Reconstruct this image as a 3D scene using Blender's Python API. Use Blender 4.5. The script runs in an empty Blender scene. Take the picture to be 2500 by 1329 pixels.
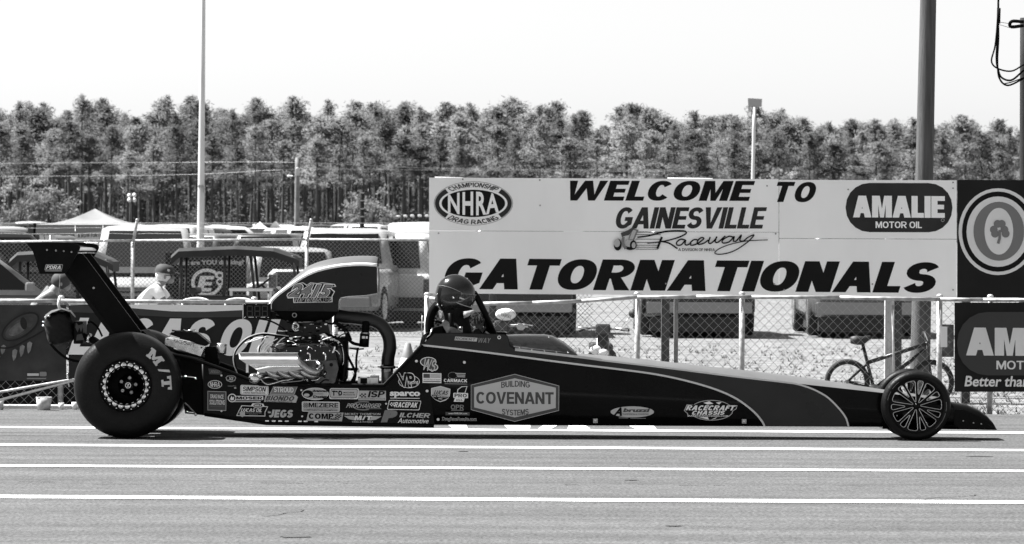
import bpy, bmesh, math, random
from mathutils import Vector, Matrix
from mathutils.geometry import tessellate_polygon
R = math.radians
random.seed(7)
S = bpy.context.scene
C = S.collection

# ------------------------------------------------------------------ camera
F = 9696.0          # focal length in photograph pixels (2500 wide)
CAMH = 1.55
ROLL = 0.0056
HZ = 59.5           # horizon above the picture centre, in photograph pixels
cd = bpy.data.cameras.new('camera'); cam = bpy.data.objects.new('camera', cd); C.objects.link(cam)
cd.sensor_width = 36.0; cd.lens = F * 36.0 / 2500.0
cd.shift_y = -HZ / 2500.0
cd.clip_start = 0.5; cd.clip_end = 9000
cr, sr = math.cos(ROLL), math.sin(ROLL)
cam.matrix_world = Matrix(((cr, -sr, 0, 0), (0, 0, -1, 0), (sr, cr, 0, CAMH), (0, 0, 0, 1)))
cd.dof.use_dof = True; cd.dof.focus_distance = 32.4; cd.dof.aperture_fstop = 9.5
S.camera = cam

# ------------------------------------------------------------------ sky, sun, exposure
SUN_EL, SUN_BACK = 56.0, 13.0      # the sun stands left of the track, a little behind the car
w = bpy.data.worlds.new('World'); S.world = w; w.use_nodes = True
nt = w.node_tree; nt.nodes.clear()
sky = nt.nodes.new('ShaderNodeTexSky'); sky.sky_type = 'NISHITA'; sky.sun_disc = False
to_sun = Vector((-math.cos(R(SUN_EL)) * math.cos(R(SUN_BACK)), math.cos(R(SUN_EL)) * math.sin(R(SUN_BACK)), math.sin(R(SUN_EL))))
sky.sun_elevation = R(SUN_EL); sky.sun_rotation = math.atan2(to_sun.x, to_sun.y)
sky.air_density = 1.0; sky.dust_density = 1.0; sky.ozone_density = 1.0
bw = nt.nodes.new('ShaderNodeRGBToBW'); bg = nt.nodes.new('ShaderNodeBackground'); out = nt.nodes.new('ShaderNodeOutputWorld')
nt.links.new(sky.outputs[0], bw.inputs[0]); nt.links.new(bw.outputs[0], bg.inputs[0]); nt.links.new(bg.outputs[0], out.inputs[0])   # black-and-white picture
bg.inputs[1].default_value = 0.060
sl = bpy.data.lights.new('sun', 'SUN'); sl.energy = 5.0; sl.angle = R(0.5); sl.color = (1, 1, 1)
so = bpy.data.objects.new('sun', sl); C.objects.link(so)
so.rotation_euler = (-to_sun).to_track_quat('-Z', 'Y').to_euler()
so.location = to_sun * 60
S.view_settings.view_transform = 'Standard'; S.view_settings.look = 'None'
S.view_settings.gamma = 1.0; S.view_settings.exposure = 1.72
S.render.film_transparent = False

# ------------------------------------------------------------------ helpers
def W(px, py, Y):
    """world point at depth Y that the photograph shows at pixel (px, py)"""
    x, y = px - 1250.0, py - 664.5
    u = x * cr + y * sr; v = -x * sr + y * cr
    return Vector((u * Y / F, Y, CAMH - (v + HZ) * Y / F))
def ground_Y(px, py):
    x, y = px - 1250.0, py - 664.5
    return CAMH * F / (-x * sr + y * cr + HZ)
def gz(Y):
    """height of the lot behind the fence: it rises a little towards the wood"""
    pts = [(-9999, 0), (66, 0), (110, .22), (200, .9), (330, 2.2), (99999, 2.2)]
    for (a, b), (c, d) in zip(pts, pts[1:]):
        if a <= Y <= c:
            t = (Y - a) / (c - a); return b + (d - b) * t
    return 0

MATS = {}
def mat(name, g, rough=.6, metal=0.0, var=0.0, scale=8.0, bump=0.0, spec=.5, bscale=None, coat=0.0, alpha=1.0, trans=0.0, detail=4.0, stretch=None, backlit=0.0):
    if name in MATS: return MATS[name]
    m = bpy.data.materials.new(name); m.use_nodes = True; t = m.node_tree
    b = t.nodes['Principled BSDF']
    b.inputs['Base Color'].default_value = (g, g, g, 1); b.inputs['Roughness'].default_value = rough
    b.inputs['Metallic'].default_value = metal; b.inputs['Specular IOR Level'].default_value = spec
    b.inputs['Coat Weight'].default_value = coat; b.inputs['Coat Roughness'].default_value = .06
    b.inputs['Alpha'].default_value = alpha; b.inputs['Transmission Weight'].default_value = trans
    tc = t.nodes.new('ShaderNodeTexCoord'); src = tc.outputs['Object']
    if stretch:
        mp = t.nodes.new('ShaderNodeMapping'); mp.inputs['Scale'].default_value = stretch
        t.links.new(src, mp.inputs['Vector']); src = mp.outputs['Vector']
    if var:
        n = t.nodes.new('ShaderNodeTexNoise'); n.inputs['Scale'].default_value = scale; n.inputs['Detail'].default_value = detail
        t.links.new(src, n.inputs['Vector'])
        r = t.nodes.new('ShaderNodeMapRange'); r.inputs['From Min'].default_value = .3; r.inputs['From Max'].default_value = .7
        r.inputs['To Min'].default_value = g * (1 - var); r.inputs['To Max'].default_value = min(.95, g * (1 + var))
        t.links.new(n.outputs['Fac'], r.inputs['Value']); t.links.new(r.outputs['Result'], b.inputs['Base Color'])
        q = t.nodes.new('ShaderNodeMapRange'); q.inputs['To Min'].default_value = max(.02, rough - .12); q.inputs['To Max'].default_value = min(1, rough + .12)
        t.links.new(n.outputs['Fac'], q.inputs['Value']); t.links.new(q.outputs['Result'], b.inputs['Roughness'])
    if bump:
        n2 = t.nodes.new('ShaderNodeTexNoise'); n2.inputs['Scale'].default_value = bscale or scale; n2.inputs['Detail'].default_value = 5
        t.links.new(src, n2.inputs['Vector'])
        bp = t.nodes.new('ShaderNodeBump'); bp.inputs['Strength'].default_value = bump; bp.inputs['Distance'].default_value = .02
        t.links.new(n2.outputs['Fac'], bp.inputs['Height']); t.links.new(bp.outputs['Normal'], b.inputs['Normal'])
    if backlit:
        tr = t.nodes.new('ShaderNodeBsdfTranslucent'); tr.inputs['Color'].default_value = (g, g, g, 1)
        mx = t.nodes.new('ShaderNodeMixShader'); mx.inputs[0].default_value = backlit
        if var: t.links.new(r.outputs['Result'], tr.inputs['Color'])
        t.links.new(b.outputs[0], mx.inputs[1]); t.links.new(tr.outputs[0], mx.inputs[2])
        t.links.new(mx.outputs[0], t.nodes['Material Output'].inputs['Surface'])
    MATS[name] = m
    return m

M = mat
BLK   = M('gloss_black_paint', .0028, .16, spec=.10, var=.25, scale=3)
DKG   = M('dark_metallic_paint', .026, .30, spec=.10, var=.12, scale=4)
SATB  = M('satin_black', .0035, .42, spec=.07, var=.3, scale=14)
MATB  = M('matt_black', .004, .75, spec=.05, var=.3, scale=20)
RUB   = M('tyre_rubber', .005, .48, spec=.14, var=.45, scale=9, bump=.15, bscale=60)
CHROME= M('chrome', .62, .14, metal=1.0, var=.12, scale=12)
ALU   = M('brushed_aluminium', .55, .34, metal=1.0, var=.2, scale=25)
STEEL = M('dull_steel', .30, .42, metal=1.0, var=.25, scale=18)
GALV  = M('galvanised_steel', .42, .5, metal=.35, var=.3, scale=22)
VWHT  = M('white_vinyl', .72, .4, spec=.3)
VLG   = M('light_grey_vinyl', .42, .4, spec=.3)
VMG   = M('mid_grey_vinyl', .17, .4, spec=.3)
VDG   = M('dark_grey_vinyl', .050, .4, spec=.3)
VBK   = M('black_vinyl', .004, .5, spec=.1)
STRIPE= M('silver_pinstripe', .50, .35, spec=.4)
GLASSD= M('dark_vehicle_glass', .012, .10, spec=.35)

def link_obj(name, me, parent=None, mats=None):
    o = bpy.data.objects.new(name, me); C.objects.link(o)
    if parent is not None:
        o.parent = parent
        p = parent
        # meshes hold world coordinates unless their thing is a local prototype
        if p.type == 'EMPTY' and not p.get('_local'):
            o.matrix_parent_inverse = Matrix.Translation(-p.location)
    return o
def tag(o, label=None, cat=None, group=None, kind=None):
    if label: o['label'] = label
    if cat: o['category'] = cat
    if group: o['group'] = group
    if kind: o['kind'] = kind
    return o
def thing(name, label, cat, loc=(0, 0, 0), group=None, local=False):
    o = bpy.data.objects.new(name, None); C.objects.link(o); o.location = loc; o.empty_display_size = .2
    if local: o['_local'] = 1
    return tag(o, label, cat, group)
def children(o): return [c for c in bpy.data.objects if c.parent == o]
KIDS = {}
def copy_tree(o, parent=None):
    c = o.copy(); C.objects.link(c); c.parent = parent
    for ch in o.children: copy_tree(ch, c)
    return c

class MB:
    """collects shapes, then links them as one mesh object"""
    def __init__(s): s.v = []; s.f = []; s.m = []; s.mats = []; s.sm = []
    def mi(s, m):
        if m not in s.mats: s.mats.append(m)
        return s.mats.index(m)
    def add(s, vs, fs, m, smooth=False):
        o = len(s.v); s.v += [tuple(p) for p in vs]; k = s.mi(m)
        for f in fs: s.f.append(tuple(i + o for i in f)); s.m.append(k); s.sm.append(smooth)
        return s
    def box(s, a, b, m, bev=0.0):
        x0, y0, z0 = (min(a[i], b[i]) for i in range(3)); x1, y1, z1 = (max(a[i], b[i]) for i in range(3))
        if bev <= 0:
            vs = [(x0,y0,z0),(x1,y0,z0),(x1,y1,z0),(x0,y1,z0),(x0,y0,z1),(x1,y0,z1),(x1,y1,z1),(x0,y1,z1)]
            return s.add(vs, [(0,3,2,1),(4,5,6,7),(0,1,5,4),(1,2,6,5),(2,3,7,6),(3,0,4,7)], m)
        bm = bmesh.new(); bmesh.ops.create_cube(bm, size=1)
        for q in bm.verts: q.co = Vector(((x0+x1)/2 + q.co.x*(x1-x0), (y0+y1)/2 + q.co.y*(y1-y0), (z0+z1)/2 + q.co.z*(z1-z0)))
        bmesh.ops.bevel(bm, geom=bm.edges[:] , offset=bev, segments=2, affect='EDGES', profile=.5)
        return s.frombm(bm, m)
    def frombm(s, bm, m, smooth=False):
        bm.verts.index_update(); vs = [q.co[:] for q in bm.verts]; fs = [[q.index for q in f.verts] for f in bm.faces]
        bm.free(); return s.add(vs, fs, m, smooth)
    def tube(s, pts, r, m, n=8, cap=True, smooth=True):
        pts = [Vector(p) for p in pts]; rr = r if isinstance(r, (list, tuple)) else [r] * len(pts)
        vs = []; fs = []; up = None
        for i, p in enumerate(pts):
            d = (pts[min(i+1, len(pts)-1)] - pts[max(i-1, 0)])
            d = d.normalized() if d.length > 1e-9 else Vector((0, 0, 1))
            if up is None: up = Vector((0, 0, 1)) if abs(d.z) < .9 else Vector((0, 1, 0))
            a = d.cross(up); a = a.normalized() if a.length > 1e-6 else d.orthogonal().normalized()
            b = a.cross(d).normalized(); up = b
            for k in range(n):
                t = 2 * math.pi * k / n; vs.append(p + a * (math.cos(t) * rr[i]) + b * (math.sin(t) * rr[i]))
        for i in range(len(pts) - 1):
            for k in range(n): fs.append((i*n+k, i*n+(k+1) % n, (i+1)*n+(k+1) % n, (i+1)*n+k))
        s.add(vs, fs, m, smooth)
        if cap:
            o = len(s.v) - len(vs)
            s.f.append(tuple(o + k for k in reversed(range(n)))); s.m.append(s.mi(m)); s.sm.append(False)
            e = o + (len(pts) - 1) * n
            s.f.append(tuple(e + k for k in range(n))); s.m.append(s.mi(m)); s.sm.append(False)
        return s
    def lathe(s, c, axis, prof, m, n=32, smooth=True, close=False):
        """prof: list of (radius, height along axis)"""
        c = Vector(c); ax = Vector(axis).normalized(); a = ax.orthogonal().normalized(); b = ax.cross(a)
        vs = []; fs = []
        for (r, h) in prof:
            for k in range(n):
                t = 2*math.pi*k/n; vs.append(c + ax*h + a*(math.cos(t)*r) + b*(math.sin(t)*r))
        P = len(prof); rng = P if close else P - 1
        for i in range(rng):
            j = (i+1) % P
            for k in range(n): fs.append((i*n+k, i*n+(k+1) % n, j*n+(k+1) % n, j*n+k))
        return s.add(vs, fs, m, smooth)
    def disc(s, c, axis, r, h, m, n=16):
        return s.lathe(c, axis, [(0.0001, 0), (r, 0), (r, h), (0.0001, h)], m, n, smooth=False)
    def ball(s, c, r, m, n=10, sc=(1, 1, 1)):
        vs = []; fs = []; h = n // 2 + 1
        for i in range(h + 1):
            ph = math.pi * i / h
            for k in range(n):
                t = 2*math.pi*k/n
                vs.append((c[0]+r*sc[0]*math.sin(ph)*math.cos(t), c[1]+r*sc[1]*math.sin(ph)*math.sin(t), c[2]+r*sc[2]*math.cos(ph)))
        for i in range(h):
            for k in range(n): fs.append((i*n+k, (i+1)*n+k, (i+1)*n+(k+1) % n, i*n+(k+1) % n))
        return s.add(vs, fs, m, True)
    def prism(s, poly, off, m, m2=None):
        """closed prism from a planar loop of points, swept by the vector off"""
        n = len(poly); P = [Vector(p) for p in poly]; off = Vector(off); Q = [p + off for p in P]
        tri = tessellate_polygon([P]); s.add(P, [tuple(t) for t in tri], m); s.add(Q, [tuple(reversed(t)) for t in tri], m2 or m)
        s.add(P + Q, [(i, (i+1) % n, n + (i+1) % n, n + i) for i in range(n)], m2 or m)
        return s
    def loft(s, rings, m, closed=True, caps=True, smooth=True):
        n = len(rings[0]); vs = [p for r in rings for p in r]; fs = []
        for i in range(len(rings) - 1):
            for k in range(n if closed else n - 1):
                fs.append((i*n+k, i*n+(k+1) % n, (i+1)*n+(k+1) % n, (i+1)*n+k))
        s.add(vs, fs, m, smooth)
        if caps:
            o = len(s.v) - len(vs); e = o + (len(rings)-1)*n
            s.f.append(tuple(o + k for k in reversed(range(n)))); s.m.append(s.mi(m)); s.sm.append(False)
            s.f.append(tuple(e + k for k in range(n))); s.m.append(s.mi(m)); s.sm.append(False)
        return s
    def build(s, name, parent=None, flip=True, kind=None, label=None):
        me = bpy.data.meshes.new(name); me.from_pydata([tuple(v) for v in s.v], [], s.f)
        for m in s.mats: me.materials.append(m)
        me.polygons.foreach_set('material_index', s.m); me.polygons.foreach_set('use_smooth', s.sm); me.update()
        if flip:
            bm = bmesh.new(); bm.from_mesh(me); bmesh.ops.recalc_face_normals(bm, faces=bm.faces[:]); bm.to_mesh(me); bm.free()
        o = link_obj(name, me, parent)
        if kind: o['kind'] = kind
        if label: o['label'] = label
        return o

def spline(pts, n=6):
    """Catmull-Rom through the points"""
    P = [Vector(p) for p in pts]; P = [P[0]*2 - P[1]] + P + [P[-1]*2 - P[-2]]; o = []
    for i in range(1, len(P) - 2):
        a, b, c, d = P[i-1:i+3]
        for k in range(n):
            t = k / n
            o.append(.5*((2*b) + (c-a)*t + (2*a-5*b+4*c-d)*t*t + (3*b-a-3*c+d)*t**3))
    o.append(P[-2]); return o
def interp(tab, x):
    if x <= tab[0][0]: return tab[0][1]
    for (a, b), (c, d) in zip(tab, tab[1:]):
        if x <= c: return b + (d-b)*(x-a)/(c-a)
    return tab[-1][1]

# ------------------------------------------------------------------ lettering: heavy block glyphs and the built-in font
def _stroke(path, s, t):
    L, Rr = [], []
    n = len(path)
    for i, p in enumerate(path):
        a = path[max(i-1, 0)]; b = path[min(i+1, n-1)]
        d = Vector((b[0]-a[0], b[1]-a[1])).normalized(); nx, ny = -d.y, d.x
        hw = math.sqrt((s/2*nx)**2 + (t/2*ny)**2)
        if 0 < i < n-1:
            d1 = Vector((p[0]-a[0], p[1]-a[1])).normalized(); d2 = Vector((b[0]-p[0], b[1]-p[1])).normalized()
            hw /= max(.6, math.sqrt(max(.01, (1 + d1.dot(d2))/2)))
        L.append((p[0]+nx*hw, p[1]+ny*hw)); Rr.append((p[0]-nx*hw, p[1]-ny*hw))
    return L + Rr[::-1]
def _arc(cx, cy, rx, ry, a0, a1, n=18, e=1.0):
    o = []
    for i in range(n+1):
        a = R(a0 + (a1-a0)*i/n); c, q = math.cos(a), math.sin(a)
        o.append((cx + rx*math.copysign(abs(c)**e, c), cy + ry*math.copysign(abs(q)**e, q)))
    return o
def glyph(ch, s, t):
    if ch == 'I': return [[(0,0),(s,0),(s,1),(0,1)]], s
    if ch == 'L': w = .66; return [[(0,0),(w,0),(w,t),(s,t),(s,1),(0,1)]], w
    if ch == 'E': w = .72; a = t*.95; return [[(0,0),(w,0),(w,t),(s,t),(s,.5-a/2),(w*.94,.5-a/2),(w*.94,.5+a/2),(s,.5+a/2),(s,1-t),(w,1-t),(w,1),(0,1)]], w
    if ch == 'T': w = .82; x = (w-s)/2; return [[(x,0),(x+s,0),(x+s,1-t),(w,1-t),(w,1),(0,1),(0,1-t),(x,1-t)]], w
    if ch == 'H': w = .84; return [[(0,0),(s,0),(s,.5-t/2),(w-s,.5-t/2),(w-s,0),(w,0),(w,1),(w-s,1),(w-s,.5+t/2),(s,.5+t/2),(s,1),(0,1)]], w
    if ch == 'O': w = .95; return [_arc(w/2,.5,w/2,.5,0,350,35,.9), _arc(w/2,.5,w/2-s,.5-t,0,350,35,.9)], w
    if ch == 'C': w = .88; return [_stroke(_arc(w/2,.5,w/2-s/2,.5-t/2,38,322,26,.92), s, t)], w
    if ch == 'G':
        w = .93; p = _arc(w/2,.5,w/2-s/2,.5-t/2,40,312,26,.92) + [(w-s/2,.24),(w-s/2,.46)]
        o = _stroke(p, s, t); k = len(p)
        # square the spur into a bar
        left, right = o[:k], o[k:]
        left[-1] = (w-s, .40); left[-2] = (w-s, .30)
        right[0] = (w, .54); right[1] = (w, .2)
        return [left[:-1] + [(w-s,.40-.04),(w*.54,.36),(w*.54,.54)] + right], w
    if ch == 'S':
        w = .82; ry = .25-t/4; p = _arc(w/2,.75-t/4,w/2-s/2,ry,18,270,16) + _arc(w/2,.25+t/4,w/2-s/2,ry,90,-162,16)[1:]
        return [_stroke(p, s, t)], w
    if ch == 'U':
        w = .84; p = [(s/2,1),(s/2,.36)] + _arc(w/2,.36,w/2-s/2,.36-t/2,180,360,14) + [(w-s/2,1)]
        return [_stroke(p, s, t)], w
    if ch == 'A':
        w = .98; a = .62*s; k = 1.06*s; sl = (w/2-a); yb = .2; y2 = yb+t*.95; ap = min(.86, (w/2-k)/sl)
        hole = [(k+sl*y2,y2),(w-k-sl*y2,y2),(w/2,ap)]
        return [[(0,0),(k,0),(k+sl*yb,yb),(w-k-sl*yb,yb),(w-k,0),(w,0),(w/2+a,1),(w/2-a,1)]] + ([hole] if ap > y2+.05 else []), w
    if ch == 'N':
        w = .88; q = 1.12*s; y1 = 1-(w-s-q)/(w-q); y2 = 1-s/(w-q)
        return [[(0,0),(s,0),(s,y2),(w-q,0),(w,0),(w,1),(w-s,1),(w-s,y1),(q,1),(0,1)]], w
    if ch == 'M':
        w = 1.06; return [[(0,0),(s,0),(s,.6),(w/2-.32*s,0),(w/2+.32*s,0),(w-s,.6),(w-s,0),(w,0),(w,1),(w-1.25*s,1),(w/2,.4),(1.25*s,1),(0,1)]], w
    if ch == 'V':
        w = .94; k = 1.08*s; return [[(w/2-.56*s,0),(w/2+.56*s,0),(w,1),(w-k,1),(w/2,.26),(k,1),(0,1)]], w
    if ch == 'W':
        w = 1.42; k = 1.0*s; return [[(.2*w-.1*s,0),(.2*w+.75*s,0),(w/2,.62),(.8*w-.75*s,0),(.8*w+.1*s,0),(w,1),(w-k,1),(.76*w,.3),(w/2+.5*s,1),(w/2-.5*s,1),(.24*w,.3),(k,1),(0,1)]], w
    if ch == 'R':
        w = .9; q = .40; b = w*.55; cy = (1+q)/2; ry = (1-q)/2
        outer = [(0,0),(s,0),(s,q-.02),(b*.72,q-.02),(w-1.12*s,0),(w+.02,0),(b+.12*w,q+.02)] + _arc(b,cy,w-.02-b,ry,-60,90,12) + [(0,1)]
        hole = [(s,q+t*.82)] + [(b*.9,q+t*.82)] + _arc(b*.95,cy+t*.0,w-.02-b-s*.8,ry-t*.86,-80,80,10) + [(b*.9,1-t*.9),(s,1-t*.9)]
        return [outer, hole], w
    if ch == 'D':
        w = .88; b = w*.4; return [[(0,0)] + _arc(b,.5,w-b,.5,-90,90,16) + [(0,1)], [(s,t)] + _arc(b,.5,w-b-s,.5-t,-90,90,14) + [(s,1-t)]], w
    if ch == 'B':
        w = .8; b = w*.5; return [[(0,0)] + _arc(b,.27,w-b,.27,-90,60,10) + _arc(b,.75,w-b-.03,.25,-60,90,10) + [(0,1)],
                [(s,t*.9),(b,t*.9)] + _arc(b,.27,w-b-s,.27-t*.9,-70,70,8) + [(b,.54-t*.3),(s,.54-t*.3)],
                [(s,.54+t*.5),(b,.54+t*.5)] + _arc(b,.77,w-b-s-.03,.23-t*.9,-60,70,8) + [(b,1-t*.9),(s,1-t*.9)]], w
    if ch == 'P':
        w = .8; b = w*.5; q = .4; cy = (1+q)/2; ry = (1-q)/2
        return [[(0,0),(s,0),(s,q)] + _arc(b,cy,w-b,ry,-90,90,12) + [(0,1)], [(s,q+t*.9)] + _arc(b,cy,w-b-s,ry-t*.9,-90,90,10) + [(s,1-t*.9)]], w
    if ch == 'Z': w = .76; k = 1.2*s; return [[(0,0),(w,0),(w,t),(k,t),(w,1-t),(w,1),(0,1),(0,1-t),(w-k,1-t),(0,t)]], w
    if ch == 'Y': w = .9; k = 1.08*s; return [[((w-s)/2,0),((w+s)/2,0),((w+s)/2,.42),(w,1),(w-k,1),(w/2,.6),(k,1),(0,1),((w-s)/2,.42)]], w
    if ch == 'K': w = .88; return [[(0,0),(s,0),(s,.3),(s*1.15,.4),(w-1.2*s,0),(w,0),(w*.62,.56),(w-.02,1),(w-1.2*s,1),(s,.62),(s,1),(0,1)]], w
    if ch == 'J': w = .66; return [_stroke([(w-s/2,1),(w-s/2,.6)] + _arc(w/2,.34,w/2-s/2,.34-t/2,0,-168,12), s, t)], w
    if ch == 'F': w = .66; a = t*.95; return [[(0,0),(s,0),(s,.5-a/2),(w*.92,.5-a/2),(w*.92,.5+a/2),(s,.5+a/2),(s,1-t),(w,1-t),(w,1),(0,1)]], w
    if ch == 'Q': w = .95; return [_arc(w/2,.5,w/2,.5,0,300,30,.9) + [(w*.92,.14),(w+.02,.02),(w*.9,-.06),(w*.8,.06)] , _arc(w/2,.5,w/2-s,.5-t,0,350,35,.9)], w
    if ch == '/': w = .5; return [[(0,0),(s*.8,0),(w,1),(w-s*.8,1)]], w
    if ch == '.': return [[(0,0),(s,0),(s,s),(0,s)]], s
    if ch == '1': w = .5; return [[((w-s)*.8,0),((w-s)*.8+s,0),((w-s)*.8+s,1),((w-s)*.8+s*.2,1),(0,.78),(0,.6),((w-s)*.8,.7)]], w
    if ch == '2':
        w = .8; p = _arc(w/2,.68,w/2-s/2,.32-t/2,160,-20,14) + [(w*.42,.3)]; o = _stroke(p, s, t); k = len(p)
        return [o[:k] + [(w*.3,t),(w,t),(w,0),(0,0),(0,t*.9)] + o[k:]] if False else [_stroke(_arc(w/2,.68,w/2-s/2,.32-t/2,165,-35,14) + [(s*.55,t*1.0)], s, t), ], w
    if ch == '4': w = .86; return [[(w*.5,0),(w*.5+s,0),(w*.5+s,.2),(w,.2),(w,.2+t),(w*.5+s,.2+t),(w*.5+s,1),(w*.42,1),(0,.2+t),(0,.2),(w*.5,.2)], [(s*1.0,.2+t),(w*.5,.2+t),(w*.5,.72)]], w
    if ch == '5':
        w = .8; return [_stroke([(w-.02,1-t/2),(s*.5,1-t/2),(s*.5,.56)] + _arc(w/2,.33,w/2-s/2,.33-t/2,125,-160,16), s, t)], w
    return None, .42
HEAVY = set('ABCDEGHILMNOPRSTUVWZYKJFQ/. ')
_FC = {}
def font_tris(txt, bold=0.0, space=1.0):
    """triangles of a line of text in the built-in font, fitted to the unit square"""
    key = (txt, bold, space)
    if key in _FC: return _FC[key]
    cu = bpy.data.curves.new('txt', 'FONT'); cu.body = txt; cu.size = 1; cu.offset = bold; cu.space_character = space; cu.resolution_u = 3
    ob = bpy.data.objects.new('txt', cu); C.objects.link(ob)
    dg = bpy.context.evaluated_depsgraph_get(); dg.update()
    me = bpy.data.meshes.new_from_object(ob.evaluated_get(dg))
    bm = bmesh.new(); bm.from_mesh(me); bmesh.ops.triangulate(bm, faces=bm.faces[:])
    bm.verts.index_update(); vs = [(v.co.x, v.co.y) for v in bm.verts]; ts = [tuple(v.index for v in f.verts) for f in bm.faces]
    bm.free(); bpy.data.objects.remove(ob); bpy.data.curves.remove(cu); bpy.data.meshes.remove(me)
    x0 = min(v[0] for v in vs); x1 = max(v[0] for v in vs); y0 = min(v[1] for v in vs); y1 = max(v[1] for v in vs)
    vs = [((v[0]-x0)/(x1-x0), (v[1]-y0)/(y1-y0)) for v in vs]
    _FC[key] = (vs, ts); return vs, ts
def heavy_tris(txt, s=.26, t=.2, gap=.07, word=.35):
    vs = []; ts = []; x = 0
    for ch in txt:
        if ch == ' ': x += word; continue
        loops, wd = glyph(ch, s, t)
        fl = [p for l in loops for p in l]; o = len(vs)
        tri = tessellate_polygon([[Vector((p[0], p[1], 0)) for p in l] for l in loops])
        vs += [(p[0] + x, p[1]) for p in fl]; ts += [tuple(i + o for i in q) for q in tri]
        x += wd + gap
    x -= gap
    return [(v[0]/x, v[1]) for v in vs], ts

class Print:
    """flat print laid out in photograph pixels on an upright surface at depth Yf(px)"""
    def __init__(s, Y, step=.0016, base=.003):
        s.Y = Y if callable(Y) else (lambda px: Y); s.mb = MB(); s.k = 0; s.step = step; s.base = base
    def pt(s, p):
        return W(p[0], p[1], s.Y(p[0]) - s.base - s.step * s.k)
    def raw(s, vs, ts, m): s.mb.add([s.pt(v) for v in vs], ts, m); s.k += 1; return s
    def poly(s, pts, m, holes=()):
        loops = [list(pts)] + [list(h) for h in holes]; fl = [p for l in loops for p in l]
        ts = tessellate_polygon([[Vector((p[0], p[1], 0)) for p in l] for l in loops])
        return s.raw(fl, [tuple(t) for t in ts], m)
    def rect(s, x0, y0, x1, y1, m, r=0, sl=0.0, sh=0.0):
        """r corner radius, sl slope, sh italic lean of the sides in px"""
        if r <= 0: P = [(x0,y0),(x1,y0),(x1,y1),(x0,y1)]
        else:
            P = []
            for cx, cy, a in ((x1-r,y0+r,-90),(x1-r,y1-r,0),(x0+r,y1-r,90),(x0+r,y0+r,180)): P += _arc(cx,cy,r,r,a,a+90,5)
        P = [(x + sh*(y1-y)/(y1-y0), y + sl*(x-x0)) for x, y in P]
        return s.poly(P, m)
    def ell(s, cx, cy, rx, ry, m, a=0, hole=None, n=40):
        P = _arc(cx,cy,rx,ry,0,360*(1-1/n),n-1); H = []
        if hole: H = [_arc(cx,cy,rx-hole,ry-hole,0,360*(1-1/n),n-1)]
        return s.poly(P, m, H)
    def stroke(s, path, wd, m, n=0):
        if n: path = [(p.x, p.y) for p in spline([(x, y, 0) for x, y in path], n)]
        wf = wd if callable(wd) else (lambda t: wd)
        vs = []; N = len(path)
        for i, p in enumerate(path):
            a = path[max(i-1,0)]; b = path[min(i+1,N-1)]; d = Vector((b[0]-a[0], b[1]-a[1])).normalized(); h = wf(i/(N-1))/2
            vs += [(p[0]-d.y*h, p[1]+d.x*h), (p[0]+d.y*h, p[1]-d.x*h)]
        return s.raw(vs, [(2*i, 2*i+1, 2*i+3, 2*i+2) for i in range(N-1)], m)
    def _fit(s, vs, ts, x0, y0, x1, y1, m, sh, sl, warp=None):
        P = []
        for a, b in vs:
            x = x0 + a*(x1-x0-sh) + sh*b; y = y1 + (y0-y1)*b + sl*(x-x0)
            if warp: x, y = warp(x, y, a, b)
            P.append((x, y))
        return s.raw(P, ts, m)
    def text(s, txt, x0, y0, x1, y1, m, bold=.03, sh=0.0, sl=.004, space=1.0, warp=None, plain=False):
        if not plain and bold >= .03 and len(txt) > 1 and all(c in HEAVY for c in txt):
            q = min(.36, .12 + 2.4*bold); vs, ts = heavy_tris(txt, q, min(.26, q*.78), .09*space)
        else: vs, ts = font_tris(txt, bold, space)
        return s._fit(vs, ts, x0, y0, x1, y1, m, sh, sl, warp)
    def heavy(s, txt, x0, y0, x1, y1, m, st=.26, t=.2, gap=.07, sh=0.0, sl=.004, word=.35, warp=None):
        vs, ts = heavy_tris(txt, st, t, gap, word); return s._fit(vs, ts, x0, y0, x1, y1, m, sh, sl, warp)
    def build(s, name, parent, label=None):
        return s.mb.build(name, parent, flip=False, label=label)
# ================================================================== the setting
def sheet(name, ys, x0, x1, zf, m, nx=2):
    mb = MB(); vs = []; fs = []
    for y in ys:
        for i in range(nx + 1):
            x = x0 + (x1 - x0)*i/nx; vs.append((x, y, zf(y)))
    for j in range(len(ys) - 1):
        for i in range(nx): a = j*(nx+1)+i; fs.append((a, a+1, a+nx+2, a+nx+1))
    mb.add(vs, fs, m); o = mb.build(name, flip=False); return tag(o, kind='structure')

# the lot: dry grass and sand
def grass_material():
    m = mat('dry_grass_ground', .150, .95, var=.35, scale=1.6, bump=.3, bscale=12, detail=8, spec=.1)
    t = m.node_tree; b = t.nodes['Principled BSDF']
    tc = t.nodes['Texture Coordinate']
    n = t.nodes.new('ShaderNodeTexNoise'); n.inputs['Scale'].default_value = 14; n.inputs['Detail'].default_value = 6
    mp = t.nodes.new('ShaderNodeMapping'); mp.inputs['Scale'].default_value = (1, .35, 1)
    t.links.new(tc.outputs['Object'], mp.inputs['Vector']); t.links.new(mp.outputs['Vector'], n.inputs['Vector'])
    old = b.inputs['Base Color'].links[0].from_socket
    r = t.nodes.new('ShaderNodeMapRange'); r.inputs['From Min'].default_value = .32; r.inputs['From Max'].default_value = .68
    r.inputs['To Min'].default_value = .76; r.inputs['To Max'].default_value = 1.2
    mu = t.nodes.new('ShaderNodeMath'); mu.operation = 'MULTIPLY'
    t.links.new(n.outputs['Fac'], r.inputs['Value']); t.links.new(r.outputs['Result'], mu.inputs[0]); t.links.new(old, mu.inputs[1])
    t.links.new(mu.outputs[0], b.inputs['Base Color'])
    return m
GRASS = grass_material()
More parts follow.
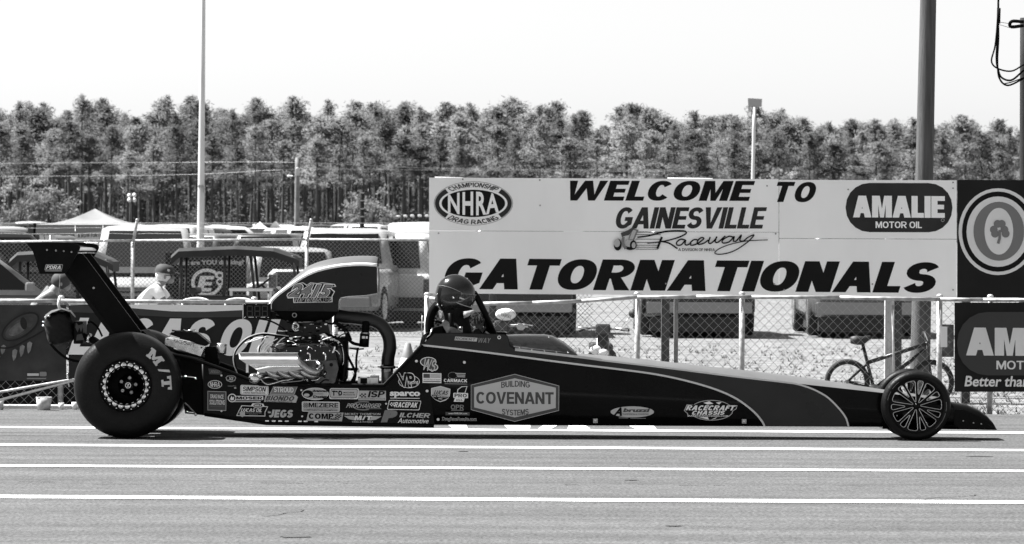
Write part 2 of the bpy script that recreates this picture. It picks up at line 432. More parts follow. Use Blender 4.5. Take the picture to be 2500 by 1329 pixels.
sheet('ground', [-40, 0, 20, 37, 45, 62, 80, 110, 150, 200, 260, 330, 600, 2000, 5000], -2500, 2500, lambda y: gz(y) - .03, GRASS, 20)

# asphalt with aggregate speckle
def asphalt_material():
    m = bpy.data.materials.new('asphalt'); m.use_nodes = True; t = m.node_tree; b = t.nodes['Principled BSDF']
    tc = t.nodes.new('ShaderNodeTexCoord')
    def noise(sc, st, det=3):
        mp = t.nodes.new('ShaderNodeMapping'); mp.inputs['Scale'].default_value = st
        n = t.nodes.new('ShaderNodeTexNoise'); n.inputs['Scale'].default_value = sc; n.inputs['Detail'].default_value = det
        t.links.new(tc.outputs['Object'], mp.inputs['Vector']); t.links.new(mp.outputs['Vector'], n.inputs['Vector']); return n.outputs['Fac']
    def rng(s, a, b_, c, d):
        r = t.nodes.new('ShaderNodeMapRange'); r.inputs['From Min'].default_value = a; r.inputs['From Max'].default_value = b_
        r.inputs['To Min'].default_value = c; r.inputs['To Max'].default_value = d; t.links.new(s, r.inputs['Value']); return r.outputs['Result']
    def mul(a, b_):
        q = t.nodes.new('ShaderNodeMath'); q.operation = 'MULTIPLY'; t.links.new(a, q.inputs[0]); t.links.new(b_, q.inputs[1]); return q.outputs[0]
    grit = rng(noise(48, (1, .42, 1), 7), .36, .64, .66, 1.34)        # stones, worn along the lane
    fine = rng(noise(9, (1, .55, 1), 8), .35, .65, .90, 1.10)
    big = rng(noise(.5, (.8, 2.2, 1), 6), .35, .65, .86, 1.10)        # old patches
    strk = rng(noise(.9, (.045, 3.2, 1), 6), .38, .66, 1.10, .80)       # tyre-worn streaks
    base = t.nodes.new('ShaderNodeValue'); base.outputs[0].default_value = .079
    col = mul(mul(mul(mul(base.outputs[0], grit), fine), big), strk)
    t.links.new(col, b.inputs['Base Color']); b.inputs['Roughness'].default_value = .88; b.inputs['Specular IOR Level'].default_value = .25
    bp = t.nodes.new('ShaderNodeBump'); bp.inputs['Strength'].default_value = .6; bp.inputs['Distance'].default_value = .006
    t.links.new(noise(60, (1, .6, 1), 4), bp.inputs['Height']); t.links.new(bp.outputs['Normal'], b.inputs['Normal'])
    return m
ASPH = asphalt_material()
sheet('road', [-30, 10, 20, 26, 32, 37.55], -120, 120, lambda y: 0.0, ASPH, 12)

# painted lane lines, slightly worn, and the painted words the car stands over
PAINT = mat('road_paint', .62, .7, var=.16, scale=5, spec=.3, detail=8)
def wear(m, lo, scale):
    t = m.node_tree; b = t.nodes['Principled BSDF']; old = b.inputs['Base Color'].links[0].from_socket; tc = t.nodes['Texture Coordinate']
    n = t.nodes.new('ShaderNodeTexNoise'); n.inputs['Scale'].default_value = scale; n.inputs['Detail'].default_value = 10; n.inputs['Roughness'].default_value = .75
    t.links.new(tc.outputs['Object'], n.inputs['Vector']); r = t.nodes.new('ShaderNodeMapRange'); r.inputs['From Min'].default_value = .56; r.inputs['From Max'].default_value = .66
    r.inputs['To Min'].default_value = 1.0; r.inputs['To Max'].default_value = lo; t.links.new(n.outputs['Fac'], r.inputs['Value'])
    mu = t.nodes.new('ShaderNodeMath'); mu.operation = 'MULTIPLY'; t.links.new(r.outputs['Result'], mu.inputs[0]); t.links.new(old, mu.inputs[1]); t.links.new(mu.outputs[0], b.inputs['Base Color'])
wear(PAINT, .3, 3.0)
for px0, py0, px1, py1, th in ((0, 1214, 2500, 1228, .29), (0, 1138, 2500, 1151.5, .24), (0, 1087, 2500, 1100.5, .31), (0, 1044, 2500, 1058, .32)):
    mb = MB(); ya, yb = ground_Y(px0, py0), ground_Y(px1, py1); n = 120; vs = []; fs = []
    rnd = random.Random(int(py0))
    for i in range(n + 1):
        x = -60 + 120*i/n; px = 1250 + x*F/ya; y = ya + (yb - ya)*(px)/2500.0
        j = rnd.uniform(-.012, .012); vs += [(x, y - th/2 + j, .004), (x, y + th/2 + rnd.uniform(-.012, .012), .004)]
    fs = [(2*i, 2*i+2, 2*i+3, 2*i+1) for i in range(n)]
    mb.add(vs, fs, PAINT); tag(mb.build('lane_line', flip=False), kind='structure')
mb = MB(); rnd = random.Random(4)
Yw0, Yw1 = ground_Y(1250, 1047.5), ground_Y(1250, 1036)
x = W(1105, 1045, Yw0).x
while x < W(1560, 1045, Yw0).x:
    lw = rnd.uniform(.1, .22)
    if rnd.random() < .75: mb.add([(x, Yw0, .004), (x+lw, Yw0, .004), (x+lw+rnd.uniform(-.1, .1), Yw1, .004), (x+rnd.uniform(-.1, .1), Yw1, .004)], [(0, 1, 2, 3)], PAINT)
    x += lw + rnd.uniform(.05, .16)
tag(mb.build('painted_words', flip=False), kind='structure')
# cracks and tar marks
TAR = mat('tar_mark', .045, .7)
for (px, py, l, th) in ((720, 1311, .10, .10), (1131, 1103, .05, .06), (1645, 1285, .05, .05), (1540, 1173, .06, .04), (2390, 1115, .12, .05)):
    Y = ground_Y(px, py); c = W(px, py, Y); mb = MB(); n = 12
    vs = [(c.x + l*math.cos(2*math.pi*i/n)*random.uniform(.7, 1.1), c.y + th*math.sin(2*math.pi*i/n)*random.uniform(.7, 1.1), .0045) for i in range(n)]
    mb.add(vs, [tuple(range(n))], TAR); tag(mb.build('tar_stain', flip=False), kind='structure')

# broken paving joint and a few hair cracks
rj = random.Random(8); Yj = ground_Y(1250, 1183); mb = MB(); x = -5.0
while x < 5.5:
    l = rj.uniform(.04, .35)
    if rj.random() < .6:
        y = Yj + .012*(x) + rj.uniform(-.03, .03); h_ = rj.uniform(.006, .018); mb.add([(x, y - h_, .0042), (x + l, y - h_*rj.random(), .0042), (x + l, y + h_*rj.random(), .0042), (x, y + h_, .0042)], [(0, 1, 2, 3)], TAR)
    x += l + rj.uniform(.02, .5)
for (px, py, n_) in ((2380, 1208, 9), (640, 1262, 8), (1640, 1284, 5), (350, 1183, 5)):
    Y = ground_Y(px, py); p = W(px, py, Y); q = Vector((p.x, p.y, .0042)); d_ = rj.uniform(0, 6.28)
    for k in range(n_):
        d_ += rj.uniform(-.6, .6); e_ = q + Vector((math.cos(d_)*.07, math.sin(d_)*.09, 0)); nn_ = Vector((-math.sin(d_), math.cos(d_), 0))*.006; mb.add([q - nn_, e_ - nn_, e_ + nn_, q + nn_], [(0, 1, 2, 3)], TAR); q = e_
o = mb.build('pavement_cracks', flip=False); tag(o, kind='structure')
# low concrete kerb at the far edge of the asphalt on the left, and a weedy verge
CONC = mat('weathered_concrete', .42, .85, var=.3, scale=6, bump=.3, bscale=40)
mb = MB(); mb.box((-9, 37.60, -.05), (W(470, 1000, 37.7).x, 37.74, .035), CONC, .01); tag(mb.build('kerb'), kind='structure')

# sparse dry grass standing in the lot
def grass_blades():
    mb = MB(); rnd = random.Random(11); vs = []; fs = []
    BL = mat('dry_grass_blades', .16, .8, var=.4, scale=3, spec=.2, backlit=.25)
    for _ in range(3600):
        Y = 37.9 + (rnd.random()**1.7)*26
        x = rnd.uniform(-5.6, 6.2)*Y/38; h = rnd.uniform(-.01, .030)*(1.5 if rnd.random() < .06 else 1)
        for k in range(3):
            a = rnd.uniform(0, 6.28); dx, dy = math.cos(a)*.012, math.sin(a)*.012; lx, ly = rnd.uniform(-.05, .05), rnd.uniform(-.05, .05)
            o = len(vs); vs += [(x-dx, Y-dy, -.03), (x+dx, Y+dy, -.03), (x+lx, Y+ly, h)]; fs.append((o, o+1, o+2))
            x += rnd.uniform(-.04, .04)
    mb.add(vs, fs, BL); o = mb.build('grass', flip=False); tag(o, 'short dry pale grass of the lot behind the low fence', 'grass', kind='stuff')
grass_blades()

# ------------------------------------------------------------------ chain-link
WIRE = mat('fence_wire', .30, .5, metal=.3, var=.2, scale=30)
WIRED = mat('weathered_fence_wire', .22, .6, metal=.2, var=.3, scale=30)
RAILM = mat('galvanised_rail', .36, .5, metal=.25, var=.4, scale=14)
def mesh_panel(name, parent, x0, x1, z0, ztop, Y, pitch, r, m, label=None):
    if x1 <= x0: return
    """woven wire: two families of slanting wires clipped under the rail"""
    mb = MB(); h = max(ztop(x0), ztop(x1), ztop((x0+x1)/2)) - z0; vs = []; fs = []
    for fam in (1, -1):
        k0 = int((x0 - h)/pitch) - 1; k1 = int((x1 + h)/pitch) + 1; y = Y + fam*r
        for k in range(k0, k1 + 1):
            bx = k*pitch; N = 10; seg = []
            # sample the wire and keep the part inside the panel
            lo = None; hi = None
            for i in range(61):
                z = z0 + h*i/60; x = bx + fam*(z - z0)
                ok = x0 <= x <= x1 and z <= ztop(x)
                if ok:
                    if lo is None: lo = z
                    hi = z
            if lo is None or hi - lo < .03: continue
            a = Vector((bx + fam*(lo - z0), y, lo)); b = Vector((bx + fam*(hi - z0), y, hi)); d = (b-a).normalized()
            p = Vector((0, 1, 0)); q = d.cross(p); o = len(vs)
            for c in (a, b):
                for t in (0, 2.094, 4.189): vs.append(c + p*(math.cos(t)*r) + q*(math.sin(t)*r))
            fs += [(o, o+1, o+4, o+3), (o+1, o+2, o+5, o+4), (o+2, o, o+3, o+5)]
    mb.add(vs, fs, m); o = mb.build(name, parent, flip=False); o['kind'] = 'stuff'
    if label: o['label'] = label
    return o

# --- the low fence by the asphalt
YF = 38.0
for part_, rail_px, posts_, lb_ in ((0, [(-260, 733), (0, 734.5), (148, 735), (600, 738), (820, 740)], (-150, 148, 620, 818), 'waist-high chain-link fence carrying the dark banners at left'), (1, [(1041, 727), (1048, 729), (1180, 742), (1300, 740), (1420, 735.5), (1556, 726), (1700, 725), (1835, 725.5), (2050, 727), (2296, 731.5), (2400, 732.5), (2760, 734)], (1043, 1556, 1813, 2296, 2420), 'waist-high chain-link fence with bent pale top rail, right of the driver')):
  fence = thing('low_fence', lb_, 'fence', W(1250, 1000, YF).xyz)
  pts = [W(a, b, YF) for a, b in rail_px]
  for a, b in zip(rail_px, rail_px[1:]):
      mb = MB(); mb.tube([W(a[0], a[1], YF), W(b[0], b[1], YF)], .019, RAILM, 10); mb.build('top_rail', fence)
  railz = [(p.x, p.z) for p in pts]
  ztop_low = lambda x: interp(railz, x) - .005
  mesh_panel('chain_link_mesh', fence, pts[0].x, pts[-1].x, -.02, ztop_low, YF + .03, .088, .0019, WIRE)
  for px in posts_:
      top = W(px, interp(rail_px, px) - 8, YF); mb = MB()
      mb.tube([(top.x, YF + .06, -.1), (top.x + (0 if px != 1556 else .01), YF + .06, top.z)], .027, GALV, 12)
      mb.ball((top.x, YF + .06, top.z), .032, GALV, 10, (1, 1, .7)); mb.build('fence_post', fence)
# tension band on the leaning post behind the bicycle
mb = MB(); mb.tube([W(2180, 745, YF), W(2184, 1000, YF)], .012, RAILM, 8); mb.build('tension_bar', fence)

# ------------------------------------------------------------------ the big welcome board
YS = 41.0
PANEL = mat('white_board_paint', .86, .55, var=.09, scale=.9, detail=9, stretch=(1, 1, .4), spec=.3, bump=.03, bscale=3)
BLKP = mat('black_sign_paint', .006, .55, spec=.12, var=.4, scale=1.5)
DGP = mat('charcoal_sign_paint', .030, .55, spec=.12, var=.3, scale=2)
board = thing('welcome_board', 'long pale board welcoming people to the raceway, held above the low fence', 'sign', W(1690, 980, YS).xyz)
def board_panel(quad, name='panel', m=PANEL, th=.018, Y=YS):
    P = [W(a, b, Y) for a, b in quad]; mb = MB(); mb.prism(P, (0, th, 0), m); return mb.build(name, board)
board_panel([(1048, 434), (1901.5, 438), (1901.5, 567), (1048, 563.4)])
board_panel([(1048, 564.2), (1901.5, 567.8), (1901.5, 723), (1048, 716.5)])
board_panel([(1903, 439.5), (2336, 440.5), (2336, 584), (1903, 582)])
board_panel([(1903, 583), (2336, 585), (2335, 726.5), (1903, 723.5)])
# warped second skin lifting at the top edge
for (a, b, c) in ((1062, 1130, 431.2), (1630, 1740, 433.0)):
    mb = MB(); mb.prism([W(a, c, YS+.02), W(b, c+2.5, YS+.02), W(b, c+9, YS+.02), W(a, c+8, YS+.02)], (0, .012, 0), PANEL); mb.build('lifted_edge', board)
lay = Print(YS, .0012, .002)
SL = .0056
lay = Print(YS, .0012, .002); lay.heavy('WELCOME', 1376, 441.5, 1844, 490, BLKP, .30, .205, .08, sh=16, sl=.002); lay.build('lettering', board)
lay = Print(YS, .0012, .002); lay.heavy('TO', 1884, 444, 1999, 493.5, BLKP, .30, .205, .16, sh=16, sl=.008); lay.build('lettering', board)
lay = Print(YS, .0012, .002); lay.heavy('GAINESVILLE', 1499, 506.5, 1873, 558.5, DGP, .27, .18, .05, sh=12, sl=.0); lay.build('lettering', board)
lay = Print(YS, .0012, .002); lay.heavy('GATORNATIONALS', 1076, 630.5, 2301, 705.5, BLKP, .325, .215, .045, sh=24, sl=.0085); lay.build('lettering', board)
# script word with its underline swash and speed lines
lay = Print(YS, .0012, .004)
ox, oy, k = 1480, 420, 520/2160
def zz(pts): return [(ox + a*k, oy + b*k) for a, b in pts]
for y in (612, 636, 682, 716, 744, 764, 784):
    lay.stroke(zz([(300, y), (560 - (y-600)*.18, y + 1)]), 1.3, DGP)
lay.stroke(zz([(318, 664), (420, 650), (480, 636), (600, 606), (740, 598), (806, 606), (800, 634), (700, 676), (560, 708), (418, 724)]), lambda t: 4.2 - 2.2*abs(t-.35), BLKP, 6)
lay.stroke(zz([(566, 660), (548, 706), (520, 780)]), lambda t: 5.2, BLKP, 5)
lay.stroke(zz([(560, 704), (640, 724), (724, 778)]), 3.6, BLKP, 5)
lay.stroke(zz([(800, 690), (756, 684), (716, 714), (722, 742), (764, 738), (806, 692), (800, 730), (820, 742), (866, 720)]), 3.4, BLKP, 5)
lay.stroke(zz([(930, 690), (892, 688), (852, 722), (866, 744), (916, 732), (966, 700), (992, 674), (962, 668), (926, 704), (936, 734), (990, 724), (1040, 690)]), 3.4, BLKP, 5)
lay.stroke(zz([(1056, 660), (1040, 712), (1060, 726), (1104, 690), (1124, 656), (1106, 706), (1134, 714), (1184, 672), (1210, 650)]), 3.4, BLKP, 5)
lay.stroke(zz([(1290, 662), (1244, 654), (1180, 694), (1190, 722), (1250, 708), (1300, 656), (1290, 700), (1320, 704)]), 3.4, BLKP, 5)
lay.stroke(zz([(1320, 704), (1372, 640), (1356, 694), (1394, 700), (1440, 664), (1500, 640), (1430, 716), (1300, 800), (1180, 834), (1104, 826), (1140, 784), (1250, 738), (1400, 704), (1530, 694), (1640, 690)]), lambda t: 3.6 - 1.6*t, BLKP, 6)
lay.text('A DIVISION OF NHRA', *[zz([(732, 772)])[0][0], zz([(732, 774)])[0][1]], zz([(1104, 800)])[0][0], zz([(1104, 802)])[0][1], BLKP, .03)
# little line drawing of a rail car beside the script
for (cx, cy, rx, ry) in ((118, 738, 40, 60), (244, 738, 66, 56)):
    lay.ell(*zz([(cx, cy)])[0], rx*k, ry*k, BLKP); lay.ell(*zz([(cx-8, cy-16)])[0], rx*k*.8, ry*k*.7, VLG)
lay.ell(*zz([(276, 742)])[0], 34*k, 46*k, BLKP); lay.ell(*zz([(280, 744)])[0], 20*k, 30*k, VLG)
lay.poly(zz([(224, 690), (262, 572), (330, 588), (286, 690)]), VMG); lay.poly(zz([(236, 684), (270, 586), (308, 596), (272, 684)]), VLG)
lay.poly(zz([(148, 620), (226, 590), (270, 560), (286, 576), (232, 640), (160, 660)]), VDG); lay.stroke(zz([(176, 660), (170, 720), (200, 780)]), 7, VMG, 4)
lay.build('lettering', board)
# oval badge
lay = Print(YS, .0012, .002)
cx, cy = 1156, 497
def oval_badge(lay, cx, cy, rx, ry, full=True):
    lay.ell(cx, cy, rx, ry, VLG); lay.ell(cx, cy, rx*.965, ry*.95, DGP)
    top = _arc(cx, cy, rx*.97, ry*.97, -137, -43, 24); top2 = _arc(cx, cy, rx*.86, ry*.70, -43, -137, 24)
    lay.poly(top + top2, PANEL); bot = _arc(cx, cy, rx*.97, ry*.97, 137, 43, 24); bot2 = _arc(cx, cy, rx*.86, ry*.70, 43, 137, 24)
    lay.poly(bot + bot2, PANEL)
    lay.ell(cx, cy, rx*.86, ry*.70, PANEL); lay.ell(cx, cy, rx*.80, ry*.62, BLKP)
    def bulge(x, y, a, b):
        dx = (x - cx)/(rx*.8); return x, cy + (y - cy)*math.sqrt(max(.12, 1 - dx*dx*.8))
    lay.text('NHRA', cx - rx*.64, cy - ry*.54, cx + rx*.64, cy + ry*.54, PANEL, .028, sl=0, space=1.15, warp=bulge)
    if full:
        def arch(up):
            def f(x, y, a, b):
                th = (a - .5)*R(86); rr = .74 + .20*b if up else .94 - .20*b
                return cx + rx*.98*rr*1.02*math.sin(th)*1.04, cy + (-1 if up else 1)*ry*rr*math.cos(th)
            return f
        lay.text('CHAMPIONSHIP', 0, 0, 1, 1, DGP, .035, sl=0, space=1.1, warp=arch(True))
        lay.text('DRAG RACING', 0, 0, 1, 1, DGP, .035, sl=0, space=1.2, warp=arch(False))
oval_badge(lay, cx, cy, 97, 54)
lay.build('oval_badge', board, 'dark oval racing badge on the pale board')
# capsule oil badge
lay = Print(YS, .0012, .002)
lay.rect(2065, 447, 2325.5, 567, DGP, 58, sl=.002)
lay.heavy('AMALIE', 2083, 478, 2307, 531, PANEL, .33, .22, .035, sl=.006)
lay.text('MOTOR OIL', 2138, 541, 2251, 557, PANEL, .04, sl=.004)
lay.ell(2302, 538, 4, 4, VLG, hole=1)
lay.build('oil_badge', board, 'dark capsule badge with pale block letters')
# screws
mb = MB()
for a, b in ((1130, 438), (1318, 440), (1071, 570), (1319, 502), (1873, 454), (1894, 571), (1626, 693), (1891, 694), (1915, 708), (2071, 463), (2327, 460), (2130, 694), (2327, 708), (2327, 446)):
    mb.disc(W(a, b, YS), (0, -1, 0), .009, .006, STEEL, 8)
mb.build('screw', board)
POSTW = mat('weathered_timber', .20, .85, var=.35, scale=6, stretch=(6, 6, .6), bump=.3, bscale=30)
POSTL = mat('pale_timber', .42, .85, var=.2, scale=6, stretch=(6, 6, .6), bump=.3, bscale=30)
POSTD = mat('dark_timber', .06, .8, var=.4, scale=6, stretch=(6, 6, .6), bump=.3, bscale=30)
for (a, b, m, yo) in ((1617, 1637, POSTD, .03), (1648, 1658, POSTW, .10), (1196, 1214, POSTD, .03), (2163, 2186, POSTL, .03), (2186.5, 2204, POSTD, .06)):
    p, q = W(a, 440, YS + yo), W(b, 440, YS + yo); mb = MB(); mb.box((p.x, YS + yo, -.3), (q.x, YS + yo + .09, W(a, 446, YS).z), m, .004); mb.build('post', board)
# --- board at right with the big ringed letter
rb = thing('dark_board', 'dark board with a big ringed letter and clover leaf, right of the pale board', 'sign', W(2420, 980, YS).xyz)
P = [W(a, b, YS) for a, b in ((2338, 439.5), (2900, 442), (2900, 729), (2337.5, 727))]
DKB = mat('dark_sign_board', .014, .6, spec=.1, var=.2, scale=2)
mb = MB(); mb.prism(P, (0, .018, 0), DKB); mb.build('panel', rb)
lay = Print(YS, .0012, .002)
cx, cy = 2437, 566
EMB = M('emblem_pale', .66, .5, var=.06, scale=2); EMM = M('emblem_mid', .15, .5)
lay.ell(cx, cy, 96.5, 106, EMB); lay.ell(cx + 130, cy + 10, 78, 108, EMB)
lay.ell(cx, cy, 88, 98, BLKP); lay.ell(cx + 130, cy + 10, 70, 100, BLKP)
lay.ell(cx, cy, 77, 86, EMB); lay.ell(cx + 130, cy + 10, 58, 88, EMB)
lay.ell(cx + 2, cy - 1, 62, 72, EMM); lay.ell(cx + 2, cy - 1, 35, 57, EMB)
for (dx, dy) in ((-13, 4), (13, 4), (0, -15)):
    for e in (-5, 5): lay.ell(cx + 4 + dx + (e if dx == 0 else e*.3), cy - 4 + dy + (e if dx else 0), 9.5, 9.5, EMM)
lay.stroke([(cx + 4, cy - 4), (cx + 4, cy + 16), (cx, cy + 29)], 6.5, EMM)
lay.build('letter_badge', rb)
mb = MB(); p = W(2700, 440, YS+.03); mb.box((p.x, YS+.02, -.3), (p.x+.09, YS+.11, p.z), POSTD, .004); mb.build('post', rb)
p = W(2350, 440, YS+.03); mb = MB(); mb.box((p.x, YS+.02, -.3), (p.x+.09, YS+.11, p.z), POSTD, .004); mb.build('post', rb)

# ------------------------------------------------------------------ banners tied on the low fence
def wavy(name, parent, x0, x1, ytop, ybot, Y, m, nx=28, nz=8, amp=.012, seed=1):
    """hanging cloth between pixel columns, top and bottom edges given as functions of px"""
    rnd = random.Random(seed); ph = [rnd.uniform(0, 6.28) for _ in range(6)]; mb = MB(); vs = []; fs = []
    for i in range(nx + 1):
        px = x0 + (x1 - x0)*i/nx
        for j in range(nz + 1):
            py = ytop(px) + (ybot(px) - ytop(px))*j/nz
            d = amp*(math.sin(px*.021 + ph[0]) + .6*math.sin(px*.047 + py*.03 + ph[1]) + .5*math.sin(py*.06 + ph[2]))
            vs.append(W(px, py, Y) + Vector((0, d*.5, 0)))
    for i in range(nx):
        for j in range(nz): a = i*(nz+1)+j; fs.append((a, a+1, a+nz+2, a+nz+1))
    n = len(vs); mb.add(vs + [v + Vector((0, .004, 0)) for v in vs], fs + [tuple(n + q for q in reversed(f)) for f in fs], m, True)
    return mb.build(name, parent, flip=False)
YB = YF - .035
BAN = mat('dark_banner_vinyl', .015, .5, spec=.15, var=.25, scale=2.5)
BANT = mat('banner_top_band', .036, .5, spec=.3, var=.2, scale=2.5)
bn = thing('block_letter_banner', 'long dark banner with big white slanted oil company letters, behind the engine', 'banner', W(430, 1000, YB).xyz)
tope = lambda px: interp([(168, 746), (215, 744), (320, 752), (420, 760), (500, 761), (600, 757), (700, 750), (860, 748)], px)
wavy('cloth', bn, 168, 720, tope, lambda px: interp([(168, 935), (860, 940)], px), YB, BAN, 40, 8, .010, 3)
lay = Print(YB - .02, .001, .002)
lay.poly([(170, tope(170)+.5), (240, tope(240)+.5), (320, tope(320)+.5), (420, tope(420)+.5), (520, tope(520)+.5), (620, tope(620)+.5), (715, tope(715)+.5), (715, 770), (600, 774), (450, 776), (330, 770), (170, 762)], BANT)
lay.poly([(300, 744), (420, 744.5), (594, 745), (594, 757.5), (500, 761.5), (420, 760.5), (320, 752.5)], VWHT)
lay.heavy('LUCAS OIL', 166, 776, 712, 866, VWHT, .30, .22, .10, sh=30, sl=.008, word=.22)
lay.build('lettering', bn)
lb = thing('creature_banner', 'dark banner with a painted reptile eye and teeth at the left edge', 'banner', W(60, 1000, YB).xyz)
MOT = mat('mottled_banner_print', .024, .5, spec=.3, var=.75, scale=3.2, detail=8)
wavy('cloth', lb, -230, 162, lambda px: 745.0, lambda px: 930.0, YB, MOT, 28, 8, .008, 5)
lay = Print(YB - .02, .001, .002)
def rot_ell(cx, cy, rx, ry, a, n=36):
    c, q = math.cos(R(a)), math.sin(R(a)); return [(cx + rx*math.cos(t)*c - ry*math.sin(t)*q, cy + rx*math.cos(t)*q + ry*math.sin(t)*c) for t in [2*math.pi*i/n for i in range(n)]]
lay.poly(rot_ell(50, 800, 52, 24, -33), MOT); lay.stroke(rot_ell(50, 798, 50, 24, -33) + rot_ell(50, 798, 50, 24, -33)[:1], 4, BAN)
lay.poly(rot_ell(48, 800, 40, 17, -33), M('eye_rim_print', .035, .6, var=.6, scale=12)); lay.poly(rot_ell(44, 803, 26, 12, -33), M('eye_print', .09, .6, var=.5, scale=16)); lay.poly(rot_ell(58, 790, 8, 15, -10), BAN)
for (a, b, h) in ((8, 846, 20), (36, 856, 26), (54, 846, 26), (72, 838, 26), (-6, 870, 18)):
    lay.poly([(a-5, b), (a+1, b-4), (a+7, b), (a+3, b+h*.7), (a-3, b+h), (a-6, b+h*.5)], M('tooth_print', .15, .6, var=.5, scale=14))
lay.stroke([(-40, 842), (20, 850), (70, 828), (120, 800)], 4, BAN, 5)
lay.rect(67, 912, 95, 918, VLG); lay.rect(97, 908, 114, 919, VMG, 3); lay.rect(66, 923, 113, 926, VMG)
lay.build('print', lb)
rbn = thing('oil_banner', 'dark oil banner with pale block letters on the low fence, right edge', 'banner', W(2430, 1000, YB).xyz)
wavy('cloth', rbn, 2331, 2790, lambda px: 739.0, lambda px: 957.0, YB, DKB, 28, 8, .006, 9)
lay = Print(YB - .015, .001, .002)
lay.rect(2337, 762, 2760, 917, M('banner_capsule', .034, .5, spec=.3), 74)
lay.heavy('AMALIE', 2359, 800, 2697, 868, EMB, .33, .22, .035, sl=.008)
lay.text('MOTOR OIL', 2433, 881, 2600, 902, EMB, .03, sl=.006)
lay.text('Better than it has to be.', 2355, 918, 2690, 944, EMB, .02, sh=4, sl=.006)
lay.build('lettering', rbn)
# plastic sheet and label on the fence post beside the banner
tg = MB(); P = [W(a, b, YF - .03) for a, b in ((2296, 797), (2313, 798), (2313, 848), (2297, 848))]; tg.prism(P, (0, .003, 0), VWHT)
tg = tg.build('paper_notice'); tag(tg, 'small white paper notice tied to the fence beside the oil banner', 'notice')
pb = MB(); P = [W(a, b, YF + .09) for a, b in ((2294, 792), (2329, 793), (2329, 872), (2296, 872))]; pb.prism(P, (0, .05, 0), M('grey_box_paint', .11, .6, var=.2, scale=6))
pb.disc(W(2318, 835, YF + .085), (0, -1, 0), .012, .01, STEEL, 8); pb = pb.build('electrical_box'); tag(pb, 'grey electrical box behind the fence post beside the oil banner', 'box')

sc_ = MB(); sc_.prism([W(a, b, YF + .09) for a, b in ((-240, 918), (800, 930), (800, 1004), (-240, 1002))], (0, .006, 0), M('shade_cloth', .012, .9, spec=.05, var=.3, scale=8))
sc_ = sc_.build('shade_cloth'); tag(sc_, 'black shade cloth along the foot of the fence under the banners', 'cloth')
# ================================================================== the dragster
YC = 32.6
def YSD(px): return interp([(0, 32.25), (1385, 32.25), (2200, 32.43), (2440, 32.43)], px)
car = thing('dragster', 'long low black and grey drag racing car with rear wing and tall air scoop', 'race car', (W(1270, 1045, YC).x, YC, 0))
def mir(p): return Vector((p[0], 2*YC - p[1], p[2]))

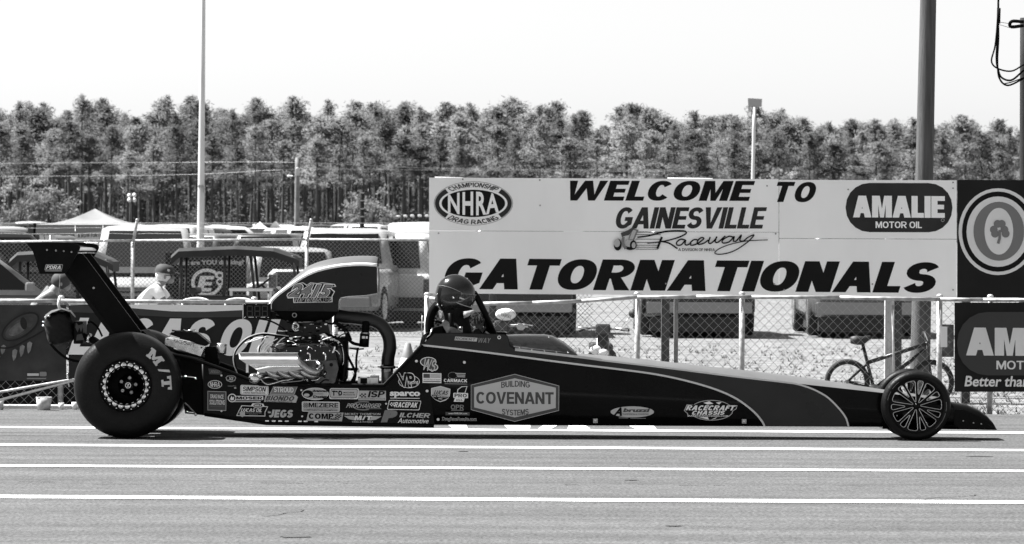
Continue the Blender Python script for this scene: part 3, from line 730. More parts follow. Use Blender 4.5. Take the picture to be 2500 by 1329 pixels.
# ---- rear wheels
def lobed_ring(mb, c, r, m):
    for i in range(20):
        a = 2*math.pi*(i+.3)/20
        mb.ball((c[0] + r*math.cos(a), c[1], c[2] + r*math.sin(a)), .0265, m, 10, (1, .62, 1))
def rear_wheel(side):
    c0 = W(307, 942, 31.82); c0.z = .4262; c = c0 if side < 0 else mir(c0); ax = (0, -1 if side < 0 else 1, 0); rt = .4262
    root = MB()
    prof = [(.203, -.006), (.212, .008), (.235, .020), (.27, .026), (.31, .026), (.345, .020), (.378, .006), (.402, -.016), (.4165, -.042), (.424, -.075), (rt, -.12), (rt, -.30), (.424, -.36), (.41, -.40), (.37, -.43), (.30, -.44), (.21, -.42), (.205, -.2)]
    # flat spot where it stands
    root.lathe(c, ax, prof, RUB, 96)
    for i, v in enumerate(root.v):
        if v[2] < .004: root.v[i] = (v[0], v[1], .0005 if v[2] < .0005 else v[2])
    tyre = root.build('rear_wheel', car, label='fat smooth rear slick with pale lettering on its side' if side < 0 else 'far rear slick')
    mb = MB(); mb.lathe(c, ax, [(.208, -.03), (.209, .004), (.200, .010), (.186, .006), (.160, .004), (.157, .026), (.152, .027), (.149, .02), (.148, -.14), (.06, -.15), (.0001, -.15)], SATB, 64); mb.build('rim', tyre)
    if side < 0:
        mb = MB(); lobed_ring(mb, c + Vector((0, -.004, 0)), .166, CHROME); mb.build('bead_lock_ring', tyre)
        mb = MB()
        for i in range(20):
            a = 2*math.pi*(i+.8)/20; mb.ball((c.x + .193*math.cos(a), c.y - .014, c.z + .193*math.sin(a)), .0068, CHROME, 8)
        mb.build('bead_bolt', tyre)
        h = c + Vector((.012, .13, 0)); mb = MB(); mb.lathe(h, (0, -1, 0), [(.085, 0), (.08, .02), (.05, .03), (.03, .045), (.0001, .045)], BLK, 28); mb.build('hub', tyre)
        for i in range(5):
            a = 2*math.pi*(i+.1)/5; p = h + Vector((.062*math.cos(a), -.03, .062*math.sin(a))); mb = MB(); mb.lathe(p, (0, -1, 0), [(.017, -.02), (.017, .012), (.009, .016), (.0001, .01)], STEEL, 12); mb.build('lug_nut', tyre)
        mb = MB(); q = h + Vector((0, -.046, 0)); mb.disc(q, (0, -1, 0), .024, .004, CHROME, 20)
        mb.disc(q + Vector((0, -.004, 0)), (0, -1, 0), .018, .002, BLK, 20)
        pz = [(-.010, .010), (.010, .010), (.010, .006), (-.002, -.006), (.010, -.006), (.010, -.010), (-.010, -.010), (-.010, -.006), (.002, .006), (-.010, .006)]
        mb.add([q + Vector((a, -.0075, b)) for a, b in pz], [tuple(t) for t in tessellate_polygon([[Vector((a, b, 0)) for a, b in pz]])], CHROME); mb.build('hub_cap', tyre)
        # raised white sidewall letters, running round the tyre
        TT = [(0,.6),(0,1),(1,1),(1,.6),(.84,.6),(.80,.8),(.64,.8),(.64,.2),(.8,.2),(.8,0),(.2,0),(.2,.2),(.36,.2),(.36,.8),(.2,.8),(.16,.6)]
        MM = [(0,0),(0,.2),(.07,.2),(.07,.8),(0,.8),(0,1),(.3,1),(.5,.48),(.7,1),(1,1),(1,.8),(.93,.8),(.93,.2),(1,.2),(1,0),(.62,0),(.62,.2),(.72,.2),(.72,.62),(.56,.12),(.44,.12),(.28,.62),(.28,.2),(.38,.2),(.38,0)]
        SS = [(0,0),(.32,0),(1,1),(.68,1)]
        tx = M('tyre_letter_paint', .40, .6, var=.15, scale=20)
        for loop, a0, a1 in ((MM, 56, 33), (SS, 27.5, 17), (TT, 13, -4.5)):
            P = []
            for a, b in loop:
                th = R(a0 + (a1-a0)*a); r = .292 + .082*b; P.append(Vector((c.x + r*math.cos(th), c.y - .0285 + max(0, r - .335)*.26, c.z + r*math.sin(th))))
            mb = MB(); mb.prism(P, (0, .004, 0), tx); mb.build('letter', tyre)
    return tyre
rear_wheel(-1); rear_wheel(1)
# ---- front wheels
FWC = W(2238, 991, 32.27); FWR = FWC.z
def front_wheel(side):
    c = FWC.copy() if side < 0 else mir(FWC); ax = (0, -1 if side < 0 else 1, 0); sg = -1 if side < 0 else 1
    mb = MB(); r = FWR
    mb.lathe(c, ax, [(.219, -.005), (.225, .010), (.240, .017), (.259, .013), (r-.010, -.002), (r-.003, -.018), (r, -.04), (r, -.07), (r-.004, -.09), (r-.02, -.108), (.24, -.115), (.219, -.10)], RUB, 80)
    ty = mb.build('front_wheel', car, label='slim front wheel with cut-out spokes' if side < 0 else None)
    # wheel face with 14 teardrop openings
    def opening(i):
        a0 = 2*math.pi*i/14 + .06; big = i % 2 == 0
        r0, r1, h = (.036, .203, .040) if big else (.100, .205, .0215); P = []
        for t in [k/7 for k in range(8)]: P.append((r0 + (r1-.022-r0)*t, .005 + (h - .005)*t))
        P += [(r1-.012, h*1.0), (r1-.004, h*.85), (r1, h*.5)]
        Q = P + [(a, -b) for a, b in reversed(P)]
        Q = [(r0-.006, 0)] + Q
        return [(a*math.cos(a0) - b*math.sin(a0), a*math.sin(a0) + b*math.cos(a0)) for a, b in Q]
    n = 64; outer = [(.221*math.cos(2*math.pi*i/n), .221*math.sin(2*math.pi*i/n)) for i in range(n)]
    holes = [opening(i) for i in range(14)]
    loops = [outer] + holes; fl = [p for l in loops for p in l]
    tri = tessellate_polygon([[Vector((a, b, 0)) for a, b in l] for l in loops])
    mb = MB()
    for d in (.002, .022): mb.add([(c.x + a, c.y + sg*(-d), c.z + b) for a, b in fl], [tuple(t) for t in tri], BLK)
    for l in holes:
        k = len(l); mb.add([(c.x + a, c.y - sg*.002, c.z + b) for a, b in l] + [(c.x + a, c.y - sg*.022, c.z + b) for a, b in l], [(i, (i+1) % k, k+(i+1) % k, k+i) for i in range(k)], BLK)
    mb.lathe(c, ax, [(.221, .002), (.214, -.02), (.209, -.09), (.219, -.10)], BLK, 48); mb.build('spoked_rim', ty)
    if side < 0:
        mb = MB()
        for l in holes: mb.tube([(c.x + a, c.y - .0035, c.z + b) for a, b in l + l[:1]], .0028, ALU, 5, cap=False)
        mb.build('machined_edge', ty)
        mb = MB(); mb.lathe(c, ax, [(.028, 0), (.028, .03), (.018, .042), (.0001, .044)], BLK, 24); mb.ball(c + Vector((-.008, -.043, .014)), .006, CHROME, 8); mb.build('hub', ty)
        g = M('tyre_small_letters', .16, .6)
        for a0 in (128, 152, -10, -32, -50):
            mb = MB()
            for k in range(7):
                t0 = R(a0 + k*2.6); t1 = t0 + R(1.6); r0, r1 = .238, .2435
                mb.add([(c.x+q*math.cos(t), c.y-.0225, c.z+q*math.sin(t)) for q, t in ((r0,t0),(r1,t0),(r1,t1),(r0,t1))], [(0,1,2,3)], g)
            mb.build('lettering', ty)
front_wheel(-1); front_wheel(1)
mb = MB(); mb.tube([FWC + Vector((0, .05, 0)), mir(FWC) - Vector((0, .05, 0))], .022, SATB, 12)
for s_ in (0, 1):
    a = W(2190, 1015, 32.42); b = W(2262, 1035, 32.42); p, q = (a, b) if s_ == 0 else (mir(a), mir(b))
    mb.tube([p, q], .010, STEEL, 8); mb.ball(p, .018, CHROME, 8); mb.ball(q, .016, CHROME, 8)
mb.build('front_axle', car)

# ---- body shell from the cockpit forwards
TOP = [(1030, 843), (1045, 828), (1060, 813.5), (1100, 813), (1160, 814), (1232, 815.5), (1240, 820), (1246, 846), (1258, 854), (1420, 873), (1470, 880), (1624, 898), (1781, 918), (1915, 933), (1948, 937), (2160, 960), (2240, 969), (2320, 980)]
BOT = [(1030, 1038), (2140, 1043), (2320, 1045)]
CROWN = [(1258, 850), (1408, 863), (1500, 870), (1600, 880), (1700, 891), (1840, 906), (1950, 919.5), (2000, 926), (2160, 951), (2320, 973)]
def side_pts(px):
    yb = interp(BOT, px); yt = interp(TOP, px); Y = YSD(px); return W(px, yb, Y), W(px, yt, Y)
xs = sorted(set([p[0] for p in TOP] + [1130, 1200, 1300, 1350, 1400, 1540, 1580, 1660, 1700, 1740, 1840, 1880, 2000, 2050, 2100, 2200, 2280, 2320]))
shell = MB(); topm = M('pale_top_skin', .105, .38, spec=.3, var=.10, scale=5)  # top skin set to a paler tone than the sides
for sgn in (1, -1):
    vs = []; fs = []
    for px in xs:
        b, t = side_pts(px)
        mid = b.lerp(t, .55); mid.y -= .002
        b2 = b.copy(); b2.y += .03
        row = [b2, b + Vector((0, .0, .012)), mid, t]
        vs += [q if sgn > 0 else mir(q) for q in row]
    for i in range(len(xs)-1):
        for k in range(3): a = i*4+k; fs.append((a, a+1, a+5, a+4))
    shell.add(vs, fs, BLK, True)
# floor
vs = []; fs = []
for px in xs:
    b, t = side_pts(px); b.y += .03; vs += [b, mir(b)]
shell.add(vs, [(2*i, 2*i+1, 2*i+3, 2*i+2) for i in range(len(xs)-1)], BLK)
# top skin, crowned
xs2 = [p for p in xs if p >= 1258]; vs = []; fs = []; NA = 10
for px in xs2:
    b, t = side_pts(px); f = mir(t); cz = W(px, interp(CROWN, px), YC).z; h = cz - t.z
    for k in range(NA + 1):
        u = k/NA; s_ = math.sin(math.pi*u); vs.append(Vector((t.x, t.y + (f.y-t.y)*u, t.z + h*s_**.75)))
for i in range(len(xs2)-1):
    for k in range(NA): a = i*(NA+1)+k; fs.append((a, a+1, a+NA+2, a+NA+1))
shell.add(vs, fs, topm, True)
body = shell.build('body_shell', car, flip=False)
# grey paint field and pin stripes on both sides
ST1 = [(1030, 843), (1100, 850.5), (1200, 862.5), (1400, 888.5), (1500, 900.5), (1600, 914), (1680, 931), (1750, 952), (1800, 975), (1840, 1005), (1860, 1028), (1867, 1041)]
ST2 = [(1258, 854), (1420, 873), (1470, 880), (1624, 898), (1781, 918), (1915, 933.5), (1948, 938.5), (1980, 948.5), (2004, 960), (2024, 973), (2048, 997), (2065, 1020), (2072, 1041.5)]
def dens(p, n=5): return [(q.x, q.y) for q in spline([(a, b, 0) for a, b in p], n)]
s1, s2 = dens(ST1), dens(ST2)
top1 = [(1046, 829), (1061, 815), (1100, 814.5), (1160, 815.5), (1231, 817), (1239, 822), (1245, 847)]
lay = Print(lambda px: YSD(px) - .006, .001, .001)
lay.poly([(1031, 844)] + top1 + s2 + [(1867, 1041)] + s1[::-1][1:-1], DKG)
lay.stroke(s1, 4.6, STRIPE); lay.stroke(s2, 4.2, STRIPE)
lay.stroke([(1258, 854), (1420, 872.5), (1470, 879.5)], 6.0, VLG, 3)
lay.build('painted_field', body)
# ---- nose
mb = MB(); rings = []
NOSE = [(2150, 956, 1045, .20), (2240, 966, 1045, .19), (2322, 981, 1046, .19), (2358, 987, 1046, .215), (2384, 998, 1046.5, .225), (2404, 1012, 1047, .23), (2418, 1028, 1047, .232), (2426, 1045, 1047.5, .23)]
for px, yt, yb, hw in NOSE:
    zt = W(px, yt, YC).z; zb = W(px, yb, YC).z; X = W(px, yt, YC).x
    zb = max(zb, .035); ring = []
    for (u, h) in ((-1, 0), (-1, .5), (-.93, .82), (-.6, .97), (0, 1), (.6, .97), (.93, .82), (1, .5), (1, 0)):
        ring.append(Vector((X, YC + u*hw, zb + (zt-zb)*h)))
    rings.append(ring)
mb.loft(rings, BLK); nose = mb.build('nose_cone', car)
mb = MB(); mb.prism([W(a, b, 32.35) for a, b in ((2331, 1000), (2352, 1000), (2372, 1008), (2400, 1022), (2421, 1046.5), (2344, 1046.5), (2329, 1036))], (0, .012, 0), SATB); mb.build('side_fence', nose)
mb = MB()
for a, b in ((2352, 1028), (2377, 1033), (2396, 1035.5)): mb.ball(W(a, b, 32.349), .0075, STEEL, 8, (1, .5, 1))
mb.build('rivet', nose)
mb = MB(); mb.prism([W(a, b, 32.4) for a, b in ((2408, 1046), (2430, 1046), (2434, 1048.5), (2408, 1048.5))], (0, .4, 0), SATB); mb.build('splitter', nose)

# ---- rear chassis side panels and frame rails
def both(pxpoly, Y, th, m, name, parent=car):
    P = [W(a, b, Y) for a, b in pxpoly]; mb = MB(); mb.prism(P, (0, th, 0), m); o = mb.build(name, parent)
    mb = MB(); mb.prism([mir(p) for p in P], (0, -th, 0), m); mb.build(name, parent); return o
side = both([(497, 890), (515, 888), (632, 938), (935, 940.5), (1029, 844), (1034, 846), (1062, 1038), (650, 1033.5), (540, 1020), (497, 1014)], 32.242, .012, BLK, 'side_panel')
both([(440, 872), (497, 888), (497, 1014), (452, 1010)], 32.26, .02, MATB, 'axle_bracket')
mb = MB()
for f_ in (lambda p: p, mir):
    mb.tube([f_(W(a, b, 32.23)) for a, b in ((405, 858), (430, 868), (470, 876), (560, 908), (634, 938), (780, 941), (938, 941), (1032, 843))], .0155, SATB, 8)
    mb.tube([f_(W(a, b, 32.24)) for a, b in ((500, 1012), (650, 1034), (1060, 1040))], .015, SATB, 8)
    mb.tube([f_(W(a, b, 32.26)) for a, b in ((497, 886), (499, 1014))], .016, SATB, 8)
mb.build('frame_rail', car)
mb = MB(); mb.prism([W(a, b, 32.27) for a, b in ((440, 905), (640, 945), (1010, 945), (1040, 1030), (560, 1015), (450, 1000))], (0, .66, 0), MATB); mb.build('belly_pan', car)
mb = MB()      # axle housing between the slicks
c = W(309, 942, 32.0); mb.tube([(c.x, 31.98, c.z), (c.x, 33.22, c.z)], .06, SATB, 14); mb.lathe((c.x, 32.6, c.z), (0, 1, 0), [(.0001, -.2), (.12, -.18), (.17, 0), (.12, .18), (.0001, .2)], SATB, 20); mb.build('rear_axle', car)
mb = MB(); mb.lathe(W(462, 950, 32.3), (0, 1, 0), [(.0001, 0), (.10, 0), (.10, .03), (.0001, .03)], STEEL, 24); mb.box(W(448, 925, 32.28), W(476, 985, 32.34), SATB, .005); mb.build('brake_disc', car)
mb = MB()
for a, b, l in ((448, 920, 26), (452, 1007, 22)):
    mb.tube([W(a, b, 32.24), W(a + l, b + 1, 32.24)], .008, CHROME, 8); mb.ball(W(a + l + 4, b + 5, 32.24), .013, CHROME, 10)
mb.tube([W(452, 984, 32.24), W(476, 1008, 32.24)], .006, STEEL, 6); mb.build('four_link_bolts', car)
mb = MB()
for a, b in ((541, 917), (541, 1004), (736, 953), (738, 1017), (943, 986), (1017, 882), (1134, 885), (1043, 955), (1070, 1024.5)):
    big = a > 1000; r_ = .0125 if big else .0085
    mb.lathe(W(a, b, 32.236), (0, -1, 0), [(r_, 0), (r_, .002), (r_*.8, .004), (r_*.35, .002), (.0001, .002)], ALU, 14)
mb.disc(W(1219, 824, 32.232), (0, -1, 0), .015, .004, ALU, 16); mb.disc(W(1219, 824, 32.227), (0, -1, 0), .008, .002, VBK, 12)
mb.build('panel_fastener', car)
mb = MB()
for a, b in ((1454, 1028), (1817, 1029)):
    Y = YSD(a) - .012; mb.box(W(a-5.5, b-5.5, Y), W(a+5.5, b+5.5, Y) + Vector((0, .008, 0)), STEEL, .001); mb.ball(W(a, b, Y), .009, CHROME, 8, (1, .4, 1))
mb.build('latch', car)
mb = MB()      # flange bolts along the belly seam
for a in (648, 664, 680, 696, 728, 742, 768): mb.box(W(a, 1026.5 + (a-648)*.012, 32.236), W(a + 9, 1029.5 + (a-648)*.012, 32.246), CHROME)
mb.build('seam_clip', car)

# ---- decals on the near side
YD = 32.2415
def dec(): return Print(YD, .0007, .001)
d = dec(); d.poly([(509, 900), (528, 901), (543, 909), (540, 915), (511, 914)], VDG); d.text('RED', 514, 904, 538, 911, VMG, .04, sh=3); d.build('sponsor_decal', side)
d = dec(); d.poly([(551, 922), (556, 917.5), (572, 917.5), (577, 922), (574, 930), (564, 933.5), (554, 930)], VLG); d.poly([(553, 922.5), (557, 919), (571, 919), (575, 923), (572, 929), (564, 931.5), (556, 929)], VBK); d.text('XS', 557, 921, 571, 929, VLG, .05, sh=2); d.build('sponsor_decal', side)
d = dec(); d.ell(525, 939, 17.5, 10.2, VWHT); d.ell(525, 939, 16, 8.8, VBK); d.text('NHRA', 513, 933, 537, 945, VWHT, .03); d.build('sponsor_decal', side)
d = dec(); d.text('SafetyPro', 556, 941, 577, 945, VMG, .02); d.rect(572, 946, 577, 949, VLG); d.build('sponsor_decal', side)
d = dec(); d.rect(507, 955, 552.5, 1002, VLG, sl=.03); d.rect(508.3, 956.3, 551.2, 1000.7, VDG, sl=.03); d.text('DRAG RACE', 514, 963, 546, 973, VWHT, .02, sl=.03); d.text('SOLUTIONS', 512, 976, 549, 988, VWHT, .02, sl=.03); d.text('QUALITY PARTS', 514, 991, 546, 993.5, VMG, .0, sl=.03); d.build('sponsor_decal', side)
d = dec(); d.rect(572, 967, 643, 977, VWHT, 2); d.rect(572, 979, 637, 982, VLG); d.ell(567, 972, 10.5, 10.5, VWHT); d.ell(567, 972, 8.2, 8.2, VBK); d.poly([(562, 974), (566, 966), (568, 972), (572, 968), (571, 977), (564, 978)], VWHT); d.text('MOSER', 577, 968.5, 641, 975.5, VBK, .06); d.build('sponsor_decal', side)
d = dec(); d.rect(587, 940, 656, 963.5, VWHT, 4, sl=.03); d.rect(588.5, 941.5, 654.5, 962, VMG, 3.5, sl=.03); d.rect(589.2, 942.2, 653.8, 961.3, VWHT, 3, sl=.03); d.text('SIMPSON', 592.5, 944, 650, 955, VBK, .04, sh=2, sl=.03); d.text('HEAD RESTRAINTS', 595, 957, 648, 960.5, VBK, .02, sl=.03); d.build('sponsor_decal', side)
d = dec(); d.poly([(669, 941.5), (727, 943.5), (718, 966), (658, 964)], VLG); d.poly([(670, 943), (725, 945), (717, 964.5), (660, 962.5)], VMG); d.text('STROUD', 669, 945, 717, 957.5, VWHT, .045, sl=.03); d.build('sponsor_decal', side)
d = dec(); d.poly([(648, 965), (716, 967), (722, 964.5), (727.5, 970), (723, 983.5), (645, 981.5)], VLG); d.text('BIONDO', 648, 966.5, 721, 978, VDG, .07, sh=5, sl=.02); d.text('RACING PRODUCTS', 650, 979, 714, 982, VBK, .02, sl=.02); d.build('sponsor_decal', side)
d = dec(); d.poly([(590, 990), (613, 991), (617, 985), (643, 986), (646, 992), (655, 993), (648, 1007), (648, 1017), (577, 1016), (583, 1003)], VWHT); d.poly([(591.5, 991.8), (613.5, 992.5), (646, 993.5), (652.5, 994.5), (646.5, 1006), (646.5, 1015.2), (579.5, 1014.3), (584.8, 1003)], VBK); d.ell(630, 990.5, 12.5, 6.5, VWHT); d.ell(630, 990.5, 11, 5.2, VBK); d.text('NHRA', 622, 987.5, 638, 993.5, VWHT, .03); d.text('LUCAS OIL', 588, 997, 642, 1005.5, VWHT, .04, sh=3, sl=.02); d.text('DRAG RACING', 602, 1007.5, 638, 1009.7, VLG, 0); d.text('SERIES', 608, 1011, 630, 1013, VMG, 0); d.poly([(585, 1006), (599, 1006.5), (598, 1015), (592, 1019), (586, 1015)], VLG); d.build('sponsor_decal', side)
d = dec(); d.heavy('EGS', 670, 1001, 717.5, 1020, VWHT, .34, .22, .05, sh=4, sl=.02) if False else d.text('JEGS', 656, 1000.5, 717.5, 1019.5, VLG, .085, sh=4, sl=.01); d.poly([(653, 1004), (655, 1007), (657, 1003), (659, 1007), (662, 1004), (661, 1009), (655, 1009)], VLG); d.build('sponsor_decal', side)
d = dec(); d.poly(_arc(770, 962, 33, 15, 0, 345, 23), VWHT); d.poly(_arc(770, 962, 31.5, 13.6, 0, 345, 23), VLG); d.ell(752, 962, 13, 9, VBK); d.ell(749, 965, 7, 4, VLG); d.text('dvanced', 763, 951.5, 800, 957.5, VBK, .05); d.text('CHASSIS', 766, 960, 790, 963.5, VMG, .01); d.text('Design', 765, 966, 800, 973.5, VBK, .05); d.build('sponsor_decal', side)
d = dec(); d.rect(804, 948, 874.5, 974.5, VWHT, 4, sh=2, sl=.01); d.rect(806, 950, 872, 971, VBK, 3, sh=2, sl=.01); d.rect(807.3, 951.3, 870.7, 969.7, VLG, 3, sh=2, sl=.01); d.text('T&D', 811, 954, 836, 966.5, VBK, .07); d.text('MACHINE', 839, 957, 865, 960.5, VBK, .02); d.text('PRODUCTS', 838, 962.5, 867, 966, VBK, .02); d.text('COMPETITION ROCKER ARMS', 810, 971.8, 864, 973.8, VBK, 0); d.build('sponsor_decal', side)
d = dec(); d.rect(875, 954, 942.5, 977.5, VLG, sl=.01)
for i in range(4):
    for j in range(3):
        if (i + j) % 2: d.rect(878 + 4*i, 961 + 3.4*j, 882 + 4*i, 964.4 + 3.4*j, VBK)
d.text('ISP', 898, 955, 941, 970.5, VBK, .05, sh=4); d.text('Innovative Safety Products', 877, 972.5, 940, 976, VBK, .0); d.build('sponsor_decal', side)
d = dec(); d.rect(737.5, 980.5, 829.5, 1005, VWHT, 3, sl=.012); d.rect(739, 982, 828, 1003.6, VLG, 2, sl=.012); d.text('MEZIERE', 754, 983.5, 826, 994.5, VBK, .045, sl=.012)
for i in range(5):
    for j in range(5):
        if (i + j) % 2: d.rect(741 + 2.4*i, 984 + 2.3*j, 743.4 + 2.4*i, 986.3 + 2.3*j, VDG)
d.text('ENTERPRISES, INC.', 756, 996, 822, 998, VDG, 0); d.text('COMPONENTS OF CHAMPIONS', 742, 999.5, 824, 1003, VBK, .01, sl=.012); d.build('sponsor_decal', side)
d = dec(); d.poly([(753, 1006.5), (839, 1008), (835, 1029), (748, 1027.5)], VLG); d.text('COMP', 754, 1009.5, 815, 1023, VBK, .07, sl=.012); d.text('CAMS', 800, 1021, 828, 1026, VBK, .05)
for i in range(4):
    for j in range(4):
        if (i + j) % 2: d.rect(818 + 4*i, 1010 + 2.7*j, 822 + 4*i, 1012.7 + 2.7*j, VBK)
d.build('sponsor_decal', side)
d = dec(); d.stroke(_arc(888, 991, 26, 10, 60, 300, 20), 3, VMG); d.text('PROCHARGER', 845, 985.5, 932, 996, VLG, .03, sh=5); d.rect(894, 997.5, 931, 999, VMG); d.build('sponsor_decal', side)
d = dec(); d.text('MICKEY THOMPSON', 842, 1008.5, 929, 1013.5, VLG, .03); d.poly([(840, 1016), (864, 1016), (869, 1027), (853, 1024)], VLG); d.poly([(932, 1017), (907, 1016), (903, 1027), (918, 1025)], VLG); d.text('M/T', 865, 1015.5, 909, 1026, VWHT, .08, sh=2); d.text('TIRES & WHEELS', 859, 1028.5, 911, 1032, VLG, .02); d.build('sponsor_decal', side)
d = dec(); d.ell(999, 932, 26, 16, VWHT); d.ell(999, 932, 24.6, 14.6, VBK); d.text('VP', 973, 910, 1012, 947, VWHT, .075, sh=-6, plain=True); d.text('VP', 974.8, 911.6, 1010.2, 945.4, VBK, .04, sh=-5.6, plain=True); d.text('Racing', 996, 931, 1021, 942, VWHT, .01, sl=-.12); d.build('sponsor_decal', side)
d = dec(); d.text('sparco', 952, 956.5, 1026, 971.5, VWHT, .045); d.rect(953, 971.5, 1025, 973, VWHT, sl=.01); d.build('sponsor_decal', side)
d = dec(); d.rect(945, 977, 1024, 1000.5, VWHT, 3, sh=5, sl=.02); d.rect(946.6, 978.6, 1022.6, 999, VBK, 2.5, sh=5, sl=.02); d.text('RACEPAK', 963, 982, 1021, 994.5, VWHT, .06, sh=3, sl=.02)
for i in range(4):
    for j in range(3):
        if (i + j) % 2: d.rect(952 + 3*i, 983 + 3*j, 955 + 3*i, 986 + 3*j, VWHT)
d.build('sponsor_decal', side)
d = dec(); d.text('P', 930, 1001.5, 974, 1031.5, VMG, .09, sh=10); d.text('ILCHER', 975, 1008, 1052, 1019, VLG, .05, sh=4, sl=.02); d.text('Automotive', 971, 1021, 1049, 1033, VWHT, .01, sh=4, sl=.015); d.build('sponsor_decal', side)
YDB = lambda px: YSD(px) - .0085
def decb(): return Print(YDB, .0007, .0015)
d = decb(); d.ell(1046, 884, 20, 12, VWHT); d.ell(1057, 897, 13, 9, VWHT); d.ell(1046, 884, 18, 10.2, VDG); d.ell(1057, 897, 11, 7, VDG); d.text('WS', 1030, 873, 1068, 903, VLG, .03, sh=8, sl=.2); d.build('sponsor_decal', body)
d = decb(); d.rect(1032, 911, 1078, 935, VWHT, sl=.02); d.rect(1034, 913, 1050, 923, VDG, sl=.02)
for i, y in enumerate((914.5, 917.5, 920.5)): d.rect(1051, y, 1076, y+1.3, VDG, sl=.02)
d.text('RACING FOR VETERANS', 1035, 925.5, 1076, 928, VBK, .0, sl=.02); d.rect(1034, 930.5, 1076, 932.3, VBK, sl=.02); d.build('sponsor_decal', body)
d = decb(); d.ell(1106, 917, 12, 8.5, VMG); d.ell(1106, 917, 10.8, 7.4, VBK); d.rect(1112, 911, 1137, 913, VLG, sl=.03); d.rect(1115, 915, 1136, 917, VLG, sl=.03); d.rect(1117, 919, 1136, 921, VLG, sl=.03); d.text('CARMACK', 1084, 925, 1141, 933, VWHT, .05, sl=.02); d.rect(1086, 936, 1141, 938, VMG, sl=.02); d.build('sponsor_decal', body)
d = decb(); sh_ = [(1053, 948), (1062, 946), (1076, 943), (1090, 947), (1100, 950), (1098, 970), (1088, 978), (1075, 982), (1062, 976), (1053, 966)]; d.poly(sh_, VWHT); d.poly([(1076 + (a-1076)*.94, 962 + (b-962)*.93) for a, b in sh_], VLG); d.poly([(1054, 964), (1099, 969), (1097, 971), (1075, 980), (1062, 975), (1055, 967)], VBK); d.text('LUCAS', 1059, 953, 1096, 963.5, VBK, .04, sh=4, sl=.04); d.text('OIL PRODUCTS', 1057, 966, 1096, 969, VWHT, .01, sl=.06); d.text('INC', 1071, 972, 1080, 975.5, VWHT, .01); d.build('sponsor_decal', body)
d = decb(); d.poly([(1117, 951), (1127, 944), (1141.5, 943), (1136, 961), (1116, 960)], VWHT); d.poly([(1119, 952), (1128, 945.5), (1139.5, 944.5), (1134.5, 959.5), (1118, 959)], VBK); d.rect(1107, 959.5, 1143, 972, VWHT, 2, sl=.02); d.text('PRO', 1110, 961.5, 1140, 970, VBK, .05, sl=.02); d.poly([(1111, 972), (1135, 973), (1132, 981.5), (1108, 981)], VWHT); d.text('U.S.A.', 1114, 975, 1130, 979, VBK, .04); d.build('sponsor_decal', body)
d = decb(); d.text('QPR', 1101, 988, 1133, 1000, VMG, .05, sl=.02); d.rect(1102, 1001, 1132, 1003, VMG); d.rect(1088, 1006, 1147, 1014, VDG, sl=.01); d.text('www.SPRUSA.com', 1095, 1007.5, 1141, 1011.5, VWHT, .01, sl=.01); d.build('sponsor_decal', body)
d = decb(); d.text('DragRaceResults.com', 1080, 1018.5, 1164, 1030, VLG, .05, sl=.01); d.text('DragRaceResults.com', 1080.5, 1019.5, 1163.5, 1029.5, VDG, .005, sl=.01); d.build('sponsor_decal', body)
d = decb(); d.poly([(1150, 940), (1257, 913.5), (1365.5, 942), (1365, 1003), (1257, 1030), (1150, 1001)], VLG); d.poly([(1151, 941), (1257, 914.8), (1364.3, 943), (1363.8, 1002), (1257, 1028.7), (1151, 1000)], VDG); d.poly([(1158, 946), (1257, 924), (1357.5, 947), (1357, 996.5), (1257, 1019.5), (1158, 995)], VLG)
d.heavy('COVENANT', 1163, 957, 1352, 986, VDG, .24, .19, .06, sl=.006)
d.text('BUILDING', 1224, 930, 1294, 944.5, VDG, .035, sl=0, warp=lambda x, y, a, b: (x, y + 9*abs(a-.5)**1.6)); d.text('SYSTEMS', 1226, 1001, 1291, 1015, VDG, .035, sl=0, warp=lambda x, y, a, b: (x, y - 9*abs(a-.5)**1.6)); d.build('sponsor_decal', body, 'large pale hexagon sponsor decal')
d = decb(); d.ell(1544, 1006, 53, 13.5, VLG); d.text('A', 1497, 995, 1527, 1016, VBK, .05, sh=8); d.text('bruzzi', 1521, 997, 1588, 1006.5, VDG, .05, sh=4); d.text('TRANSMISSIONS & CONVERTERS', 1520, 1009.5, 1584, 1013.5, VBK, 0); d.rect(1511, 1019.5, 1534, 1021.5, VMG, sl=.01); d.rect(1539, 1021, 1577, 1022.5, VMG); d.build('sponsor_decal', body)
d = decb(); d.poly([(1677, 988), (1694, 988)] + _arc(1737, 1002, 52, 25, -152, -30, 14) + [(1801, 990), (1798, 999), (1790, 1004)] + _arc(1737, 1002, 54, 25, 20, 150, 14) + [(1679, 1018), (1678, 1010), (1670, 1003)], VLG); d.poly([(1679, 989.5), (1695, 989.5)] + _arc(1737, 1002, 50.5, 23.5, -152, -30, 14) + [(1799, 991.5), (1796.5, 998), (1788.5, 1003)] + _arc(1737, 1002, 52, 23.5, 20, 150, 14) + [(1681, 1017), (1680, 1010), (1672, 1002.5)], VBK)
d.poly([(1718, 984), (1732, 980), (1742, 986), (1728, 988)], VWHT); d.poly([(1748, 983), (1762, 982), (1756, 988)], VWHT); d.poly([(1706, 1019), (1728, 1018), (1731, 1025)], VWHT); d.poly([(1736, 1025), (1752, 1018), (1746, 1023)], VWHT)
d.text('RACECRAFT', 1674, 990, 1797, 1002, VWHT, .07, sh=6); d.text('CHASSIS', 1688, 1003, 1772, 1013, VWHT, .07, sh=5); d.text('RACECRAFTCHASSIS.COM', 1681, 1014, 1778, 1017.5, VWHT, .02); d.build('sponsor_decal', body)
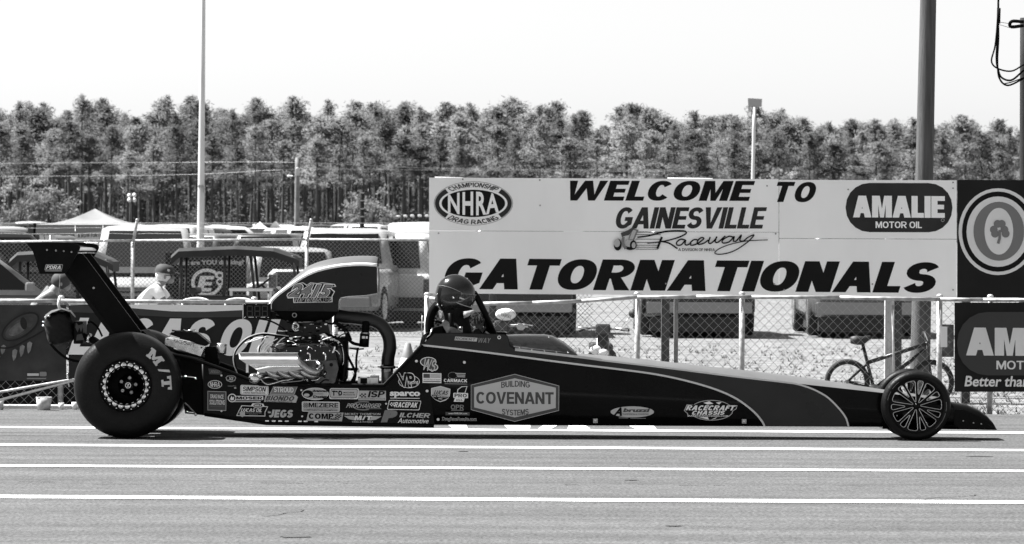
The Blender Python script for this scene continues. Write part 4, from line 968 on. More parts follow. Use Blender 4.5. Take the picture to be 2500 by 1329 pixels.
d = Print(lambda px: YSD(px) - .0095, .0007, .002); d.rect(1110, 822, 1164, 831, VLG, sh=2, sl=.06); d.text('ROBERT', 1112, 823.5, 1162, 829.5, VDG, .03, sh=2, sl=.06); d.text('WAY', 1166, 825, 1199, 837, VMG, .05, sh=3, sl=.03); d.build('name_strip', body)
d = decb(); d.text('W', 1441, 835, 1460, 850, VWHT, .08) if False else None

# ---- cockpit: windscreen, roll cage, seat back
mb = MB(); vs = []; fs = []; NU = 8
WSB = [(1236, 817, 843), (1250, 816, 849), (1290, 815.5, 854), (1330, 816, 859), (1350, 819, 861.5), (1380, 836, 865), (1400, 852, 868), (1409, 861, 869)]
for px, yt, yb in WSB:
    b = W(px, yb, YSD(px) + .004); zt = W(px, yt, YC).z; h = zt - b.z; hw = YC - b.y
    for k in range(NU + 1):
        a = math.pi*k/NU; vs.append(Vector((b.x, YC - hw*math.copysign(abs(math.cos(a))**.55, math.cos(a)), b.z + h*math.sin(a)**.7)))
for i in range(len(WSB)-1):
    for k in range(NU): a = i*(NU+1)+k; fs.append((a, a+1, a+NU+2, a+NU+1))
TINT = M('tinted_screen', .006, .07, spec=.4, alpha=.80, var=.2, scale=4)
mb.add(vs, fs, TINT, True); mb.build('windscreen', car, flip=False)
mb = MB()
for a, b in ((1269, 852), (1299, 855.5), (1330, 858.5), (1359, 860.5), (1387, 861.5), (1340, 824)): mb.ball(W(a, b, YSD(a) - .004), .0065, CHROME, 8)
mb.build('screen_rivet', car)
mb = MB(); mb.tube(spline([W(a, b, 32.66) for a, b in ((1052, 830), (1049, 800), (1052, 772), (1066, 748), (1092, 730), (1128, 722))], 5), .037, MATB, 14); mb.build('padded_roll_hoop', car)
mb = MB(); mb.tube([W(a, b, 32.62) for a, b in ((1156, 714), (1166, 728), (1184, 765), (1209, 822))], .026, SATB, 12); mb.tube([W(a, b, 32.84) for a, b in ((1100, 724), (1160, 722), (1176, 750), (1196, 822))], .02, SATB, 10)
mb.tube([W(a, b, 32.45) for a, b in ((1099, 765), (1103, 790), (1108, 822))], .019, SATB, 10); mb.tube(spline([W(a, b, 32.8) for a, b in ((1062, 783), (1080, 790), (1098, 808), (1104, 822))], 4), .011, SATB, 8); mb.build('roll_cage', car)
mb = MB(); mb.prism([W(a, b, 32.4) for a, b in ((1042, 822), (1052, 802), (1080, 796), (1084, 830), (1060, 836))], (0, .4, 0), MATB); mb.build('headrest', car)
mb = MB(); mb.tube([W(1034, 830, 32.3), W(1030, 800, 32.32), W(1031, 770, 32.32)], [.008, .005, .002], STEEL, 6); mb.tube([W(1040, 826, 32.27), W(1050, 818, 32.27), W(1056, 802, 32.27)], .006, CHROME, 6); mb.build('antenna', car)
mb = MB(); mb.prism([W(a, b, 32.30) for a, b in ((1024, 845), (1030, 822), (1043, 812), (1040, 826), (1031, 845))], (0, .6, 0), DKG); mb.build('cockpit_rear_lip', car)
mb = MB(); mb.prism([W(a, b, 32.29) for a, b in ((1040, 860), (1236, 860), (1236, 1030), (1066, 1030))], (0, .62, 0), MATB); mb.build('cockpit_tub', car)

# ---- rear wing
wing = thing if False else None
mb = MB(); air = [(76, 601), (95, 597), (130, 598), (165, 602), (186, 607), (190, 612), (184, 616), (150, 616), (105, 610), (78, 604)]
mb.prism([W(a, b, 31.90) for a, b in air], (0, 1.4, 0), SATB); wing = mb.build('rear_wing', car)
mb = MB(); mb.prism([W(a, b, 31.90) for a, b in ((180, 604.5), (188, 607), (192, 611), (191, 613), (182, 609))], (0, 1.38, 0), ALU); mb.tube([W(188, 618, 31.9), W(188, 618, 31.9) + Vector((0, 1.38, 0))], .006, CHROME, 8); mb.build('leading_edge', wing)
EP = dens([(65, 593), (95, 592), (128, 591.5), (165, 593), (190, 597), (196, 603), (195, 609)], 3) + [(183, 630), (170, 653)] + dens([(164, 663), (158, 668), (150, 669)], 2) + [(98, 669), (94, 660), (88, 636), (80, 614)]
for sgn in (1, -1):
    P = [W(a, b, 31.87) for a, b in EP]; P = P if sgn > 0 else [mir(p) for p in P]
    mb = MB(); mb.prism(P, (0, .014*sgn, 0), SATB); ep = mb.build('endplate', wing)
    if sgn > 0:
        mb = MB()
        for a, b in ((115, 610.5), (137, 612), (156, 613.5), (175, 615.5)): mb.ball(W(a, b, 31.868), .0085, STEEL, 8, (1, .5, 1))
        mb.build('rivet', wing)
        d = Print(31.868, .0007, .001); d.rect(109, 646, 151, 660, VLG, 2, sh=3); d.rect(110.2, 647.2, 150, 658.8, VBK, 1.5, sh=3); d.text('PDRA', 112.5, 648.5, 151, 657.5, VWHT, .045, sh=3); d.rect(111, 661.5, 151, 662.5, VLG); d.build('endplate_lettering', wing)
for sgn in (1, -1):
    for (poly, Y, th, m) in (([(158, 668), (172, 650), (198, 612), (208, 628), (340, 812), (272, 816)], 32.30, .02, SATB), ([(158, 668), (163, 662), (284, 816), (272, 820)], 32.292, .036, BLK), ([(204, 623), (210, 629), (346, 812), (338, 814)], 32.294, .03, SATB)):
        P = [W(a, b, Y) for a, b in poly]; P = P if sgn > 0 else [mir(p) for p in P]; mb = MB(); mb.prism(P, (0, th*sgn, 0), m); mb.build('wing_strut', wing)
mb = MB(); mb.lathe(W(229, 703.5, 32.298), (0, -1, 0), [(.010, 0), (.010, .003), (.004, .004), (.0001, .002)], ALU, 12); mb.build('strut_bolt', wing)
mb = MB(); mb.tube([W(147, 669, 31.88), W(146, 690, 32.0), W(145, 716, 32.1)], [.002, .003, .005], ALU, 6); mb.build('pull_cord', wing)
# mount under the wing reaching the axle
mb = MB(); mb.prism([W(a, b, 32.34) for a, b in ((268, 812), (350, 808), (400, 860), (380, 930), (300, 930))], (0, .5, 0), MATB); mb.build('wing_mount', wing)

# ---- parachute pack
CLOTH = M('black_chute_cloth', .014, .8, spec=.15, bump=.4, bscale=14); CLOTHG = M('grey_chute_cloth', .075, .8, spec=.15, var=.3, scale=12, bump=.5, bscale=16)
bm = bmesh.new(); bmesh.ops.create_icosphere(bm, subdivisions=4, radius=1); rnd = random.Random(3)
c = W(146, 802, 32.55)
for v in bm.verts:
    x, y, z = v.co; k = max(abs(x)*1.0, abs(y), abs(z))**.55
    v.co = Vector((x/k*.115, y/k*.15, z/k*.135)); v.co *= 1 + .035*math.sin(9*v.co.z*10 + 14*x) + .03*math.sin(30*x + 17*y)
    v.co = Matrix.Rotation(R(-14), 3, 'Y') @ v.co + c
mb = MB(); mb.frombm(bm, CLOTH, True); pack = mb.build('parachute_pack', car)
mb = MB(); mb.loft([[W(a, b, 32.40) for a, b in ((112, 776), (126, 764), (150, 755), (172, 762), (184, 776))], [W(a, b, 32.55) for a, b in ((110, 770), (126, 758), (150, 752), (174, 758), (185, 772))], [W(a, b, 32.72) for a, b in ((112, 776), (126, 762), (150, 755), (172, 760), (186, 776))]], CLOTHG, closed=False, caps=False); mb.build('pack_flap', pack)
mb = MB()
for a, b in ((112, 775), (120, 772), (108, 786), (107, 796)): mb.ball(W(a, b, 32.40), .010, CHROME, 8, (1.4, .7, .8))
mb.tube([W(146, 756, 32.5), W(143, 742, 32.5), W(146, 728, 32.5)], .012, VWHT, 8); mb.build('pack_clip', pack)
mb = MB(); mb.box(W(180, 785, 32.45), W(212, 838, 32.75), SATB, .006); mb.tube([W(160, 805, 32.5), W(230, 832, 32.5), W(270, 860, 32.5)], .032, SATB, 12); mb.tube([W(214, 824, 32.48), W(222, 827, 32.48)], .038, CHROME, 12); mb.build('chute_mount', pack)
d = Print(32.448, .0007, .001); d.poly([(184, 800), (186, 787), (192, 795), (206, 790), (198, 812), (194, 800), (190, 812)], VDG); d.poly([(188, 818), (200, 815), (206, 830), (186, 832)], VDG); d.build('mount_print', pack)
mb = MB(); mb.tube(spline([W(a, b, 32.42) for a, b in ((122, 838), (140, 858), (165, 876), (200, 884), (230, 880))], 5), .011, MATB, 8); mb.tube(spline([W(a, b, 32.55) for a, b in ((214, 786), (226, 788), (240, 802), (250, 822))], 5), .008, MATB, 8); mb.build('chute_strap', pack)
# ---- wheelie bars
mb = MB()
for yo in (32.35, 32.85):
    mb.tube([W(-190, 986, yo), W(0, 957.5, yo), W(165, 929, yo), W(250, 918, yo)], .011, ALU, 10)
    mb.tube([W(-190, 1030, yo), W(0, 977, yo), W(176, 930.5, yo), W(250, 925, yo)], .011, ALU, 10)
mb.tube([W(166, 916, 32.35), W(170, 945, 32.35)], .008, CHROME, 8); mb.ball(W(166, 914, 32.35), .012, CHROME, 8)
wb = mb.build('wheelie_bar', car)
mb = MB(); cc = W(-200, 1030, 32.6); mb.lathe((cc.x, 32.4, .06), (0, 1, 0), [(.0001, 0), (.055, 0), (.055, .04), (.0001, .04)], RUB, 20); mb.lathe((cc.x, 32.76, .06), (0, 1, 0), [(.0001, 0), (.055, 0), (.055, .04), (.0001, .04)], RUB, 20); mb.tube([(cc.x, 32.3, .06), (cc.x, 32.9, .06)], .01, STEEL, 8); mb.build('wheelie_wheel', wb)
# ================================================================== engine of the dragster
# ---- air scoop
SC = dens([(662, 741), (675, 725), (703, 704), (739, 679.5), (777, 662.5), (829, 651.5), (880, 648), (916, 649)], 3)
low = [(921, 655), (921.5, 716), (893, 721), (850, 723), (832, 727), (827, 735), (826, 761), (664, 759)]
SCOOP = M('scoop_paint', .016, .28, spec=.12, var=.15, scale=4); SCW = M('scoop_edge_highlight', .72, .3, spec=.4); SCL = M('scoop_lid_silver', .09, .4, spec=.3)
HW = .20
mb = MB(); P = [W(a, b, YC - HW) for a, b in SC + low]; mb.prism(P, (0, 2*HW, 0), SCOOP)
scoop = mb.build('air_scoop', car)
# crowned lid and rolled edge, whose sunlit gleam is painted on as white
mb = MB(); vs = []; fs = []; NK = 12
for i, (a, b) in enumerate(SC + [(921, 653)]):
    p = W(a, b, YC - HW); t = i/(len(SC)); h = .075*min(1, t*2.2)
    for k in range(NK + 1):
        u = k/NK; vs.append(Vector((p.x, p.y - .001 + (2*HW+.002)*u, p.z + .002 + h*math.sin(math.pi*u)**.6)))
for i in range(len(SC)):
    for k in range(NK): q = i*(NK+1)+k; fs.append((q, q+1, q+NK+2, q+NK+1))
mb.add(vs, fs, SCL, True); mb.build('scoop_lid', scoop, flip=False)
vs = []
edge = dens([(661, 757), (662, 741), (675, 725), (703, 704), (739, 679.5), (777, 662.5), (829, 651.5), (880, 648), (921, 650)], 3)
mb = MB(); mb.tube([W(a, b - 1.5, YC - HW + .012) for a, b in edge], .0165, SCW, 10); mb.build('rolled_edge', scoop)
mb = MB(); mb.tube([W(a, b - 1.5, YC + HW - .012) for a, b in edge], .0165, SCW, 10); mb.build('rolled_edge', scoop)
mb = MB(); mb.prism([W(a, b, YC - HW + .012) for a, b in ((921.7, 656), (923, 656), (923, 713), (921.7, 713))], (0, 2*HW - .024, 0), VBK); mb.build('mouth', scoop)
mb = MB(); mb.tube([W(922, 652, YC-HW+.002), W(922.5, 716, YC-HW+.002)], .006, ALU, 8); mb.tube([W(922, 717, YC-HW+.002), W(893, 722, YC-HW+.002), W(850, 724.5, YC-HW+.002), W(832, 728, YC-HW+.002)], .005, ALU, 8); mb.build('trim', scoop)
mb = MB(); rings = []
for x0, x1, y, hw in ((668, 824, 760, .17), (700, 800, 786, .12)):
    rings.append([W(x0, y, YC-hw), W(x1, y, YC-hw), W(x1, y, YC-hw) + Vector((0, 2*hw, 0)), W(x0, y, YC-hw) + Vector((0, 2*hw, 0))])
mb.loft(rings, MATB, smooth=False); mb.build('scoop_throat', scoop)
d = Print(YC - HW, .0007, .001)
num = lambda m, o, bo: d.text('2415', 703 + o, 692 + o, 816 - o, 727 - o, m, bo, sh=16, sl=.02)
d.poly([(700, 722), (703, 716), (722, 706), (718, 700), (724, 693), (740, 690), (750, 696), (758, 690), (776, 692), (786, 690), (818, 694), (821, 700), (806, 702), (818, 712), (812, 724), (812, 738), (717, 740), (716, 728), (703, 729)], VWHT)
d.poly([(702, 722), (705, 717), (724, 706.5), (720, 700.5), (725, 694.5), (740, 691.5), (749, 698), (759, 691.5), (776, 693.5), (787, 691.5), (816, 695.5), (818, 699), (803, 703), (816, 713), (810, 723), (810, 736.5), (719, 738.5), (718, 726.5), (704, 727.5)], VBK)
num(VWHT, 0, .10); num(VBK, 1.2, .055); num(VMG, 2.0, .02)
d.text('TOP DRAGSTER', 717, 726, 811, 740, VLG, .05, sh=4, sl=-.01); d.text('TOP DRAGSTER', 718.5, 727.5, 810, 738.5, VDG, .005, sh=4, sl=-.01)
d.build('race_number', scoop, 'outlined slanted race number')
# ---- big air hose
mb = MB(); path = spline([W(a, b, 32.58) for a, b in ((818, 770), (845, 774.5), (880, 778), (910, 783), (934, 797), (949, 822), (952, 850), (948, 872), (947, 892))], 6)
mb.tube(path, .0535, M('hose_black', .016, .36, spec=.3, var=.2, scale=9), 20); mb.build('air_hose', car)
mb = MB(); mb.lathe(W(947, 896, 32.58), (0, 0, 1), [(.05, -.018), (.062, -.014), (.062, .008), (.05, .012)], SATB, 20); mb.tube([W(922, 896, 32.52), W(972, 897, 32.52)], .006, STEEL, 6); mb.build('hose_clamp', car)
mb = MB(); mb.lathe(W(945.5, 922, 32.58), (0, 0, 1), [(.049, -.09), (.049, .07), (.046, .075)], M('grey_metal_pipe', .22, .4, metal=.7, var=.2, scale=10), 20); mb.lathe(W(945.5, 905, 32.58), (0, 0, 1), [(.051, -.008), (.051, .008)], ALU, 20)
mb.box(W(938, 898, 32.525), W(954, 907, 32.535), VLG); mb.build('intake_pipe', car)
mb = MB(); mb.lathe(W(893, 800, 32.55), (.06, 0, 1), [(.0001, -.05), (.03, -.05), (.033, .05), (.0001, .06)], MATB, 16); mb.lathe(W(892, 814, 32.55), (.06, 0, 1), [(.038, -.008), (.038, .008)], STEEL, 16); mb.lathe(W(890, 830, 32.55), (.06, 0, 1), [(.0001, -.062), (.040, -.058), (.040, .05), (.0001, .052)], SATB, 18)
mb.box(W(884, 821, 32.505), W(891, 827, 32.515), ALU); mb.box(W(893, 821.5, 32.505), W(898, 827, 32.515), ALU); mb.build('blow_off_valve', car)
# ---- battery / boxes on the floor
mb = MB(); mb.box(W(874, 921, 32.35), W(903, 942, 32.5), SATB, .004)
for a in (874, 897): mb.box(W(a, 920, 32.34), W(a+6, 942, 32.36), ALU)
mb.box(W(874, 920, 32.34), W(903, 923, 32.36), ALU); mb.build('pump_bracket', car)
mb = MB(); mb.box(W(903.5, 922.5, 32.34), W(926, 943, 32.5), ALU, .004); mb.box(W(904, 918, 32.35), W(926, 921.5, 32.5), STEEL, .003); mb.build('vacuum_tank', car)
# ---- display board
mb = MB(); mb.box(W(595, 741.5, 32.30), W(660.5, 779, 32.30) + Vector((0, .05, 0)), SATB, .004)
dial = mb.build('dial_board', car)
mb = MB(); seg = M('unlit_segment', .010, .5)
for k in range(3):
    x0 = 604 + 18.5*k
    for (a, b, c_, e) in ((0, 0, 12, 2.4), (0, 12.5, 12, 2.4), (0, 25, 12, 2.4), (-1.2, 1, 2.2, 11.5), (11, 1, 2.2, 11.5), (-1.2, 14, 2.2, 11.5), (11, 14, 2.2, 11.5)): mb.box(W(x0+a, 746.5+b, 32.297), W(x0+a+c_, 746.5+b+e, 32.30), seg)
mb.build('digit_segment', dial)
mb = MB()
for a in (599, 626, 655):
    for b in (743.5, 775): mb.ball(W(a, b, 32.298), .0045, CHROME, 6)
mb.box(W(607, 774, 32.297), W(620, 775.6, 32.3), ALU); mb.box(W(637, 774, 32.297), W(648, 775.6, 32.3), ALU); mb.box(W(592.5, 742, 32.31), W(595, 779, 32.34), ALU); mb.build('board_screw', dial)
mb = MB(); mb.tube([W(650, 775, 32.34), W(668, 772, 32.45), W(700, 780, 32.5)], .012, SATB, 8); mb.prism([W(a, b, 32.36) for a, b in ((660, 760), (676, 764), (672, 778), (660, 780))], (0, .02, 0), SATB); mb.build('board_bracket', dial)
# ---- block, heads, covers
ENG = M('engine_black', .008, .3, spec=.2, var=.4, scale=22); ENGG = M('engine_grey', .06, .38, metal=.4, var=.4, scale=16); PAINTD = M('gloss_valve_cover', .010, .14, spec=.3, var=.2, scale=8)
mb = MB(); mb.box(W(640, 868, YC-.2), W(826, 945, YC-.2) + Vector((0, .4, 0)), ENG, .02); eng = mb.build('engine_block', car)
for sgn in (1, -1):
    mb = MB(); P = [W(a, b, 32.27) for a, b in ((664, 858), (700, 848), (800, 847), (818, 856), (822, 880), (668, 880))]
    P = P if sgn > 0 else [mir(p) for p in P]; Q = [p + Vector((0, sgn*.12, .05)) for p in P]; mb.loft([P, Q], PAINTD, smooth=False); mb.build('valve_cover', eng)
    mb = MB(); P = [W(a, b, 32.25) for a, b in ((660, 881), (824, 881), (820, 918), (664, 918))]; P = P if sgn > 0 else [mir(p) for p in P]; mb.prism(P, (0, sgn*.16, 0), ENGG); mb.build('cylinder_head', eng)
mb = MB()
for a in (757, 795):
    mb.tube(spline([W(a, 882, 32.245), W(a, 868, 32.235), W(a-3, 863, 32.235), W(a-7, 865, 32.24)], 3), .0075, CHROME, 8)
for a in range(745, 778, 5): mb.ball(W(a, 880.5, 32.24), .0055, CHROME, 6)
for a in (672, 700, 735, 770, 805): mb.ball(W(a, 857, 32.262), .006, CHROME, 6)
mb.tube(spline([W(a, b, 32.24) for a, b in ((812, 863), (817, 853), (818, 846))], 3), .009, CHROME, 8); mb.build('cover_bolt', eng)
mb = MB(); P = [(690, 850), (705, 790), (800, 786), (815, 850)]; mb.prism([W(a, b, 32.42) for a, b in P], (0, .36, 0), ENG)
mb.box(W(700, 822, 32.36), W(795, 842, 32.40), SATB, .006); mb.build('intake_manifold', eng)
mb = MB(); mb.lathe(W(722, 798, 32.38), (0, 1, 0), [(.0001, 0), (.03, 0), (.035, .06), (.0001, .08)], STEEL, 18); mb.lathe(W(722, 797, 32.36), (0, 1, 0), [(.018, 0), (.028, .0), (.028, .02)], CHROME, 18); mb.lathe(W(719, 770, 32.40), (0, 1, 0), [(.014, 0), (.02, 0), (.02, .04)], STEEL, 14); mb.build('throttle_body', eng)
# blower drive: ring, pulleys and belt at the front
mb = MB(); c = W(838, 876, 32.6); mb.lathe(c, (1, 0, 0), [(.0001, -.03), (.17, -.03), (.185, -.01), (.185, .025), (.16, .04), (.0001, .04)], SATB, 36); mb.build('blower_housing', eng)
mb = MB(); mb.lathe(W(828, 868, 32.45), (1, 0, 0), [(.0001, -.02), (.085, -.02), (.085, .04), (.0001, .04)], ENGG, 28); mb.lathe(W(815, 905, 32.4), (1, 0, 0), [(.0001, -.02), (.1, -.02), (.1, .03), (.0001, .03)], ENGG, 28); mb.lathe(W(832, 840, 32.5), (1, 0, 0), [(.0001, 0), (.06, 0), (.06, .05), (.0001, .05)], ENG, 24); mb.build('pulley', eng)
mb = MB(); mb.tube(spline([W(a, b, 32.38) for a, b in ((826, 828), (835, 836), (841, 862), (842, 895), (836, 930))], 4), [.022]*17, SATB, 10); mb.tube(spline([W(a, b, 32.34) for a, b in ((836, 848), (839, 868), (839, 884), (836, 892))], 4), .004, CHROME, 6); mb.build('drive_belt', eng)
mb = MB(); mb.prism([W(a, b, 32.24) for a, b in ((770, 884), (822, 880), (827, 900), (818, 935), (770, 938))], (0, .02, 0), ENGG); mb.disc(W(809, 891, 32.238), (0, -1, 0), .015, .004, SATB, 14); mb.disc(W(792, 911, 32.238), (0, -1, 0), .022, .006, SATB, 14); mb.tube([W(788, 918, 32.23), W(796, 911, 32.23)], .006, CHROME, 8); mb.build('front_plate', eng)
# ---- exhaust: wide flat collector and four pipes
mb = MB(); rings = []
for (xa, xb_, xc, xd) in ((583, 585, 604, 600), (726, 726.5, 738, 734)):
    rings.append([W(xa, 862.5, 32.10), W(xb_, 877, 32.015), W(xc, 890.5, 32.06), W(xd, 884, 32.16)])
COLL = M('collector_metal', .72, .45, metal=.25, var=.12, scale=12)
mb.loft(rings, COLL, smooth=False); hd = mb.build('exhaust_collector', car); HCH = M('header_chrome', .34, .2, metal=1.0, var=.3, scale=14)
mb = MB(); mb.prism([W(a, b, 32.05) for a, b in ((583, 861.5), (727, 861.5), (727, 863.5), (583, 863.5))], (0, .09, 0), ALU); mb.box(W(601, 886, 32.08), W(607, 910, 32.09), COLL); mb.build('collector_flange', hd)
mb = MB(); A = [W(a, b, 32.055) for a, b in ((606, 890), (738, 890))]; B = [W(a, b, 32.05) for a, b in ((628, 904), (752, 904))]; D = [W(a, b, 32.12) for a, b in ((640, 914), (758, 914))]
vs = A + B + D; mb.add(vs, [(0, 1, 3, 2), (2, 3, 5, 4)], CHROME, True); mb.build('collector_skirt', hd)
for i in range(4):
    mb = MB(); x = 646 + 28*i; mb.tube(spline([W(x, 897, 32.09), W(x+14, 912, 32.09), W(x+34, 919, 32.12), W(x+54, 912, 32.2), W(x+58, 900, 32.28)], 5), .022, HCH, 14); mb.build('header_pipe', hd)
mb = MB(); mb.tube(spline([W(731, 884, 32.08), W(745, 897, 32.07), W(762, 909, 32.09), W(779, 908, 32.15), W(785, 896, 32.22), W(775, 887, 32.27)], 5), .030, HCH, 16); mb.build('header_pipe', hd)
mb = MB(); mb.ball(W(622, 924, 32.2), .042, CHROME, 18, (1.25, .8, 1)); mb.ball(W(634, 917, 32.19), .03, CHROME, 16); mb.build('starter_motor', eng)
mb = MB()
for (pts_, r_, m_) in (
    (((634, 922), (645, 935), (656, 939), (668, 936)), .006, CHROME), (((664, 938), (690, 930), (715, 926)), .005, CHROME), (((640, 925), (660, 922), (680, 929)), .004, STEEL),
    (((686, 934), (716, 932), (738, 929), (741, 920)), .005, STEEL), (((700, 930), (722, 922), (735, 917)), .005, CHROME), (((760, 929), (775, 928), (782, 921)), .004, CHROME)):
    mb.tube(spline([W(a, b, 32.2) for a, b in pts_], 4), r_, m_, 7)
mb.build('plumbing', eng)
# ---- hoses and plug wires
mb = MB(); mb.tube(spline([W(a, b, 32.36) for a, b in ((582, 915), (573, 890), (572, 866), (583, 846), (606, 826), (640, 816), (675, 819), (705, 823), (735, 825))], 5), .011, MATB, 10); mb.tube(spline([W(a, b, 32.345) for a, b in ((581, 914), (571.5, 890), (571, 866), (582, 845), (605, 824.5), (640, 814), (675, 817), (705, 821))], 5), .004, VLG, 6)
mb.build('breather_hose', eng)
mb = MB()
for (pts_, yy) in ((((598, 838), (620, 832), (650, 822)), 32.4), (((600, 840), (622, 827), (640, 824)), 32.42), (((630, 862), (633, 845), (646, 828)), 32.3), (((635, 862), (640, 845), (655, 832)), 32.3), (((640, 863), (648, 848), (662, 836), (678, 827)), 32.3), (((645, 863), (655, 848), (668, 838)), 32.3), (((671, 862), (673, 845), (686, 830), (696, 824)), 32.3), (((628, 863), (628, 852), (640, 838), (650, 822)), 32.33)):
    mb.tube(spline([W(a, b, yy) for a, b in pts_], 4), .0042, VWHT, 6)
mb.build('plug_wire', eng)
mb = MB(); mb.ball(W(652, 860, 32.3), .018, CHROME, 12, (1, .7, .8)); mb.prism([W(a, b, 32.34) for a, b in ((642, 840), (655, 838), (659, 858), (640, 860))], (0, .04, 0), ALU); mb.build('coil', eng)
mb = MB(); rnd = random.Random(21)
for (pts_, r_) in ((((630, 778), (660, 784), (690, 800), (700, 815)), .007), (((700, 785), (740, 795), (790, 812), (830, 830)), .011), (((815, 786), (838, 800), (850, 826), (862, 838), (878, 842)), .013), (((842, 835), (850, 870), (862, 895), (868, 915), (862, 940)), .011), (((874, 850), (870, 880), (870, 905), (862, 925), (852, 942)), .009), (((855, 850), (870, 853), (888, 852)), .006), (((826, 800), (845, 812), (846, 850), (846, 900)), .012), (((830, 905), (842, 930), (835, 945)), .009), (((800, 790), (824, 792), (846, 806), (858, 830)), .009), (((845, 900), (856, 902), (872, 901)), .012)):
    mb.tube(spline([W(a, b, 32.4 + rnd.uniform(-.05, .05)) for a, b in pts_], 5), r_, MATB, 8)
mb.build('hose', eng)
mb = MB()
for (a, b, r_) in ((721, 788, .010), (796, 792, .011), (711, 826, .014), (757, 825, .010), (809, 829, .013), (800, 846, .009), (786, 838, .012), (741, 825, .008), (824, 800, .007), (833, 805, .006), (700, 808, .007), (784, 798, .006), (745, 800, .006), (760, 792, .005), (846, 812, .006), (818, 812, .006), (730, 843, .006), (751, 845, .005), (776, 844, .005), (790, 822, .006)):
    mb = MB(); mb.box(W(a, b, 32.30) - Vector((r_, .01, r_*.7)), W(a, b, 32.30) + Vector((r_, .01, r_*.7)), CHROME if r_ > .0065 else STEEL, r_*.3); mb.build('fitting', eng)
mb = MB()
mb.tube([W(679, 808, 32.35), W(697, 809, 32.35)], .007, CHROME, 8); mb.tube([W(716, 824, 32.33), W(735, 822, 32.33)], .006, CHROME, 8); mb.tube(spline([W(a, b, 32.34) for a, b in ((714, 800), (720, 808), (730, 806))], 3), .006, CHROME, 8)
mb.tube(spline([W(a, b, 32.3) for a, b in ((810, 829), (825, 833), (836, 845))], 3), .006, CHROME, 8); mb.prism([W(a, b, 32.36) for a, b in ((780, 818), (792, 814), (806, 826), (800, 832))], (0, .03, 0), ALU); mb.build('fuel_line', eng)
mb = MB()
for k in range(70):
    a, b = rnd.uniform(698, 850), rnd.uniform(784, 850); L_ = rnd.uniform(.012, .05); an = rnd.uniform(-.7, .3)
    p = W(a, b, 32.4 + rnd.uniform(-.06, .1)); mb.tube([p, p + Vector((L_*math.cos(an), rnd.uniform(-.01, .01), L_*math.sin(an)))], rnd.uniform(.003, .009), rnd.choice([ENG, MATB, ENGG, STEEL, SATB, MATB]), 6)
mb.build('injector_lines', eng)
mb = MB()
for k in range(46):     # small lines, clips and studs over the covers and under the pipes
    a, b = rnd.uniform(640, 832), rnd.choice([rnd.uniform(822, 860), rnd.uniform(915, 938)]); L_ = rnd.uniform(.02, .09); an = rnd.uniform(-.5, .5); p = W(a, b, 32.22 + rnd.uniform(-.02, .02)); q = p + Vector((L_*math.cos(an), 0, L_*math.sin(an)))
    mb.tube(spline([p, p.lerp(q, .5) + Vector((0, 0, rnd.uniform(-.02, .02))), q], 3), rnd.uniform(.0025, .0065), rnd.choice([MATB, MATB, SATB, SATB, STEEL, CHROME]), 6)
o = mb.build('small_lines', eng); o['kind'] = 'stuff'
mb = MB(); mb.tube([W(814, 941, 32.3), W(845, 941.5, 32.3)], .004, ALU, 6); mb.tube([W(827, 935, 32.3), W(828, 942, 32.3)], .004, ALU, 6); mb.prism([W(a, b, 32.3) for a, b in ((806, 939), (813, 928), (815, 939))], (0, .01, 0), ALU); mb.build('motor_mount', eng)
# ---- oil tank, breather can and linkage above the rear axle
mb = MB(); P = [W(a, b, 32.30) for a, b in ((404, 826), (497, 846), (499, 851), (490, 870), (402, 842))]; mb.prism(P, (0, .45, 0), M('polished_tank', .52, .22, metal=.8, var=.25, scale=14, bump=.06, bscale=18)); tank = mb.build('tail_box', car)
d = Print(32.30, .0007, .001); d.text('RACECRAFT', 425, 827, 475, 836.5, VBK, .0, sl=.21); d.build('lettering', tank)
mb = MB()
for a, b in ((410, 828), (452, 835), (492, 849)): mb.ball(W(a, b, 32.295), .007, SATB, 8)
mb.build('rivet', tank)
mb = MB()
for (p0, p1) in (((420, 807), (470, 812)), ((448, 806), (505, 832)), ((418, 812), (440, 818)), ((470, 812), (500, 836)), ((455, 809), (478, 806))): mb.tube([W(*p0, 32.5), W(*p1, 32.5)], .008, random.choice([CHROME, SATB, STEEL]), 8)
mb.prism([W(a, b, 32.45) for a, b in ((412, 816), (430, 809), (480, 812), (512, 838), (500, 846))], (0, .2, 0), SATB); mb.build('shift_linkage', car)
mb = MB(); mb.lathe(W(541, 852, 32.5), (.05, 0, 1), [(.0001, -.042), (.04, -.042), (.044, -.03), (.044, .035), (.036, .045), (.0001, .045)], ALU, 20); mb.lathe(W(541, 842, 32.5), (.05, 0, 1), [(.046, -.006), (.046, .006)], CHROME, 20); mb.tube([W(500, 852, 32.5), W(530, 860, 32.5)], .02, SATB, 10); mb.tube([W(528, 868, 32.5), W(534, 880, 32.5), W(530, 900, 32.5)], .012, SATB, 8); mb.prism([W(a, b, 32.45) for a, b in ((500, 848), (527, 846), (535, 888), (520, 905), (500, 880))], (0, .2, 0), MATB); mb.build('breather_can', car)

